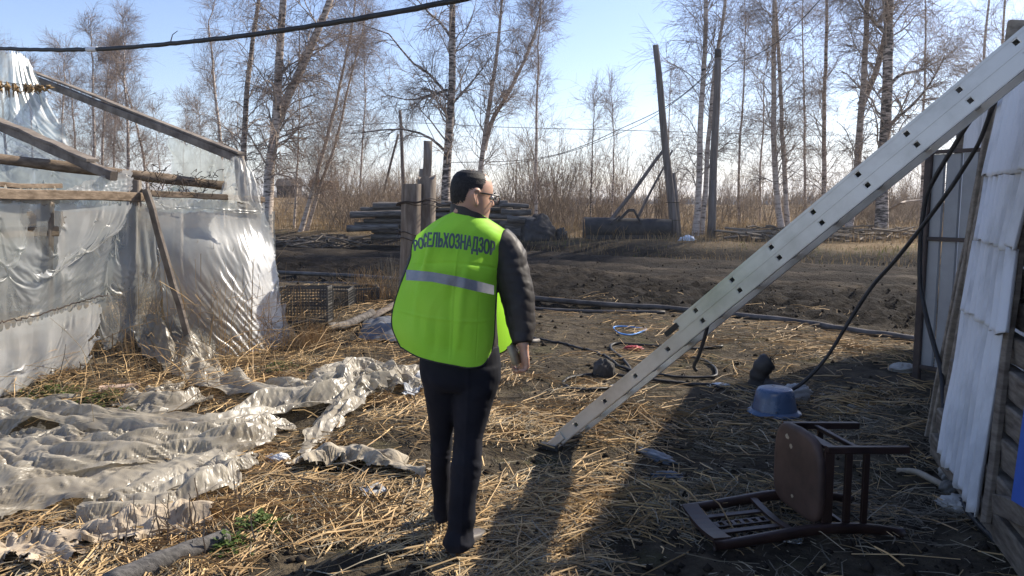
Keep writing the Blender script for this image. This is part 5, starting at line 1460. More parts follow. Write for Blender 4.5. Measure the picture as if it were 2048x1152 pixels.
# lower left sheet with the stitched seam, torn off above the ground
film('film_sheet', R([[(-60, 655), (50, 640), (130, 615), (216, 590)], [(-60, 710), (50, 690), (120, 665), (205, 628)], [(-60, 780), (40, 760), (110, 715), (195, 668)], [(-60, 850), (30, 822), (100, 765), (165, 718)]], -0.09),
     110, 120, M_film_bright, gh, amp=0.026, f0=2.6, seed=9, ragged=0.06, rag_f=9, sides='br', fold=0.016, fold_n=4, slack=(1.035, 1.04))
seam = spline_even([W(-60, 652, -0.125), W(50, 637, -0.125), W(130, 612, -0.125), W(216, 588, -0.125)], 60); seam += np.random.default_rng(2).normal(0, 0.006, seam.shape)
mbx = MB(); tubes(mbx, seam, np.full(60, 0.006), 4); mbx.build('seam_cord', M_wire, gh)
# roof remnants: hanging film behind the rafters
RB = lambda rows: np.array([[P(u, v, Y) for (u, v, Y) in row] for row in rows])
film('roof_film', RB([[(-80, 88, 9.4), (0, 98, 9.6), (35, 102, 9.8), (60, 120, 10)], [(-80, 180, 9.2), (0, 190, 9.4), (60, 200, 9.6), (118, 205, 9.8)], [(-80, 280, 9.0), (20, 280, 9.2), (100, 280, 9.3), (165, 300, 9.4)], [(-80, 380, 8.8), (60, 385, 8.8), (170, 385, 9.0), (262, 352, 9.0)]]),
     90, 90, M_film_clear, gh, amp=0.02, f0=1.6, seed=10, fold=0.035, fold_n=6, ragged=0.03, sides='r')
film('roof_film', RB([[(30, 98, 9.9), (55, 115, 9.95), (88, 196, 10.0)], [(30, 150, 9.9), (60, 160, 9.95), (92, 205, 10.0)], [(35, 200, 9.9), (65, 205, 10), (100, 212, 10.05)]]), 40, 40, M_film_clear, gh, amp=0.02, seed=11, fold=0.03, fold_n=3, ragged=0.04, sides='b')
film('roof_film', RB([[(328, 262, 8.75), (380, 285, 8.6), (440, 308, 8.4), (484, 325, 8.2)], [(340, 295, 8.8), (390, 318, 8.7), (445, 335, 8.5), (486, 345, 8.3)], [(330, 345, 8.9), (390, 352, 8.8), (440, 362, 8.6), (482, 365, 8.4)], [(265, 392, 9.0), (360, 395, 8.9), (440, 395, 8.7), (490, 392, 8.5)]]),
     70, 90, M_film_clear, gh, amp=0.02, f0=2, seed=12, fold=0.025, fold_n=5, ragged=0.03, sides='l')
film('roof_film', RB([[(-80, 300, 8.9), (60, 320, 8.9), (160, 332, 8.9), (262, 345, 8.9)], [(-80, 350, 8.9), (60, 355, 8.9), (160, 362, 8.9), (258, 368, 8.9)], [(-80, 400, 8.9), (60, 400, 8.9), (160, 400, 8.9), (262, 398, 8.9)]]), 40, 80, M_film_clear, gh, amp=0.025, seed=13, fold=0.03, fold_n=6, ragged=0.03)
# cloth-like tuft tied over the rafter end, and the flap over the rail
film('film_tuft', RB([[(462, 312, 8.0), (474, 312, 7.95), (486, 316, 7.95), (494, 322, 8.0)], [(452, 345, 8.0), (472, 345, 7.9), (492, 345, 7.88), (512, 348, 8.0)], [(440, 385, 8.05), (468, 385, 7.9), (498, 385, 7.88), (522, 388, 8.0)], [(434, 408, 8.05), (466, 402, 7.95), (502, 405, 7.95), (528, 428, 8.0)]]),
     60, 70, M_film_bright, gh, amp=0.012, f0=3, seed=14, steps=8, fold=0.035, fold_n=4, ragged=0.05, sides='b')
film('film_flap', R([[(98, 392), (160, 360), (220, 342), (268, 334)], [(110, 395), (165, 375), (225, 358), (270, 352)], [(120, 402), (170, 392), (228, 380), (266, 374)]], -0.07), 40, 70, M_film_bright, gh, amp=0.012, f0=4, seed=15, steps=10, ragged=0.05)
film('film_flap', R([[(-60, 372), (40, 368), (110, 372)], [(-60, 385), (40, 384), (120, 388)], [(-60, 398), (40, 400), (118, 402)]], -0.05), 24, 70, M_film_thick, gh, amp=0.014, f0=5, seed=16, steps=10, ragged=0.10, rag_f=12, sides='bt')
film('film_flap', R([[(300, 392), (400, 394), (528, 402)], [(302, 402), (400, 406), (530, 414)], [(304, 414), (400, 412), (528, 424)]], -0.045), 24, 90, M_film_bright, gh, amp=0.014, f0=5, seed=17, steps=10, ragged=0.08, rag_f=12, sides='bt')
# back wall film
film('back_film', np.array([[bk(u, v, 3.7) for u in (-120, 80, 240, 400, 520)] for v in (390, 470, 560, 640)]), 50, 90, M_film_wall, gh, amp=0.04, f0=1.2, seed=19, fold=0.03, fold_n=8, ragged=0.03, sides='')

# string of dried fish-like bundles along the cord
st = thing('drying_string', tuple(P(40, 168, 8.9)), 'string of shrivelled dry plants hanging under the greenhouse rafter', 'string')
cp = spline_even([P(-40, 158, 8.8), P(20, 166, 8.8), P(60, 170, 8.8), P(104, 172, 8.8)], 30); mbx = MB(); tubes(mbx, cp, np.full(30, 0.004), 4); mbx.build('cord', M_wire, st)
M_dried = mat('dried_leaf', (0.16, 0.10, 0.045), (0.34, 0.23, 0.11), scale=20, rough=0.9)
for k, u in enumerate((2, 16, 32, 48, 60, 72, 86, 97)):
    r_ = np.random.default_rng(60 + k); base = cp[np.argmin(np.abs(cp[:, 0] - P(u, 168, 8.8)[0]))]
    n_ = 7; L_ = r_.uniform(0.04, 0.12, n_) * (0.6 if k > 5 else 1)
    pol = np.stack([np.stack([base + r_.normal(0, 0.008, 3), base + r_.normal(0, 0.018, 3) - (0, 0, l * 0.5), base + r_.normal(0, 0.03, 3) - (0, 0, l)]) for l in L_])
    mbx = MB(); tubes(mbx, pol, np.stack([np.full(n_, 0.006), np.full(n_, 0.014), np.full(n_, 0.004)], 1), 5, cap=True); mbx.build('dried_bundle', M_dried, st)

# ================================================================ film trailing over the ground
def swath(name, pts, widths, hgt, matl, label, seed=0, pleats=5, amp=0.02, nu=160, nv=44, lift=0.024, ragged=0.05, ratio=1.4, sides='tblr', steps=30):
    """a long gathered strip of film dropped along a ground path: more cloth than room, so it buckles into folds"""
    r = np.random.default_rng(300 + seed)
    c = spline_even(np.array([GT(u, v) for (u, v) in pts]), nu)
    w = np.interp(np.linspace(0, 1, nu), np.linspace(0, 1, len(widths)), widths)
    w = w * 1.22
    hh = 0.85 * np.interp(np.linspace(0, 1, nu), np.linspace(0, 1, len(hgt)), hgt) * (1 + 0.5 * fbm(np.linspace(0, 9, nu) + 3 * seed, np.ones(nu), 0.0, 2))
    pleats = max(2, pleats * 0.55)
    t = np.gradient(c, axis=0); t[:, 2] = 0; t /= np.linalg.norm(t, axis=1, keepdims=True)
    s = np.stack([-t[:, 1], t[:, 0], 0 * t[:, 0]], -1)
    A, B = np.meshgrid(np.linspace(0, 1, nu), np.linspace(-1, 1, nv), indexing='ij')
    wob = 1 + 0.45 * fbm(np.linspace(0, 9, nu) + seed, np.zeros(nu), 0.0, 2)
    w = w * wob
    p = c[:, None] + s[:, None] * (B * (w / 2)[:, None])[..., None]
    slope = math.sqrt(ratio ** 2 - 1)
    ph = 1.0 * fbm(A * 2.6 + seed, B * 0.6, seed * 0.7, 2)
    sw = (B * pleats * 0.5 + ph) % 1.0
    pl = np.where(sw < 0.66, sw / 0.66, (1 - sw) / 0.34)
    big = sstep(-0.3, 0.4, fbm(A * 3.4 + 7 * seed, B * 1.3, 4.0, 2))
    z0 = slope * (w / (2 * pleats))[:, None] * pl * (0.22 + 0.62 * big)
    LL = seg_len = np.linalg.norm(np.diff(c, axis=0), axis=1).sum()
    bm = B * (w / 2)[:, None]
    def fold_lines(freqs, slp, spread, sd):
        q = np.random.default_rng(sd); h = 0.0
        for f in freqs:
            for rep in range(2):
                th = q.uniform(-spread, spread); wv = 0.10 * fbm(A * LL * f * 0.3, bm * f * 0.3, f + rep, 2)
                mk = sstep(0.0, 0.4, fbm(A * LL * 1.1 + 17 * f, bm * 2.2 + 3 * rep, sd * 1.0, 2))
                h = h + mk * slp / (4 * f) * tri(f * (A * LL * math.sin(th) + bm * math.cos(th)) + wv + q.random())
        return h
    z1 = fold_lines((3.5, 6.0, 10.0), 0.55, 0.55, 40 + seed) + fold_lines((2.5, 4.5, 8.0), 0.16, 1.5, 80 + seed)
    p[..., 2] = terr(p[..., 0], p[..., 1]) + lift + z0 + hh[:, None] * (1 - np.abs(B) ** 2.5) + z1 - z1.min() * 0.5
    seg = np.linalg.norm(np.diff(c, axis=0), axis=1)
    ru = np.linalg.norm(np.diff(p, axis=0), axis=2); rv = np.linalg.norm(np.diff(p, axis=1), axis=2)
    zg = terr(p[..., 0], p[..., 1]); core = hh[:, None] * np.clip(1 - np.abs(B) ** 2.5, 0, 1) * 0.8
    def collide(X):
        X[..., 2] = np.maximum(X[..., 2], zg + lift + core)
        return X
    p = relax(p, ru, rv, 7, None, 0.0010, collide, None, bend=0.0, sub=3, damp=0.7)
    a = (A[:-1, :-1] + A[1:, 1:]) / 2; b = (B[:-1, :-1] + B[1:, 1:]) / 4 + 0.5
    j = ragged * (0.7 + fbm(a * 14 + seed, b * 4, 3.0, 4, 0.65) * 2.0)
    keep = np.ones(a.shape, bool)
    if 't' in sides: keep &= a > j * 0.4
    if 'b' in sides: keep &= 1 - a > j * 0.4
    if 'l' in sides: keep &= b > j
    if 'r' in sides: keep &= 1 - b > j
    q = gridq(nu, nv)[keep.ravel()]; used, inv = np.unique(q, return_inverse=True)
    mbx = MB(); mbx.add(p.reshape(-1, 3)[used], inv.reshape(-1, 4))
    return mbx.build(name, matl, smooth=False, label=label, cat='plastic film', group='plastic film trailing over the ground')

swath('plastic_film', [(335, 690), (370, 735), (430, 775), (510, 795), (600, 795), (680, 782), (740, 765)], [0.55, 0.50, 0.42, 0.34, 0.30, 0.36, 0.5], [0.20, 0.16, 0.08, 0.05, 0.05, 0.05, 0.06], M_film_thick,
      'twisted tail of film trailing from the greenhouse corner to the white heap', 1, 5, 0.022)
swath('plastic_film', [(-90, 935), (60, 938), (200, 935), (330, 915), (440, 890)], [1.25, 1.2, 1.05, 0.75, 0.35], [0.02, 0.03, 0.03, 0.02, 0.01], M_film_thick,
      'wide flat sheet of film lying under the rolled folds', 20, 9, 0.02, nu=170, nv=110, ratio=1.12, lift=0.016)
swath('plastic_film', [(-80, 858), (60, 856), (200, 862), (330, 872), (430, 872), (540, 845), (640, 808), (720, 782), (790, 768)], [0.50, 0.48, 0.42, 0.40, 0.40, 0.42, 0.38, 0.36, 0.34], [0.10, 0.10, 0.09, 0.08, 0.07, 0.08, 0.08, 0.06, 0.05], M_film_thick,
      'long upper roll of dirty white film curving across the straw', 2, 5, 0.022, nu=230, nv=64)
swath('plastic_film', [(-80, 930), (60, 935), (190, 935), (300, 925), (390, 905), (470, 885), (560, 858)], [0.5, 0.48, 0.5, 0.46, 0.40, 0.34, 0.2], [0.05, 0.06, 0.07, 0.09, 0.09, 0.07, 0.04], M_film_thick,
      'broad middle fold of white film left of the man', 3, 4, 0.022, ratio=1.25, nu=200, nv=64)
swath('plastic_film', [(-80, 1000), (60, 1000), (180, 1000), (290, 975), (380, 945), (450, 920)], [0.55, 0.52, 0.44, 0.38, 0.32, 0.2], [0.06, 0.07, 0.07, 0.06, 0.05, 0.03], M_film_thick,
      'lowest smooth fold of grey-white film at the picture edge', 4, 4, 0.016, ratio=1.10, nu=190, nv=64)
swath('plastic_film', [(150, 1048), (250, 1035), (340, 1012), (420, 978), (480, 935), (500, 915)], [0.26, 0.26, 0.26, 0.26, 0.24, 0.12], [0.04, 0.04, 0.05, 0.06, 0.05, 0.02], M_film_thick,
      'pointed film end lying below the broad folds', 5, 4, 0.016, ratio=1.12, nu=150)
swath('plastic_film', [(690, 800), (715, 775), (750, 768), (790, 775), (815, 790)], [0.5, 0.62, 0.66, 0.6, 0.3], [0.05, 0.10, 0.13, 0.10, 0.04], M_film_thick,
      'crumpled bright heap of film beside the man', 6, 7, 0.03, nu=120, nv=60)
swath('plastic_film', [(720, 800), (680, 835), (645, 870), (612, 905), (600, 918)], [0.30, 0.24, 0.18, 0.14, 0.08], [0.04, 0.04, 0.03, 0.03, 0.02], M_film_thick,
      'narrow twisted tail of film running down from the bright heap', 7, 4, 0.014, nu=110, nv=30)
swath('plastic_film', [(590, 950), (640, 930), (700, 928), (760, 938), (810, 952), (862, 958)], [0.16, 0.22, 0.24, 0.22, 0.18, 0.12], [0.03, 0.05, 0.06, 0.05, 0.04, 0.03], mat('dirty_cloth', (0.20, 0.165, 0.12), (0.42, 0.37, 0.29), scale=7, rough=0.8, bump=0.3, bscale=30),
      'greyish dirty strip of film lying between white folds and the man', 8, 4, 0.018, nu=110, nv=30)
swath('plastic_film', [(275, 800), (310, 815), (350, 820), (385, 800)], [0.34, 0.42, 0.40, 0.24], [0.04, 0.05, 0.05, 0.05], M_film_thick,
      'separate scrap of film standing up between the upper rolls', 9, 4, 0.03, nu=80, nv=40)
swath('plastic_film', [(110, 1100), (180, 1085), (250, 1080), (330, 1065), (440, 1045)], [0.16, 0.22, 0.24, 0.22, 0.12], [0.02, 0.03, 0.03, 0.03, 0.02], mat('brown_film', (0.26, 0.205, 0.145), (0.46, 0.385, 0.29), scale=9, rough=0.75, bump=0.3, bscale=30),
      'brown shredded film among the stalks at the bottom', 10, 5, 0.02, nu=110, nv=30, ragged=0.14)
swath('plastic_film', [(-20, 1120), (80, 1115), (160, 1130)], [0.2, 0.25, 0.2], [0.03, 0.03, 0.02], bpy.data.materials['brown_film'], 'brown shredded film in the bottom corner', 11, 5, 0.02, nu=70, nv=30, ragged=0.14)
swath('plastic_film', [(820, 800), (838, 778), (852, 758)], [0.12, 0.14, 0.10], [0.02, 0.03, 0.02], mat('grey_sleeve', (0.28, 0.29, 0.30), (0.42, 0.43, 0.44), scale=7, rough=0.5), 'flat grey strip leaning at the man\'s left leg', 12, 2, 0.008, nu=40, nv=16)

# dry weeds inside the greenhouse and stubble in front of it
def weed_clump(name, u, v, n, hmin, hmax, spread, seed, matl, label, rad=0.004, off=0.0, lean=0.3, where=None):
    r = np.random.default_rng(seed); c = GT(u, v) if where is None else on_ground(where)
    x = c[0] + r.normal(0, spread, n); y = c[1] + off + r.normal(0, spread, n); z = terr(x, y) - 0.01
    h = r.uniform(hmin, hmax, n); a = r.uniform(0, 2 * math.pi, n); l = np.abs(r.normal(0, lean, n)) * h
    s = np.linspace(0, 1, 5)[None]
    pol = np.stack([x[:, None] + (np.cos(a) * l)[:, None] * s ** 1.6, y[:, None] + (np.sin(a) * l)[:, None] * s ** 1.6, z[:, None] + h[:, None] * s * (1 - 0.25 * s * (l / h)[:, None])], -1)
    pol[:, 1:] += r.normal(0, 0.008, (n, 4, 3))
    mbx = MB(); tubes(mbx, pol, np.full((n, 1), rad) * r.uniform(0.5, 1.2, (n, 1)) * np.linspace(1, 0.5, 5)[None], 3)
    return mbx.build(name, matl, smooth=False, kind='stuff', label=label, cat='weeds')
weed_clump('dry_weeds', 0, 0, 420, 0.5, 1.15, 0.30, 1, M_straw, 'tall dry weeds glowing behind the bright film', where=P(395, 640, Yw(395) + 0.22))
weed_clump('dry_weeds', 0, 0, 420, 0.3, 0.75, 0.30, 2, M_straw, 'dry weeds bent behind the foot of the bright film', where=P(470, 640, Yw(470) + 0.12), lean=0.8)
weed_clump('dry_weeds', 0, 0, 300, 0.3, 0.9, 0.5, 3, M_straw_grey, 'dry weeds inside the greenhouse', where=P(250, 640, Yw(250) + 0.9), lean=0.5)
weed_clump('dry_weeds', 622, 695, 420, 0.10, 0.32, 0.12, 4, M_straw, 'bright straw tuft right of the film foot', rad=0.003)
weed_clump('dry_weeds', 742, 630, 320, 0.15, 0.55, 0.22, 5, M_straw, 'dry weeds growing through the crates', rad=0.003, lean=0.4)
weed_clump('dry_weeds', 610, 650, 320, 0.1, 0.40, 0.28, 6, M_straw_grey, 'dry weeds around the leftmost crate', rad=0.003, lean=0.5)
weed_clump('dry_weeds', 788, 600, 120, 0.2, 0.7, 0.10, 7, M_straw_grey, 'dry weed tuft at the bound posts', rad=0.003, lean=0.25)
weed_clump('stubble', 250, 715, 300, 0.12, 0.5, 0.5, 8, M_straw, 'tangled broken stalks under the torn film', lean=1.2)
weed_clump('stubble', 190, 745, 26, 0.12, 0.30, 0.22, 9, M_straw, 'upright cut stalks under the torn film', rad=0.008, lean=0.1)
M_stalk = mat('cut_stalk', (0.16, 0.12, 0.085), (0.30, 0.235, 0.16), scale=6, rough=0.85, island=0.3)
for k, (u, v) in enumerate(((230, 1120), (300, 1095), (380, 1075), (470, 1010), (400, 1105))):
    weed_clump('stubble', u, v, 9, 0.10, 0.24, 0.09, 30 + k, M_stalk, 'upright dark cut stalks near the bottom edge', rad=0.005, lean=0.15)
r_ = np.random.default_rng(71)
weed_clump('dry_stems', 560, 725, 240, 0.10, 0.5, 0.7, 40, M_straw, 'tangled dry stems in front of the bright film', lean=1.5)
weed_clump('dry_stems', 330, 770, 160, 0.10, 0.45, 0.45, 41, M_straw, 'tangled dry stems between the film rolls', lean=1.8)
# vines hanging at the rail
r_ = np.random.default_rng(33); n_ = 46
b_ = np.stack([W(u, v, 0.03) for u, v in zip(r_.uniform(290, 440, n_), r_.uniform(340, 385, n_))])
pol = b_[:, None] + np.cumsum(r_.normal(0, 0.035, (n_, 6, 3)) + np.array([0, 0, -0.008]), 1)
mbx = MB(); tubes(mbx, pol, np.full((n_, 6), 0.0035), 4); mbx.build('dry_vine', M_wire, gh)

# ================================================================ the man
_P_plain = P
def P(u, v, Y):
    # the figure was measured at 3.5 m; its feet meet the ground a little nearer
    return _P_plain(u, v, np.asarray(Y, float) * 0.943)
YM = 3.50
foot_r = G(905, 1116, 0.0)
person = thing('person', (float(P(915, 900, YM)[0]), YM * 0.943, 0.0), 'man in a lime green safety vest and dark trousers walking away, head turned right', 'person')

M_skin = bpy.data.materials.new('skin'); M_skin.use_nodes = True
_b = M_skin.node_tree.nodes['Principled BSDF']; _b.inputs['Base Color'].default_value = (0.50, 0.295, 0.205, 1); _b.inputs['Roughness'].default_value = 0.5
_b.inputs['Subsurface Weight'].default_value = 0.25; _b.inputs['Subsurface Radius'].default_value = (0.012, 0.004, 0.002); _b.inputs['Subsurface Scale'].default_value = 0.6
M_hair = mat('black_hair', (0.010, 0.009, 0.009), (0.028, 0.025, 0.024), scale=90, rough=0.6, bump=0.5, bscale=260, bdist=0.004, spec=0.25)
M_jacket = mat('black_jacket', (0.017, 0.0145, 0.014), (0.036, 0.030, 0.028), scale=6, rough=0.55, spec=0.35, bump=0.12, bscale=120, bdist=0.002)
M_trouser = mat('navy_trousers', (0.008, 0.009, 0.014), (0.017, 0.018, 0.026), scale=5, rough=0.8, spec=0.15, bump=0.1, bscale=200, bdist=0.001)
M_vest = mat('hivis_vest', (0.43, 0.93, 0.055), (0.50, 0.97, 0.08), scale=3, rough=0.6, spec=0.3, bump=0.10, bscale=160, bdist=0.0015, trans=0.30)
M_band = mat('reflective_band', (0.20, 0.21, 0.24), (0.28, 0.29, 0.32), scale=20, rough=0.5, metal=0.2)
M_print = mat('vest_print', (0.055, 0.085, 0.095), (0.08, 0.11, 0.12), scale=20, rough=0.6)
M_shoe = mat('brown_shoe', (0.055, 0.047, 0.041), (0.115, 0.10, 0.088), scale=8, rough=0.45, spec=0.4)

def loft(mb, rings, S=20, cap=True, power=2.0):
    """rings: (centre, half-axis a, half-axis b)"""
    th = np.arange(S) * 2 * math.pi / S
    c, s = np.cos(th), np.sin(th)
    e = 2.0 / power
    c = np.sign(c) * np.abs(c) ** e; s = np.sign(s) * np.abs(s) ** e
    v = np.array([np.asarray(r[0])[None] + c[:, None] * np.asarray(r[1])[None] + s[:, None] * np.asarray(r[2])[None] for r in rings])
    n = len(rings)
    t = None
    vv = v.reshape(-1, 3)
    if cap:
        vv = np.concatenate([vv, [rings[0][0]], [rings[-1][0]]])
        t = [[j, n * S, (j + 1) % S] for j in range(S)] + [[(n - 1) * S + j, (n - 1) * S + (j + 1) % S, n * S + 1] for j in range(S)]
    mb.add(vv, gridq(n, S, True)[:, ::-1], t)

def px_loft(mb, lev, depth, S=20, n=40, power=2.2, cap=True):
    """rings from photo outlines: lev rows (v, uL, uR, Y); depth = half thickness per row"""
    lev = np.array(lev, float); dep = np.array(depth, float)
    L_ = spline(np.concatenate([lev, dep[:, None]], 1), n)
    rings = []
    for (v, ul, ur, Y, d) in L_:
        a, b = P(ul, v, Y), P(ur, v, Y)
        rings.append(((a + b) / 2, (b - a) / 2, np.array([0, d, 0])))
    loft(mb, rings, S, cap, power)

def limb(mb, pts, rad, S=14, n=24, flat=1.0):
    q = spline_even(pts, n); r = np.interp(np.linspace(0, 1, n), np.linspace(0, 1, len(rad)), rad)
    tubes(mb, q, r, S, cap=True)

# ---- head frame
Hc = P(944, 391, 3.50)
yaw = math.radians(24); pit = math.radians(-7)
hf = np.array([math.cos(yaw) * math.cos(pit), math.sin(yaw) * math.cos(pit), math.sin(pit)])
hr = np.cross(hf, (0, 0, 1)); hr /= np.linalg.norm(hr)
hu = np.cross(hr, hf)
PROF = np.array([(-0.116, .052, -.002, .030), (-0.110, .074, -.017, .044), (-0.100, .085, -.032, .054), (-0.085, .087, -.052, .061), (-0.070, .089, -.068, .065), (-0.055, .090, -.080, .069),
                 (-0.035, .092, -.090, .072), (-0.015, .091, -.096, .075), (0.0, .089, -.099, .076), (0.012, .095, -.101, .077), (0.025, .097, -.102, .077), (0.050, .093, -.101, .075), (0.075, .082, -.094, .069),
                 (0.095, .063, -.080, .057), (0.107, .040, -.058, .040), (0.113, .006, -.016, .006)])
HS = 0.955   # head scale
def head_pts(h, a, off=0.0):
    xf = np.interp(h, PROF[:, 0], PROF[:, 1]) + off; xb = np.interp(h, PROF[:, 0], PROF[:, 2]) - off; w = np.interp(h, PROF[:, 0], PROF[:, 3]) + off
    cx, hl = (xf + xb) / 2, (xf - xb) / 2
    ca, sa = np.cos(a), np.sin(a)
    e = 0.92
    x = cx + hl * np.sign(ca) * np.abs(ca) ** e; y = w * np.sign(sa) * np.abs(sa) ** e * (1 - 0.16 * np.clip(ca, 0, 1) ** 2)
    front = np.clip(ca, 0, 1)
    nose = np.exp(-(y / 0.012) ** 2) * np.interp(h, [-0.045, -0.034, -0.024, 0.0, 0.016], [0, 0.027, 0.025, 0.010, 0])
    x = x + front * nose
    x = x - front * 0.010 * np.exp(-((np.abs(y) - 0.032) / 0.016) ** 2) * np.exp(-((h - 0.0) / 0.011) ** 2)
    x = x + front * 0.005 * np.exp(-(y / 0.022) ** 2) * (np.exp(-((h + 0.058) / 0.005) ** 2) + np.exp(-((h + 0.070) / 0.005) ** 2))
    x = x + front * 0.005 * np.exp(-(y / 0.020) ** 2) * np.exp(-((h + 0.095) / 0.010) ** 2)
    return Hc + HS * (x[..., None] * hf + y[..., None] * hr + h[..., None] * hu)
hh = np.concatenate([np.linspace(-0.116, 0.1, 60), np.linspace(0.103, 0.113, 6)]); aa = np.linspace(0, 2 * math.pi, 64, endpoint=False)
HH, AA = np.meshgrid(hh, aa, indexing='ij')
hp = head_pts(HH, AA)
body = MB()
def add_head(mb, p):
    n, S = p.shape[:2]; v = np.concatenate([p.reshape(-1, 3), [p[0].mean(0)], [p[-1].mean(0)]])
    mb.add(v, gridq(n, S, True)[:, ::-1], [[j, n * S, (j + 1) % S] for j in range(S)] + [[(n - 1) * S + j, (n - 1) * S + (j + 1) % S, n * S + 1] for j in range(S)])
add_head(body, hp)
def hp1(x, y, z): return Hc + HS * (hf * x + hr * y + hu * z)
for sg in (1, -1):      # ears: a curled rim, an inner bowl and a lobe
    def er(x, o, z): return hp1(-0.008 + x, sg * (0.074 + o), -0.008 + z)
    rim = [er(0.010, 0.0, 0.012), er(0.008, 0.010, 0.026), er(-0.004, 0.016, 0.034), er(-0.018, 0.019, 0.028), er(-0.022, 0.020, 0.010), er(-0.017, 0.018, -0.010), er(-0.006, 0.012, -0.026), er(0.004, 0.005, -0.034), er(0.008, 0.0, -0.026)]
    limb(body, rim, [0.0045] * 5 + [0.005, 0.0065, 0.006, 0.004], 8, 40)
    bowl = [er(-0.006, 0.002, 0.022), er(-0.008, 0.004, 0.006), er(-0.006, 0.004, -0.010), er(0.001, 0.002, -0.026)]
    limb(body, bowl, [0.011, 0.012, 0.010, 0.007], 8, 16)
# neck, torso, arms, legs of the body
nb = P(940, 455, 3.515)
loft(body, [(hp1(-0.02, 0, -0.05), hf * 0.062, hr * 0.058), (hp1(-0.022, 0, -0.09), hf * 0.060, hr * 0.056), (nb + (0, 0, 0.02), np.array([0.060, 0, 0]), np.array([0, 0.062, 0])), (nb + (0, 0, -0.06), np.array([0.085, 0, 0]), np.array([0, 0.07, 0]))], 20)
px_loft(body, [(452, 900, 975, 3.52), (475, 858, 1005, 3.52), (520, 850, 998, 3.51), (600, 856, 990, 3.51), (680, 858, 985, 3.51), (740, 862, 985, 3.51)], [0.06, 0.085, 0.10, 0.10, 0.10, 0.10])
sh_r, el_r, wr_r = P(1004, 492, 3.52), P(1036, 596, 3.47), P(1046, 692, 3.40)
sh_l, el_l, wr_l = P(858, 496, 3.54), P(824, 600, 3.59), P(848, 640, 3.82)
limb(body, [sh_r, (sh_r + el_r) / 2, el_r, (el_r + wr_r) / 2, wr_r], [0.050, 0.046, 0.040, 0.036, 0.026])
limb(body, [sh_l, (sh_l + el_l) / 2, el_l, (el_l + wr_l) / 2, wr_l], [0.050, 0.046, 0.040, 0.036, 0.026])
RLEG = [(730, 902, 1002, 3.50), (760, 905, 999, 3.50), (792, 905, 988, 3.50), (840, 907, 976, 3.50), (878, 908, 967, 3.495), (920, 904, 962, 3.485), (959, 900, 958, 3.475), (1000, 898, 953, 3.47), (1040, 895, 949, 3.465), (1075, 889, 947, 3.455), (1092, 891, 945, 3.45)]
LLEG = [(730, 838, 925, 3.52), (760, 843, 925, 3.525), (792, 851, 918, 3.54), (849, 858, 910, 3.58), (900, 860, 904, 3.62), (935, 861, 902, 3.65), (970, 864, 902, 3.69), (1007, 869, 904, 3.725), (1036, 868, 904, 3.74)]
def shrink(L_, k): return [(v, ul + k * (ur - ul), ur - k * (ur - ul), Y) for (v, ul, ur, Y) in L_]
px_loft(body, shrink(RLEG, 0.16), [0.075, 0.075, 0.073, 0.068, 0.062, 0.055, 0.055, 0.05, 0.042, 0.036, 0.036])
px_loft(body, shrink(LLEG, 0.16), [0.075, 0.075, 0.073, 0.066, 0.058, 0.055, 0.05, 0.04, 0.036])
# hands: palm, four curled fingers, thumb
def hand(mb, w, down, side, fwd):
    """w wrist, down = finger direction, side = from thumb side to little finger, fwd = palm-ward curl"""
    down, side, fwd = [np.asarray(k, float) / np.linalg.norm(k) for k in (down, side, fwd)]
    loft(mb, [(w - down * 0.02, side * 0.027, fwd * 0.020), (w + down * 0.01, side * 0.029, fwd * 0.019), (w + down * 0.04, side * 0.041, fwd * 0.017), (w + down * 0.075, side * 0.043, fwd * 0.015), (w + down * 0.09, side * 0.040, fwd * 0.011)], 16)
    for k, (o, L_) in enumerate(((-0.031, 0.068), (-0.0105, 0.076), (0.0105, 0.070), (0.031, 0.056))):
        k0 = w + down * (0.083 - 0.004 * abs(k - 1.2)) + side * o
        k1 = k0 + (down * 0.82 + fwd * 0.5) * L_ * 0.45
        k2 = k1 + (down * 0.15 + fwd * 0.95) * L_ * 0.32
        k3 = k2 + (down * -0.55 + fwd * 0.7) * L_ * 0.26
        limb(mb, [k0, k1, k2, k3], [0.0095, 0.009, 0.0085, 0.0075], 10, 14)
    t0 = w + down * 0.030 - side * 0.030; t1 = t0 + down * 0.028 - side * 0.018 + fwd * 0.014; t2 = t1 + down * 0.026 + fwd * 0.018; t3 = t2 + down * 0.018 + side * 0.006 + fwd * 0.012
    limb(mb, [t0, t1, t2, t3], [0.012, 0.0115, 0.010, 0.0085], 10, 14)
hand(body, wr_r + np.array([0.004, 0, -0.005]), (0.05, 0.1, -1), (0.35, -0.9, 0.0), (-0.9, -0.35, 0.05))
hand(body, wr_l, (0.15, 0.9, -0.25), (0.1, 0.2, -1), (0.95, 0, 0.1))
for (h_, t_) in ((G(903, 1118, 0.0), G(962, 1068, 0.0)), (G(884, 1052, 0.0), G(890, 985, 0.0))):
    d_ = (t_ - h_) / np.linalg.norm(t_ - h_); zf = max(float(terr(h_[0], h_[1])), float(terr(*(h_ + d_ * 0.295)[:2]))) + 0.012
    h_ = h_ + np.array([0, 0, zf]); limb(body, [h_ + d_ * 0.055 + (0, 0, 0.11), h_ + d_ * 0.055 + (0, 0, 0.045), h_ + d_ * 0.12 + (0, 0, 0.036), h_ + d_ * 0.22 + (0, 0, 0.028)], [0.026, 0.026, 0.022, 0.014])
bm_ = remesh('body', body, 0.0062, 2)
link_mesh('body', bm_, M_skin, person)

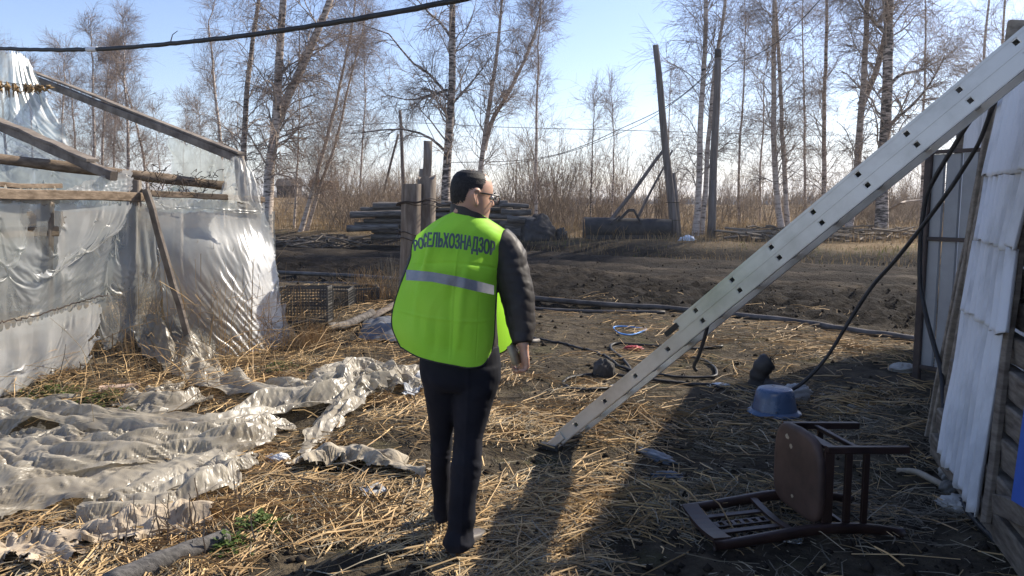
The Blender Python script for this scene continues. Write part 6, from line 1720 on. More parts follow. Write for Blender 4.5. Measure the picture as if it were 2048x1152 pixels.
# ---- hair cap: short dark hair, receding over the temples
hair = MB()
def add_hair():
    h2 = np.concatenate([np.linspace(-0.075, 0.1, 170), np.linspace(0.1008, 0.1132, 16)]); a2 = np.linspace(0, 2 * math.pi, 260, endpoint=False)
    H2, A2 = np.meshgrid(h2, a2, indexing='ij')
    off = 0.0042 + 0.0012 * vnoise(A2 * 40, H2 * 600, 2.0)
    p = head_pts(H2, A2, 0.0) ; p0 = head_pts(H2, A2, 0.0014) + 0.0008 * vnoise(A2 * 30, H2 * 500, 1.0)[..., None]
    ang = np.abs(((A2 + math.pi) % (2 * math.pi)) - math.pi)            # 0 front, pi back
    deg = np.degrees(ang)
    low = np.interp(deg, [0, 30, 48, 62, 74, 84, 92, 100, 112, 125, 180], [0.1125, 0.108, 0.097, 0.074, 0.046, 0.012, 0.000, 0.022, 0.014, -0.040, -0.066])
    keep = H2 > low + 0.004 * vnoise(A2 * 9, H2 * 60, 4.0) + 0.020 * (np.random.default_rng(6).random(H2.shape) - 0.45)
    k = keep[:-1] & keep[1:] & np.roll(keep, -1, 1)[:-1] & np.roll(keep, -1, 1)[1:]
    q = gridq(len(h2), 260, True)[k.ravel()][:, ::-1]
    # close the crown
    top = (len(h2) - 1) * 260
    used, inv = np.unique(q, return_inverse=True)
    v = p0.reshape(-1, 3)
    hair.add(v[used], inv.reshape(-1, 4))
    hair.add(np.concatenate([p0[-1], [p0[-1].mean(0) + hu * 0.001]]), None, [[j, (j + 1) % 260, 260] for j in range(260)])
add_hair()
hair.build('hair', M_hair, person)
for sg in (1, -1):
    mbx = MB(); c = hp1(0.082, sg * 0.032, 0.001)
    th = np.linspace(0, math.pi, 7); revolve(mbx, [(0.011 * math.sin(t), 0.011 * math.cos(t)) for t in th], c, 12); mbx.build('eye', mat('eye', (0.55, 0.53, 0.5), rough=0.2) if sg == 1 else bpy.data.materials['eye'], person)
    mbx = MB(); limb(mbx, [hp1(0.099, sg * 0.014, 0.020), hp1(0.099, sg * 0.030, 0.025), hp1(0.090, sg * 0.047, 0.019)], [0.002, 0.003, 0.002], 6, 10); mbx.build('eyebrow', M_hair, person)
# ---- glasses
gl_ = MB()
for sg in (1, -1):
    limb(gl_, [hp1(0.104, sg * 0.064, 0.010), hp1(0.07, sg * 0.0765, 0.011), hp1(0.02, sg * 0.080, 0.012), hp1(-0.012, sg * 0.079, 0.012), hp1(-0.024, sg * 0.078, 0.002)], [0.0032, 0.0036, 0.0036, 0.003, 0.002], 6, 20)
    th = np.linspace(0, 2 * math.pi, 25)
    limb(gl_, [hp1(0.112 - 0.10 * abs(0.034 + 0.026 * math.cos(t)) ** 1.6, sg * (0.036 + 0.026 * math.cos(t)), -0.004 + 0.016 * math.sin(t)) for t in th], [0.0026, 0.0026], 6, 40)
limb(gl_, [hp1(0.111, 0.011, 0.002), hp1(0.114, 0, 0.005), hp1(0.111, -0.011, 0.002)], [0.0024, 0.0024], 6, 8)
glo = gl_.build('glasses', mat('glasses_frame', (0.012, 0.012, 0.013), rough=0.3, spec=0.5), person)
M_lens = bpy.data.materials.new('lens'); M_lens.use_nodes = True
_n = M_lens.node_tree; _p = _n.nodes['Principled BSDF']; _n.nodes.remove(_p); _t = _n.nodes.new('ShaderNodeBsdfTransparent'); _t.inputs[0].default_value = (0.75, 0.77, 0.78, 1); _g = _n.nodes.new('ShaderNodeBsdfGlossy'); _g.inputs['Roughness'].default_value = 0.05
_m = _n.nodes.new('ShaderNodeMixShader'); _m.inputs[0].default_value = 0.12; _n.links.new(_t.outputs[0], _m.inputs[1]); _n.links.new(_g.outputs[0], _m.inputs[2]); _n.links.new(_m.outputs[0], _n.nodes['Material Output'].inputs['Surface'])
for sg in (1, -1):
    mbx = MB(); th = np.linspace(0, 2 * math.pi, 20, endpoint=False)
    ring = [hp1(0.112 - 0.10 * abs(0.034 + 0.026 * math.cos(t)) ** 1.6, sg * (0.036 + 0.026 * math.cos(t)), -0.004 + 0.016 * math.sin(t)) for t in th]
    mbx.add(ring + [np.mean(ring, 0)], None, [[j, (j + 1) % 20, 20] for j in range(20)]); o = mbx.build('lens', M_lens, person); o.parent = glo

# ---- jacket with quilted sleeves
jm = MB()
px_loft(jm, [(446, 905, 972, 3.50), (458, 880, 992, 3.51), (475, 845, 1004, 3.525), (520, 840, 998, 3.52), (600, 840, 994, 3.52), (660, 842, 994, 3.52), (705, 842, 1000, 3.525), (722, 846, 1002, 3.525)], [0.070, 0.082, 0.092, 0.100, 0.102, 0.104, 0.104, 0.102], S=28)
limb(jm, [P(990, 482, 3.53), P(1012, 505, 3.52), P(1024, 545, 3.495), P(1034, 590, 3.47), P(1041, 640, 3.44), P(1045, 688, 3.405)], [0.078, 0.080, 0.076, 0.074, 0.064, 0.047], 18, 40)
limb(jm, [P(872, 490, 3.55), P(852, 520, 3.56), P(833, 560, 3.58), P(824, 606, 3.60), P(836, 628, 3.70), P(848, 638, 3.79)], [0.072, 0.072, 0.068, 0.066, 0.058, 0.046], 18, 40)
jme = remesh('jacket', jm, 0.007, 3)
p_ = co_get(jme); n_ = no_get(jme)
dR = np.minimum(np.linalg.norm(p_ - P(1030, 570, 3.48), axis=1), 9)
arm = np.clip((np.abs(p_[:, 0] - P(925, 600, 3.5)[0]) - 0.15) * 20, 0, 1)
sl = sstep(0.99, 1.005, 1 + 0 * p_[:, 0]) * arm
ring_ = p_[:, 2] * 21 + 0.6 * vnoise(p_[:, 0] * 9, p_[:, 1] * 9, p_[:, 2] * 5)
quilt = (1 - np.abs(np.sin(ring_ * math.pi)) ** 0.5)
fold_ = crumple(p_[:, 0], p_[:, 1], p_[:, 2] * 1.6, 5, 4, 5.0)
p_ = p_ + n_ * (-0.0026 * quilt * arm + 0.0065 * fold_)[:, None]
co_set(jme, p_)
jacket = link_mesh('jacket', jme, M_jacket, person)
# standing collar and the pale shirt edge inside it
def collar(name, r_x, r_y, z0, z1, flare, mt, gap, thick=0.006, tilt=0.0):
    mbx = MB(); th = np.linspace(gap, 2 * math.pi - gap, 44)
    c = P(943, 440, 3.512); rows = []
    for z, k in ((z0, 1.0 + flare), ((z0 + z1) / 2, 1.02), (z1, 1.0)):
        # theta 0 points forward to the face side
        d = np.stack([np.cos(th) * hf[0] * r_x + np.sin(th) * hr[0] * r_y, np.cos(th) * hf[1] * r_x + np.sin(th) * hr[1] * r_y], -1) * k
        rows.append(np.stack([c[0] + d[:, 0], c[1] + d[:, 1], c[2] + z - tilt * np.cos(th) + 0.002 * np.sin(9 * th)], -1))
    o_ = np.stack(rows); cen = np.array([c[0], c[1], 0]); inn = o_ + (cen - o_) * np.array([1, 1, 0]) * (thick / 0.07)
    q = gridq(3, 44); mbx.add(o_.reshape(-1, 3), q); mbx.add(inn.reshape(-1, 3), q[:, ::-1])
    mbx.add(np.concatenate([o_[2], inn[2]]), [[j, j + 1, 45 + j, 44 + j] for j in range(43)])
    return mbx.build(name, mt, jacket)
collar('collar', 0.092, 0.086, -0.065, 0.030, 0.22, M_jacket, 0.55, tilt=0.040)
collar('shirt_collar', 0.084, 0.078, -0.04, 0.030, 0.1, mat('shirt', (0.34, 0.32, 0.29), (0.42, 0.40, 0.37), scale=30, rough=0.8), 0.6, tilt=0.034)

# ---- trousers
tm_ = MB()
px_loft(tm_, RLEG, [0.105, 0.105, 0.098, 0.088, 0.080, 0.076, 0.074, 0.074, 0.076, 0.080, 0.080], S=26, n=60)
px_loft(tm_, LLEG, [0.105, 0.105, 0.096, 0.084, 0.078, 0.075, 0.074, 0.078, 0.080], S=26, n=60)
px_loft(tm_, [(690, 845, 998, 3.51), (730, 838, 1003, 3.51), (758, 841, 1001, 3.51), (775, 850, 994, 3.51)], [0.115, 0.122, 0.120, 0.10], S=28, n=16)
tme = remesh('trousers', tm_, 0.007, 4)
p_ = co_get(tme); n_ = no_get(tme)
z_ = p_[:, 2]
wk = 0.25 + 0.9 * np.exp(-((z_ - 0.47) / 0.10) ** 2) + 1.0 * np.exp(-((z_ - 0.10) / 0.10) ** 2) + 0.7 * np.exp(-((z_ - 0.80) / 0.08) ** 2)
cr = crumple(p_[:, 0] * 0.8, p_[:, 1] * 0.8, z_ * 1.7, 12, 4, 4.0)
crease = np.exp(-((p_[:, 0] - np.interp(z_, [0.05, 0.8], [P(905, 1090, 3.45)[0] + 0.035, P(938, 760, 3.45)[0]])) / 0.006) ** 2) * (n_[:, 1] < -0.3) * 0.004
p_ = p_ + n_ * (0.012 * wk * cr + crease)[:, None]
co_set(tme, p_)
link_mesh('trousers', tme, M_trouser, person)

# ---- shoes
def shoe(heel, toe, name='shoe'):
    heel, toe = heel.copy(), toe.copy(); heel[2] = toe[2] = 0
    d = toe - heel; d /= np.linalg.norm(d); Ls = 0.295; s = np.array([d[1], -d[0], 0])
    zb = max(float(terr(heel[0], heel[1])), float(terr(*(heel + d * Ls)[:2]))) - 0.004
    root = None
    up_ = MB(); rings = []
    for (x, w, zt, b) in ((0.0, 0.022, 0.055, 0.0), (0.01, 0.032, 0.072, 0.0), (0.05, 0.037, 0.082, 0), (0.10, 0.036, 0.078, 0), (0.15, 0.040, 0.062, 0), (0.20, 0.046, 0.050, 0), (0.25, 0.044, 0.042, 0), (0.28, 0.032, 0.034, 0), (0.294, 0.014, 0.026, 0)):
        rings.append((heel + d * x + np.array([0, 0, zb + 0.014 + zt / 2]), s * w, np.array([0, 0, zt / 2])))
    loft(up_, rings, 18, True, 2.6); o = up_.build(name, M_shoe, person)
    so_ = MB(); rings = []
    for (x, w) in ((-0.006, 0.024), (0.006, 0.035), (0.05, 0.040), (0.10, 0.036), (0.15, 0.041), (0.20, 0.049), (0.25, 0.047), (0.285, 0.034), (0.302, 0.014)):
        hgt = 0.024 if x < 0.09 else 0.014
        rings.append((heel + d * x + np.array([0, 0, zb + 0.012]), s * w, np.array([0, 0, 0.011])))
    loft(so_, rings, 16, True, 5); so = so_.build('sole', M_dark, person); so.parent = o
    return o
for (h_, t_) in ((G(903, 1118, 0.0), G(962, 1068, 0.0)), (G(884, 1052, 0.0), G(890, 985, 0.0))):
    d_ = (t_ - h_) / np.linalg.norm(t_ - h_); zf = max(float(terr(h_[0], h_[1])), float(terr(*(h_ + d_ * 0.295)[:2])))
    mbx = MB(); c_ = h_ + d_ * 0.055 + np.array([0, 0, zf])
    loft(mbx, [(c_ + (0, 0, z), d_ * 0.044, np.array([d_[1], -d_[0], 0]) * 0.035) for z in (0.05, 0.09, 0.13, 0.18)], 14); mbx.build('sock', M_trouser, person)
shoe(G(903, 1118, 0.0), G(962, 1068, 0.0)); shoe(G(884, 1052, 0.0), G(890, 985, 0.0))

# ---- safety vest: back panel drawn to its outline, front panel, piping, band and print
VR = [
 [(832, 472, 3.52), (868, 443, 3.48), (906, 424, 3.455), (931, 420, 3.44), (956, 426, 3.45), (990, 446, 3.47), (1027, 470, 3.51)],
 [(824, 492, 3.50), (858, 470, 3.425), (892, 458, 3.395), (927, 455, 3.385), (960, 460, 3.395), (992, 472, 3.43), (1019, 490, 3.50)],
 [(821, 516, 3.485), (854, 508, 3.405), (888, 502, 3.375), (922, 502, 3.365), (954, 506, 3.375), (984, 512, 3.41), (1007, 520, 3.475)],
 [(812, 540, 3.475), (846, 546, 3.395), (882, 548, 3.362), (916, 550, 3.355), (948, 552, 3.365), (976, 555, 3.405), (996, 558, 3.465)],
 [(797, 578, 3.47), (836, 588, 3.385), (876, 594, 3.352), (912, 598, 3.345), (944, 600, 3.36), (972, 600, 3.40), (992, 600, 3.46)],
 [(785, 622, 3.465), (828, 634, 3.375), (872, 642, 3.342), (910, 646, 3.338), (944, 648, 3.352), (970, 646, 3.395), (990, 640, 3.455)],
 [(785, 656, 3.455), (826, 672, 3.365), (870, 684, 3.335), (908, 690, 3.332), (942, 692, 3.345), (968, 690, 3.385), (988, 676, 3.445)],
 [(801, 694, 3.435), (834, 713, 3.365), (869, 724, 3.338), (905, 731, 3.335), (938, 736, 3.345), (966, 730, 3.38), (983, 704, 3.435)]]
vp = patch(np.array([[P(u, v, Y) for (u, v, Y) in row] for row in VR]), 150, 120)
vn = normals_grid(vp)
if vn[75, 60, 1] > 0: vn = -vn
A_, B_ = np.meshgrid(np.linspace(0, 1, 150), np.linspace(0, 1, 120), indexing='ij')
wr = 0.019 * crumple(vp[..., 0] * 0.9, vp[..., 1], vp[..., 2] * 0.5, 31, 5, 2.4) + 0.014 * fbm(vp[..., 0] * 6, vp[..., 2] * 2.5, 4.0, 3)
wr = wr + 0.010 * np.exp(-((B_ - 0.62 + 0.12 * A_) / 0.045) ** 2) * sstep(0.25, 0.5, A_) - 0.008 * np.exp(-((B_ - 0.40 - 0.10 * A_) / 0.05) ** 2) * sstep(0.35, 0.6, A_)
# the fold that swallows a letter: runs down from the left shoulder
fx = 0.155 - 0.16 * (A_ - 0.22)
wr = wr + 0.020 * np.exp(-((B_ - fx - 0.05) / 0.035) ** 2) * np.exp(-((A_ - 0.30) / 0.14) ** 2) - 0.016 * np.exp(-((B_ - fx + 0.02) / 0.03) ** 2) * np.exp(-((A_ - 0.30) / 0.14) ** 2)
wr = wr + 0.0035 * np.exp(-((B_ - 0.47) / 0.006) ** 2) * sstep(0.2, 0.3, A_) - 0.003 * np.exp(-((A_ - 0.36) / 0.007) ** 2) + 0.003 * np.exp(-((A_ - 0.70) / 0.007) ** 2) - 0.002 * np.exp(-((B_ - 0.74) / 0.006) ** 2) * sstep(0.4, 0.5, A_)
edge = np.clip(np.minimum(np.minimum(A_, 1 - A_), np.minimum(B_, 1 - B_)) * 9, 0.15, 1)
vp = vp + vn * (wr * edge)[..., None]
mbx = MB(); q = gridq(150, 120); mbx.add(vp.reshape(-1, 3), q); back_panel = mbx.build('vest', M_vest, person)
def proj(p):
    p = np.asarray(p, float) - CAM
    f = p[..., 1] * CT - p[..., 2] * ST; up_ = p[..., 1] * ST + p[..., 2] * CT
    return 1024 + F_PX * p[..., 0] / f, 576 - F_PX * up_ / f
vu, vv_ = proj(vp); vY = vp[..., 1].ravel(); vuv = np.stack([vu.ravel(), vv_.ravel()], -1)
def vest_at(u, v, lift=0.003):
    """point on the vest back under photo pixel (u, v)"""
    u = np.atleast_1d(u); v = np.atleast_1d(v); out = np.empty((len(u), 3))
    for i in range(len(u)):
        d2 = (vuv[:, 0] - u[i]) ** 2 + (vuv[:, 1] - v[i]) ** 2
        k = np.argpartition(d2, 6)[:6]; w = 1 / (d2[k] + 0.5)
        out[i] = P(u[i], v[i], float((vY[k] * w).sum() / w.sum()) - lift)
    return out
# front panel, seen past the right hip
fr = patch(np.array([[P(u, v, Y) for (u, v, Y) in row] for row in [
 [(832, 472, 3.53), (880, 445, 3.58), (930, 450, 3.60), (985, 448, 3.58), (1026, 470, 3.53)],
 [(822, 520, 3.57), (870, 520, 3.66), (925, 520, 3.68), (975, 520, 3.66), (1004, 525, 3.58)],
 [(808, 600, 3.58), (860, 600, 3.68), (920, 600, 3.70), (980, 600, 3.69), (1012, 605, 3.64)],
 [(800, 660, 3.58), (855, 660, 3.68), (920, 660, 3.71), (990, 655, 3.70), (1021, 648, 3.67)],
 [(810, 700, 3.58), (860, 715, 3.68), (925, 718, 3.71), (1000, 707, 3.71), (1028, 682, 3.69)]]]), 70, 80)
fr = fr + 0.006 * crumple(fr[..., 0], fr[..., 1], fr[..., 2] * 0.6, 8, 4, 4.0)[..., None] * np.array([0.3, 1, 0])
mbx = MB(); mbx.add(fr.reshape(-1, 3), gridq(70, 80)[:, ::-1]); mbx.build('vest_front', M_vest, person)
for (nm, line) in (('piping', vp[:, -1]), ('piping', vp[:, 0]), ('hem_piping', vp[-1]), ('piping', fr[:, -1]), ('hem_piping', fr[-1])):
    mbx = MB(); tubes(mbx, line, np.full(len(line), 0.0034), 6); o = mbx.build(nm, M_dark, person); o.parent = back_panel
# reflective band
bu_ = np.array([818, 864, 916, 950, 993.0]); bt_ = np.array([539.5, 544, 553, 561, 572.0]); bb_ = np.array([560.5, 563.5, 574, 582, 590.5])
us = np.linspace(812, 988, 64); rows = []
for f in np.linspace(0, 1, 6):
    vrow = np.interp(us, bu_, bt_) * (1 - f) + np.interp(us, bu_, bb_) * f
    rows.append(vest_at(us + (0.5 - f) * 0 - f * 0, vrow))
rows = np.array(rows); mbx = MB(); mbx.add(rows.reshape(-1, 3), gridq(6, 64)); o = mbx.build('reflective_band', M_band, person); o.parent = back_panel
# printed word on the back
fc = bpy.data.curves.new('print', 'FONT'); fc.body = 'РОСЕЛЬХОЗНАДЗОР'; fc.size = 1.0; fc.offset = 0.016; fc.resolution_u = 4; fc.space_character = 1.02
fo = bpy.data.objects.new('print_src', fc); COL.objects.link(fo)
dg = bpy.context.evaluated_depsgraph_get(); dg.update()
tmesh = bpy.data.meshes.new_from_object(fo.evaluated_get(dg), depsgraph=dg)
bpy.data.objects.remove(fo); bpy.data.curves.remove(fc)
bmx = bmesh.new(); bmx.from_mesh(tmesh)
bmesh.ops.triangulate(bmx, faces=bmx.faces)
bmesh.ops.subdivide_edges(bmx, edges=[e for e in bmx.edges if e.calc_length() > 0.12], cuts=1)
bmesh.ops.triangulate(bmx, faces=bmx.faces)
bmx.to_mesh(tmesh); bmx.free()
tp = co_get(tmesh); tw = tp[:, 0].max(); tx = tp[:, 0] / tw; ty = tp[:, 1] / 0.73
# along the word: the first two letters sit before the fold, the third is nearly swallowed by it
uu = np.interp(tx, [0, 0.132, 0.196, 1.0], [828, 847.5, 851, 988.5])
base = np.interp(uu, [828, 846, 851, 880, 920, 960, 988], [502, 496, 493.5, 494, 497.5, 504, 511])
capv = np.interp(uu, [828, 846, 851, 880, 920, 960, 988], [482, 474, 465, 465, 469, 475, 483.5])
slant = np.interp(uu, [828, 846, 852, 900, 988], [-3, -2, 2.5, 2, 2])
vvv = base + (capv - base) * ty; uu = uu + slant * ty
n0 = len(tmesh.vertices); tq = np.array([list(p.vertices) for p in tmesh.polygons])
mbx = MB()
for k, (du, dv) in enumerate(((-0.9, 0), (0, 0), (0.9, 0))):
    mbx.add(vest_at(uu + du, vvv + dv, 0.0030 + 0.0004 * k), None, tq)
bpy.data.meshes.remove(tmesh)
o = mbx.build('lettering', M_print, person, smooth=False, label='dark printed Cyrillic word across the vest back'); o.parent = back_panel

# ---- what he carries in the right hand
mbx = MB(); c = P(1034, 712, 3.40); ax = np.array([0.012, -0.004, -0.036]); ay = np.array([0.012, 0.030, 0.0]); az = np.cross(ax, ay); az = az / np.linalg.norm(az) * 0.011
bar(mbx, c - ax * 1.15 + np.array([-0.012, 0, 0.005]), c + ax * 1.1 + np.array([-0.012, 0, 0.005]), 0.062, 0.020, up=az, bevel=0.004); mbx.build('folded_papers', mat('buff_paper', (0.34, 0.27, 0.17), (0.46, 0.38, 0.25), scale=12, rough=0.7), label="small buff wad of folded papers in the man's right hand", cat='papers')

P = _P_plain

# ================================================================ litter and small things
M_white = mat('white_plastic', (0.55, 0.56, 0.57), (0.70, 0.71, 0.72), scale=12, rough=0.5)
M_foil = mat('foil', (0.34, 0.35, 0.36), (0.60, 0.60, 0.58), scale=25, rough=0.4, metal=0.3)
M_ragw = mat('pale_rag', (0.30, 0.28, 0.25), (0.48, 0.46, 0.42), scale=14, rough=0.9, bump=0.5, bscale=50)

def crumpled(name, c, sx, sy, sz, matl, label, cat, seed, amp=0.35, f=4.0, rz=0.0, group=None):
    """a crushed lump: sphere pulled about by sharp folds, resting on the soil"""
    n, S = 26, 40
    ph = np.linspace(0.02, math.pi - 0.02, n)[:, None]; th = np.linspace(0, 2 * math.pi, S, endpoint=False)[None]
    d = np.stack([np.sin(ph) * np.cos(th), np.sin(ph) * np.sin(th), np.cos(ph) + 0 * th], -1)
    r = 1 + amp * crumple(d[..., 0], d[..., 1], d[..., 2], seed, 5, f * 0.35, 1.9, 0.6)
    p = d * r[..., None] * np.array([sx, sy, sz])
    ca, sa = math.cos(rz), math.sin(rz)
    x, y = p[..., 0] * ca - p[..., 1] * sa, p[..., 0] * sa + p[..., 1] * ca
    p = np.stack([x, y, p[..., 2]], -1) + np.asarray(c) + np.array([0, 0, sz * 0.55])
    mbx = MB(); mbx.add(p.reshape(-1, 3), gridq(n, S, True)[:, ::-1]); 
    mbx.add(np.concatenate([p[0], [p[0].mean(0)]]), None, [[j, (j + 1) % S, S] for j in range(S)])
    return mbx.build(name, matl, label=label, cat=cat, group=group)

crumpled('paper', GT(556, 925), 0.075, 0.045, 0.035, M_white, 'small crumpled white paper on the straw below the film tail', 'paper', 1, f=6)
# flat silver packet
pk = thing('packet', tuple(GT(746, 985)), 'flat square silver packet lying on the straw left of the man', 'packet')
c = GT(746, 985, 0.012); a_ = 0.5; ax = np.array([math.cos(a_), math.sin(a_), 0.05]) * 0.062; ay = np.array([-math.sin(a_), math.cos(a_), 0.10]) * 0.062
A_, B_ = np.meshgrid(np.linspace(-1, 1, 16), np.linspace(-1, 1, 16), indexing='ij')
pp = c + A_[..., None] * ax + B_[..., None] * ay + np.array([0, 0, 1]) * (0.012 + 0.004 * crumple(A_, B_, A_ * 0, 3, 4, 1.0) - 0.006 * (A_ ** 4 + B_ ** 4) / 2)[..., None]
mbx = MB(); mbx.add(pp.reshape(-1, 3), gridq(16, 16)); mbx.add((pp - (0, 0, 0.008)).reshape(-1, 3), gridq(16, 16)[:, ::-1]); mbx.build('wrapper', M_foil, pk)
mbx = MB(); revolve(mbx, [(0, 0.014), (0.012, 0.013), (0.016, 0.006), (0.017, 0.0)], c + ax * 0.35 - ay * 0.2 + (0, 0, 0.014), 10); mbx.build('stopper', M_steel, pk)
crumpled('plastic_bag', GT(1592, 797), 0.115, 0.08, 0.075, film_material('bag_film', 0.15, 0.2, tint=(0.6, 0.61, 0.62)), 'crumpled white plastic bag beside the blue basin', 'bag', 2, f=5)
crumpled('plastic_scrap', GT(1437, 773), 0.09, 0.04, 0.02, M_white, 'small white plastic scrap between ladder and stump', 'scrap', 3)
crumpled('plastic_scrap', GT(1643, 789), 0.05, 0.015, 0.006, M_white, 'thin white sliver right of the plastic bag', 'scrap', 31)
crumpled('plastic_scrap', GT(1702, 812), 0.025, 0.015, 0.008, M_white, 'tiny white chip on the shaded soil above the chair', 'scrap', 32)
crumpled('red_scrap', GT(1266, 700), 0.10, 0.05, 0.03, mat('red_plastic', (0.28, 0.03, 0.035), (0.36, 0.05, 0.05), scale=9, rough=0.5), 'crumpled dark red scrap inside the cable loop', 'scrap', 4)
crumpled('stone', GT(1207, 752), 0.10, 0.07, 0.10, mat('dark_stone', (0.035, 0.033, 0.032), (0.075, 0.07, 0.066), scale=10, rough=0.9), 'dark upright stone among the cable coils', 'stone', 5, amp=0.22)
crumpled('white_rag', GT(1806, 742), 0.13, 0.09, 0.05, M_ragw, 'pale rag lying at the foot of the gate', 'rag', 6)
crumpled('plastic_bag', GT(690, 432), 0.55, 0.25, 0.30, mat('bag_blue', (0.50, 0.56, 0.64), (0.68, 0.72, 0.76), scale=3, rough=0.5), 'pale blue bag in the dry grass left of the log pile', 'bag', 7, f=5)
crumpled('plastic_bag', GT(715, 472), 0.45, 0.2, 0.14, bpy.data.materials['bag_blue'], 'flattened pale bag at the left foot of the log pile', 'bag', 8, f=5)
crumpled('plastic_bag', GT(1374, 488), 0.28, 0.2, 0.18, bpy.data.materials['bag_blue'], 'small bluish bag between the feet of the two poles', 'bag', 9, f=5)
crumpled('dark_rag', GT(1312, 915), 0.06, 0.17, 0.022, mat('dark_film', (0.045, 0.055, 0.07), (0.11, 0.125, 0.15), scale=14, rough=0.4), 'dark wet film scrap on the shaded straw', 'rag', 10, rz=0.5)
crumpled('dark_rag', GT(1335, 955), 0.09, 0.05, 0.02, bpy.data.materials['dark_film'], 'second dark film scrap just below the first', 'rag', 11)
crumpled('rag', GT(1905, 960), 0.06, 0.09, 0.07, M_ragw, 'grey rag stuffed round the hose end at the shed foot', 'rag', 12, f=6)
crumpled('rag', GT(1925, 1018), 0.11, 0.10, 0.04, M_ragw, 'flat pale rag spread under the corrugated sheet corner', 'rag', 13, f=6)
crumpled('rag', GT(1898, 985), 0.05, 0.05, 0.045, mat('grey_stone', (0.09, 0.085, 0.075), (0.17, 0.16, 0.145), scale=9, rough=0.9), 'grey stone between the two rags', 'stone', 14, amp=0.2)
cable('stick', [GT(1795, 948, 0.02), GT(1830, 955, 0.035), GT(1865, 972, 0.035), GT(1892, 985, 0.03)], 0.019, 'thick pale stick lying towards the rag at the shed foot', 'stick', matl=mat('pale_stick', (0.26, 0.22, 0.17), (0.38, 0.33, 0.26), scale=9, rough=0.9))
cable('stick', [GT(1785, 1015, 0.01), GT(1815, 1025, 0.012), GT(1845, 1050, 0.01)], 0.005, 'thin pale bent twig right of the chair legs', 'stick', matl=bpy.data.materials['pale_stick'])
# blue packing strap in a flat loop
lp = [GT(u, v, 0.02) for (u, v) in ((1228, 657), (1250, 656), (1275, 659), (1293, 661), (1280, 668), (1262, 673), (1243, 671), (1232, 665))]
q = spline(lp, 60, closed=True); q = np.concatenate([q, q[:1]]); mbx = MB(); tubes(mbx, q, np.full(61, 0.010), 5); mbx.build('blue_strap', mat('blue_strap', (0.05, 0.20, 0.55), (0.08, 0.27, 0.65), scale=9, rough=0.4), label='loop of bright blue strap lying on the mud', cat='strap')
# torn stump
sp_ = GT(1533, 778); stump = thing('stump', tuple(sp_), 'charred black curved stump behind the blue basin', 'stump')
mbx = MB(); q = spline_even([sp_ + (-0.02, 0.1, -0.05), sp_ + (-0.04, 0.08, 0.10), sp_ + (-0.01, 0.05, 0.20), sp_ + (0.03, 0.05, 0.235)], 14); tubes(mbx, q, np.array([0.10, 0.105, 0.10, 0.095, 0.09, 0.085, 0.085, 0.08, 0.08, 0.08, 0.08, 0.085, 0.085, 0.075]) * (1 + 0.1 * np.sin(np.arange(14) * 2.1)), 14, cap=True); mbx.build('trunk_piece', M_steel, stump)
mbx = MB(); q = spline_even([sp_ + (-0.02, 0.0, 0.05), sp_ + (0.06, -0.05, 0.03), sp_ + (0.15, -0.12, 0.02), sp_ + (0.20, -0.2, 0.0)], 10); tubes(mbx, q, np.linspace(0.055, 0.02, 10), 9, cap=True); mbx.build('root', M_steel, stump)
r_ = np.random.default_rng(4); pol = []
for k in range(14):
    b0 = q[0] * 0 + sp_ + (0.03, 0.05, 0.225) + r_.normal(0, 0.035, 3) * (1, 1, 0.3); pol.append([b0, b0 + r_.normal(0, 0.015, 3) + (0, 0, 0.02), b0 + r_.normal(0, 0.02, 3) + (0, 0, 0.05)])
mbx = MB(); tubes(mbx, np.array(pol), np.full((14, 3), 0.004), 4); mbx.build('splinters', M_steel, stump)
# glass jar lying by the chair
jr = GT(1578, 1085, 0.028); jar = thing('jar', tuple(jr), 'small glass jar lying on its side in front of the chair', 'jar')
M_glass = bpy.data.materials.new('jar_glass'); M_glass.use_nodes = True
_p = M_glass.node_tree.nodes['Principled BSDF']; _p.inputs['Base Color'].default_value = (0.75, 0.80, 0.80, 1); _p.inputs['Roughness'].default_value = 0.12; _p.inputs['Transmission Weight'].default_value = 0.85
tl = np.array([[0, 0, 1], [0.25, 1, 0], [-1, 0.25, 0]]).T; tl = tl / np.linalg.norm(tl, axis=0)
mbx = MB(); revolve(mbx, [(0.0, -0.055), (0.024, -0.055), (0.029, -0.045), (0.029, 0.03), (0.022, 0.045), (0.022, 0.055)], jr, 20, tilt=tl); mbx.build('glass_body', M_glass, jar)
mbx = MB(); revolve(mbx, [(0.0, 0.066), (0.023, 0.066), (0.0245, 0.062), (0.0245, 0.052)], jr, 20, tilt=tl); mbx.build('lid', M_gate, jar)
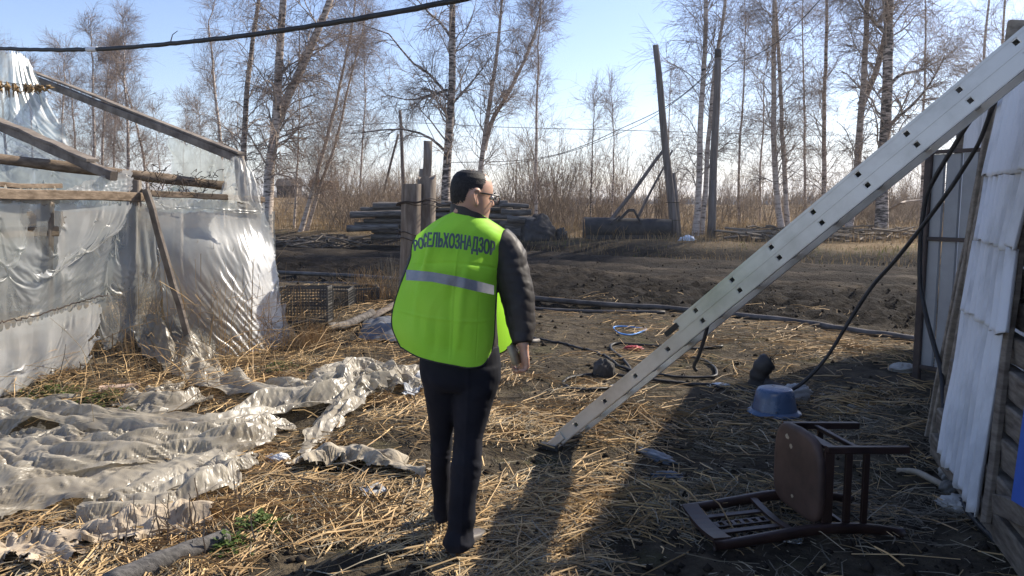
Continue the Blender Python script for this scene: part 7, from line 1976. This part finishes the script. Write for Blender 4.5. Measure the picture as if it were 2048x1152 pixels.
# grey log at the bottom left, clay pipe shard under the film
gl0, gl1 = GT(215, 1185, 0.03), GT(455, 1088, 0.03)
mbx = MB(); q = spline_even([gl0, (gl0 + gl1) / 2 + (0, 0, 0.012), gl1], 12); tubes(mbx, q, np.linspace(0.052, 0.040, 12) + 0.003 * np.sin(np.arange(12) * 1.9), 12, cap=True); mbx.build('log', mat('ash_log', (0.055, 0.052, 0.05), (0.15, 0.14, 0.13), scale=9, stretch=(3, 8, 3), rough=0.9, bump=0.25, bscale=40), label='smooth grey log among cut stalks at the bottom edge', cat='log')
M_clay = mat('clay', (0.30, 0.20, 0.15), (0.42, 0.31, 0.24), scale=9, rough=0.9)
def shard(u, v, L_, r, a0, label, rz, mt):
    c = GT(u, v, 0.0); th = np.linspace(-1.1, 1.1, 12); d = np.array([math.cos(rz), math.sin(rz), 0]); s = np.array([-d[1], d[0], 0]); mbx = MB()
    x = np.linspace(-L_ / 2, L_ / 2, 6)
    for k, rr_ in enumerate((r, r - 0.012)):
        p = np.array([[c + d * xx + s * rr_ * math.sin(t) + np.array([0, 0, rr_ * math.cos(t) - r * math.cos(1.1) + 0.01]) for t in th] for xx in x]); q = gridq(6, 12); mbx.add(p.reshape(-1, 3), q if k else q[:, ::-1])
    e = []
    for i in range(5): e += [[i * 12, (i + 1) * 12, 72 + (i + 1) * 12, 72 + i * 12], [i * 12 + 11, 72 + i * 12 + 11, 72 + (i + 1) * 12 + 11, (i + 1) * 12 + 11]]
    for j in range(11): e += [[j, 72 + j, 72 + j + 1, j + 1], [60 + j, 60 + j + 1, 132 + j + 1, 132 + j]]
    mbx.q.append(np.array(e)); mbx.qm.append(np.zeros(len(e)))
    mbx.build('clay_shard', mt, label=label, cat='shard')
shard(240, 782, 0.30, 0.085, 0, 'curved pinkish clay shard under the torn film', 0.35, M_clay)
crumpled('film_scrap', GT(128, 800), 0.13, 0.07, 0.03, M_film_thick, 'small pale film scrap beside the green weeds at the left', 'scrap', 21)
crumpled('film_scrap', GT(410, 855), 0.08, 0.05, 0.03, M_clay, 'brownish crumpled scrap just above the upper film roll', 'scrap', 22)
# rotten log and dark tarp behind the man's left arm
cable('log', [GT(655, 672, 0.05), GT(700, 662, 0.07), GT(745, 650, 0.06)], 0.055, 'dark rotten log lying in front of the crates', 'log', matl=M_log)
A_, B_ = np.meshgrid(np.linspace(0, 1, 30), np.linspace(0, 1, 40), indexing='ij')
c00, c10, c01, c11 = GT(716, 680), GT(725, 652), GT(830, 690), GT(830, 640)
pp = ((c00 * (1 - B_[..., None]) + c01 * B_[..., None]) * (1 - A_[..., None]) + (c10 * (1 - B_[..., None]) + c11 * B_[..., None]) * A_[..., None])
pp[..., 2] = terr(pp[..., 0], pp[..., 1]) + 0.02 + 0.16 * np.sin(A_ * math.pi) ** 0.7 * np.sin(np.clip(B_ * 1.2, 0, 1) * math.pi) ** 0.6 + 0.03 * crumple(pp[..., 0], pp[..., 1], A_, 5, 5, 3)
mbx = MB(); mbx.add(pp.reshape(-1, 3), gridq(30, 40)); mbx.build('tarp', mat('dark_tarp', (0.075, 0.08, 0.09), (0.15, 0.155, 0.165), scale=5, rough=0.5), label='crumpled dark grey tarp half hidden behind the man', cat='tarp')
bb0, bb1 = GT(735, 655, 0.10), GT(812, 630, 0.24)
mbx = MB(); bar(mbx, bb0, bb1, 0.12, 0.03, segs=3, wob=0.003); mbx.build('board', M_wood, label='grey board resting on the dark tarp behind the man', cat='board')
# short pipe end beside the hand
q = [GT(1050, 690, 0.03), GT(1078, 687, 0.03)]
mbx = MB(); tubes(mbx, np.array([q[0], (q[0] + q[1]) / 2, q[1]]), np.full(3, 0.03), 10, cap=True); mbx.build('pipe', M_pipe, label="short grey pipe end just behind the man's right hand", cat='pipe')

# ---- green weeds: rosettes of small lobed leaves
M_leaf = mat('weed_leaf', (0.055, 0.10, 0.016), (0.12, 0.17, 0.035), scale=9, rough=0.6, trans=0.3, island=0.3)
def weeds(u, v, n, spread, seed, label, s0=0.03):
    r = np.random.default_rng(seed); c = GT(u, v); mbx = MB()
    nn = n; x = c[0] + r.normal(0, spread, nn); y = c[1] + r.normal(0, spread * 0.8, nn); z = terr(x, y) + r.uniform(0.005, 0.09, nn) * np.exp(-((x - c[0]) ** 2 + (y - c[1]) ** 2) / (2 * spread ** 2))
    a = r.uniform(0, 2 * math.pi, nn); s = s0 * r.uniform(0.5, 1.3, nn); t = r.uniform(0.1, 0.8, nn)
    d = np.stack([np.cos(a) * np.cos(t), np.sin(a) * np.cos(t), np.sin(t)], -1); w = np.stack([-np.sin(a), np.cos(a), 0 * a], -1)
    b = np.stack([x, y, z], -1)
    v0 = b; v1 = b + d * (s * 0.45)[:, None] + w * (s * 0.33)[:, None]; v2 = b + d * s[:, None] - np.array([0, 0, 1]) * (s * 0.15)[:, None]; v3 = b + d * (s * 0.45)[:, None] - w * (s * 0.33)[:, None]
    o = (np.arange(nn) * 4)[:, None]; mbx.add(np.stack([v0, v1, v2, v3], 1).reshape(-1, 3), np.concatenate([o, o + 1, o + 2, o + 3], 1))
    st = np.stack([np.stack([x * 0 + c[0] + (x - c[0]) * 0.7, c[1] + (y - c[1]) * 0.7, terr(x, y)], -1), b], 1); tubes(mbx, st, np.full((nn, 2), 0.0012), 3)
    mbx.build('green_weeds', M_leaf, kind='stuff', label=label, cat='weeds', smooth=False)
weeds(520, 1062, 420, 0.085, 1, 'fresh green weeds left of the man near the bottom')
weeds(458, 1105, 260, 0.06, 2, 'green weeds at the end of the grey log')
weeds(110, 795, 300, 0.16, 3, 'green weeds under the torn film at the left')
weeds(220, 800, 200, 0.14, 4, 'green weeds around the clay shard')
weeds(565, 738, 160, 0.12, 5, 'few green weeds in front of the bright film')
weeds(250, 838, 120, 0.08, 6, 'few green weeds above the upper film roll')

# ================================================================ thin spring haze
hz_m = bpy.data.materials.new('haze_air'); hz_m.use_nodes = True
_n = hz_m.node_tree; _n.nodes.remove(_n.nodes['Principled BSDF'])
_v = _n.nodes.new('ShaderNodeVolumePrincipled'); _v.inputs['Color'].default_value = (0.93, 0.95, 1.0, 1); _v.inputs['Density'].default_value = 0.0006; _v.inputs['Anisotropy'].default_value = 0.55
_n.links.new(_v.outputs[0], _n.nodes['Material Output'].inputs['Volume'])
hb = MB(); box(hb, (0, 540, 11.5), (1300, 0, 0), (0, 580, 0), (0, 0, 13.5)); hb.build('haze', hz_m, smooth=False, kind='stuff', label='thin pale haze in the air', cat='haze')
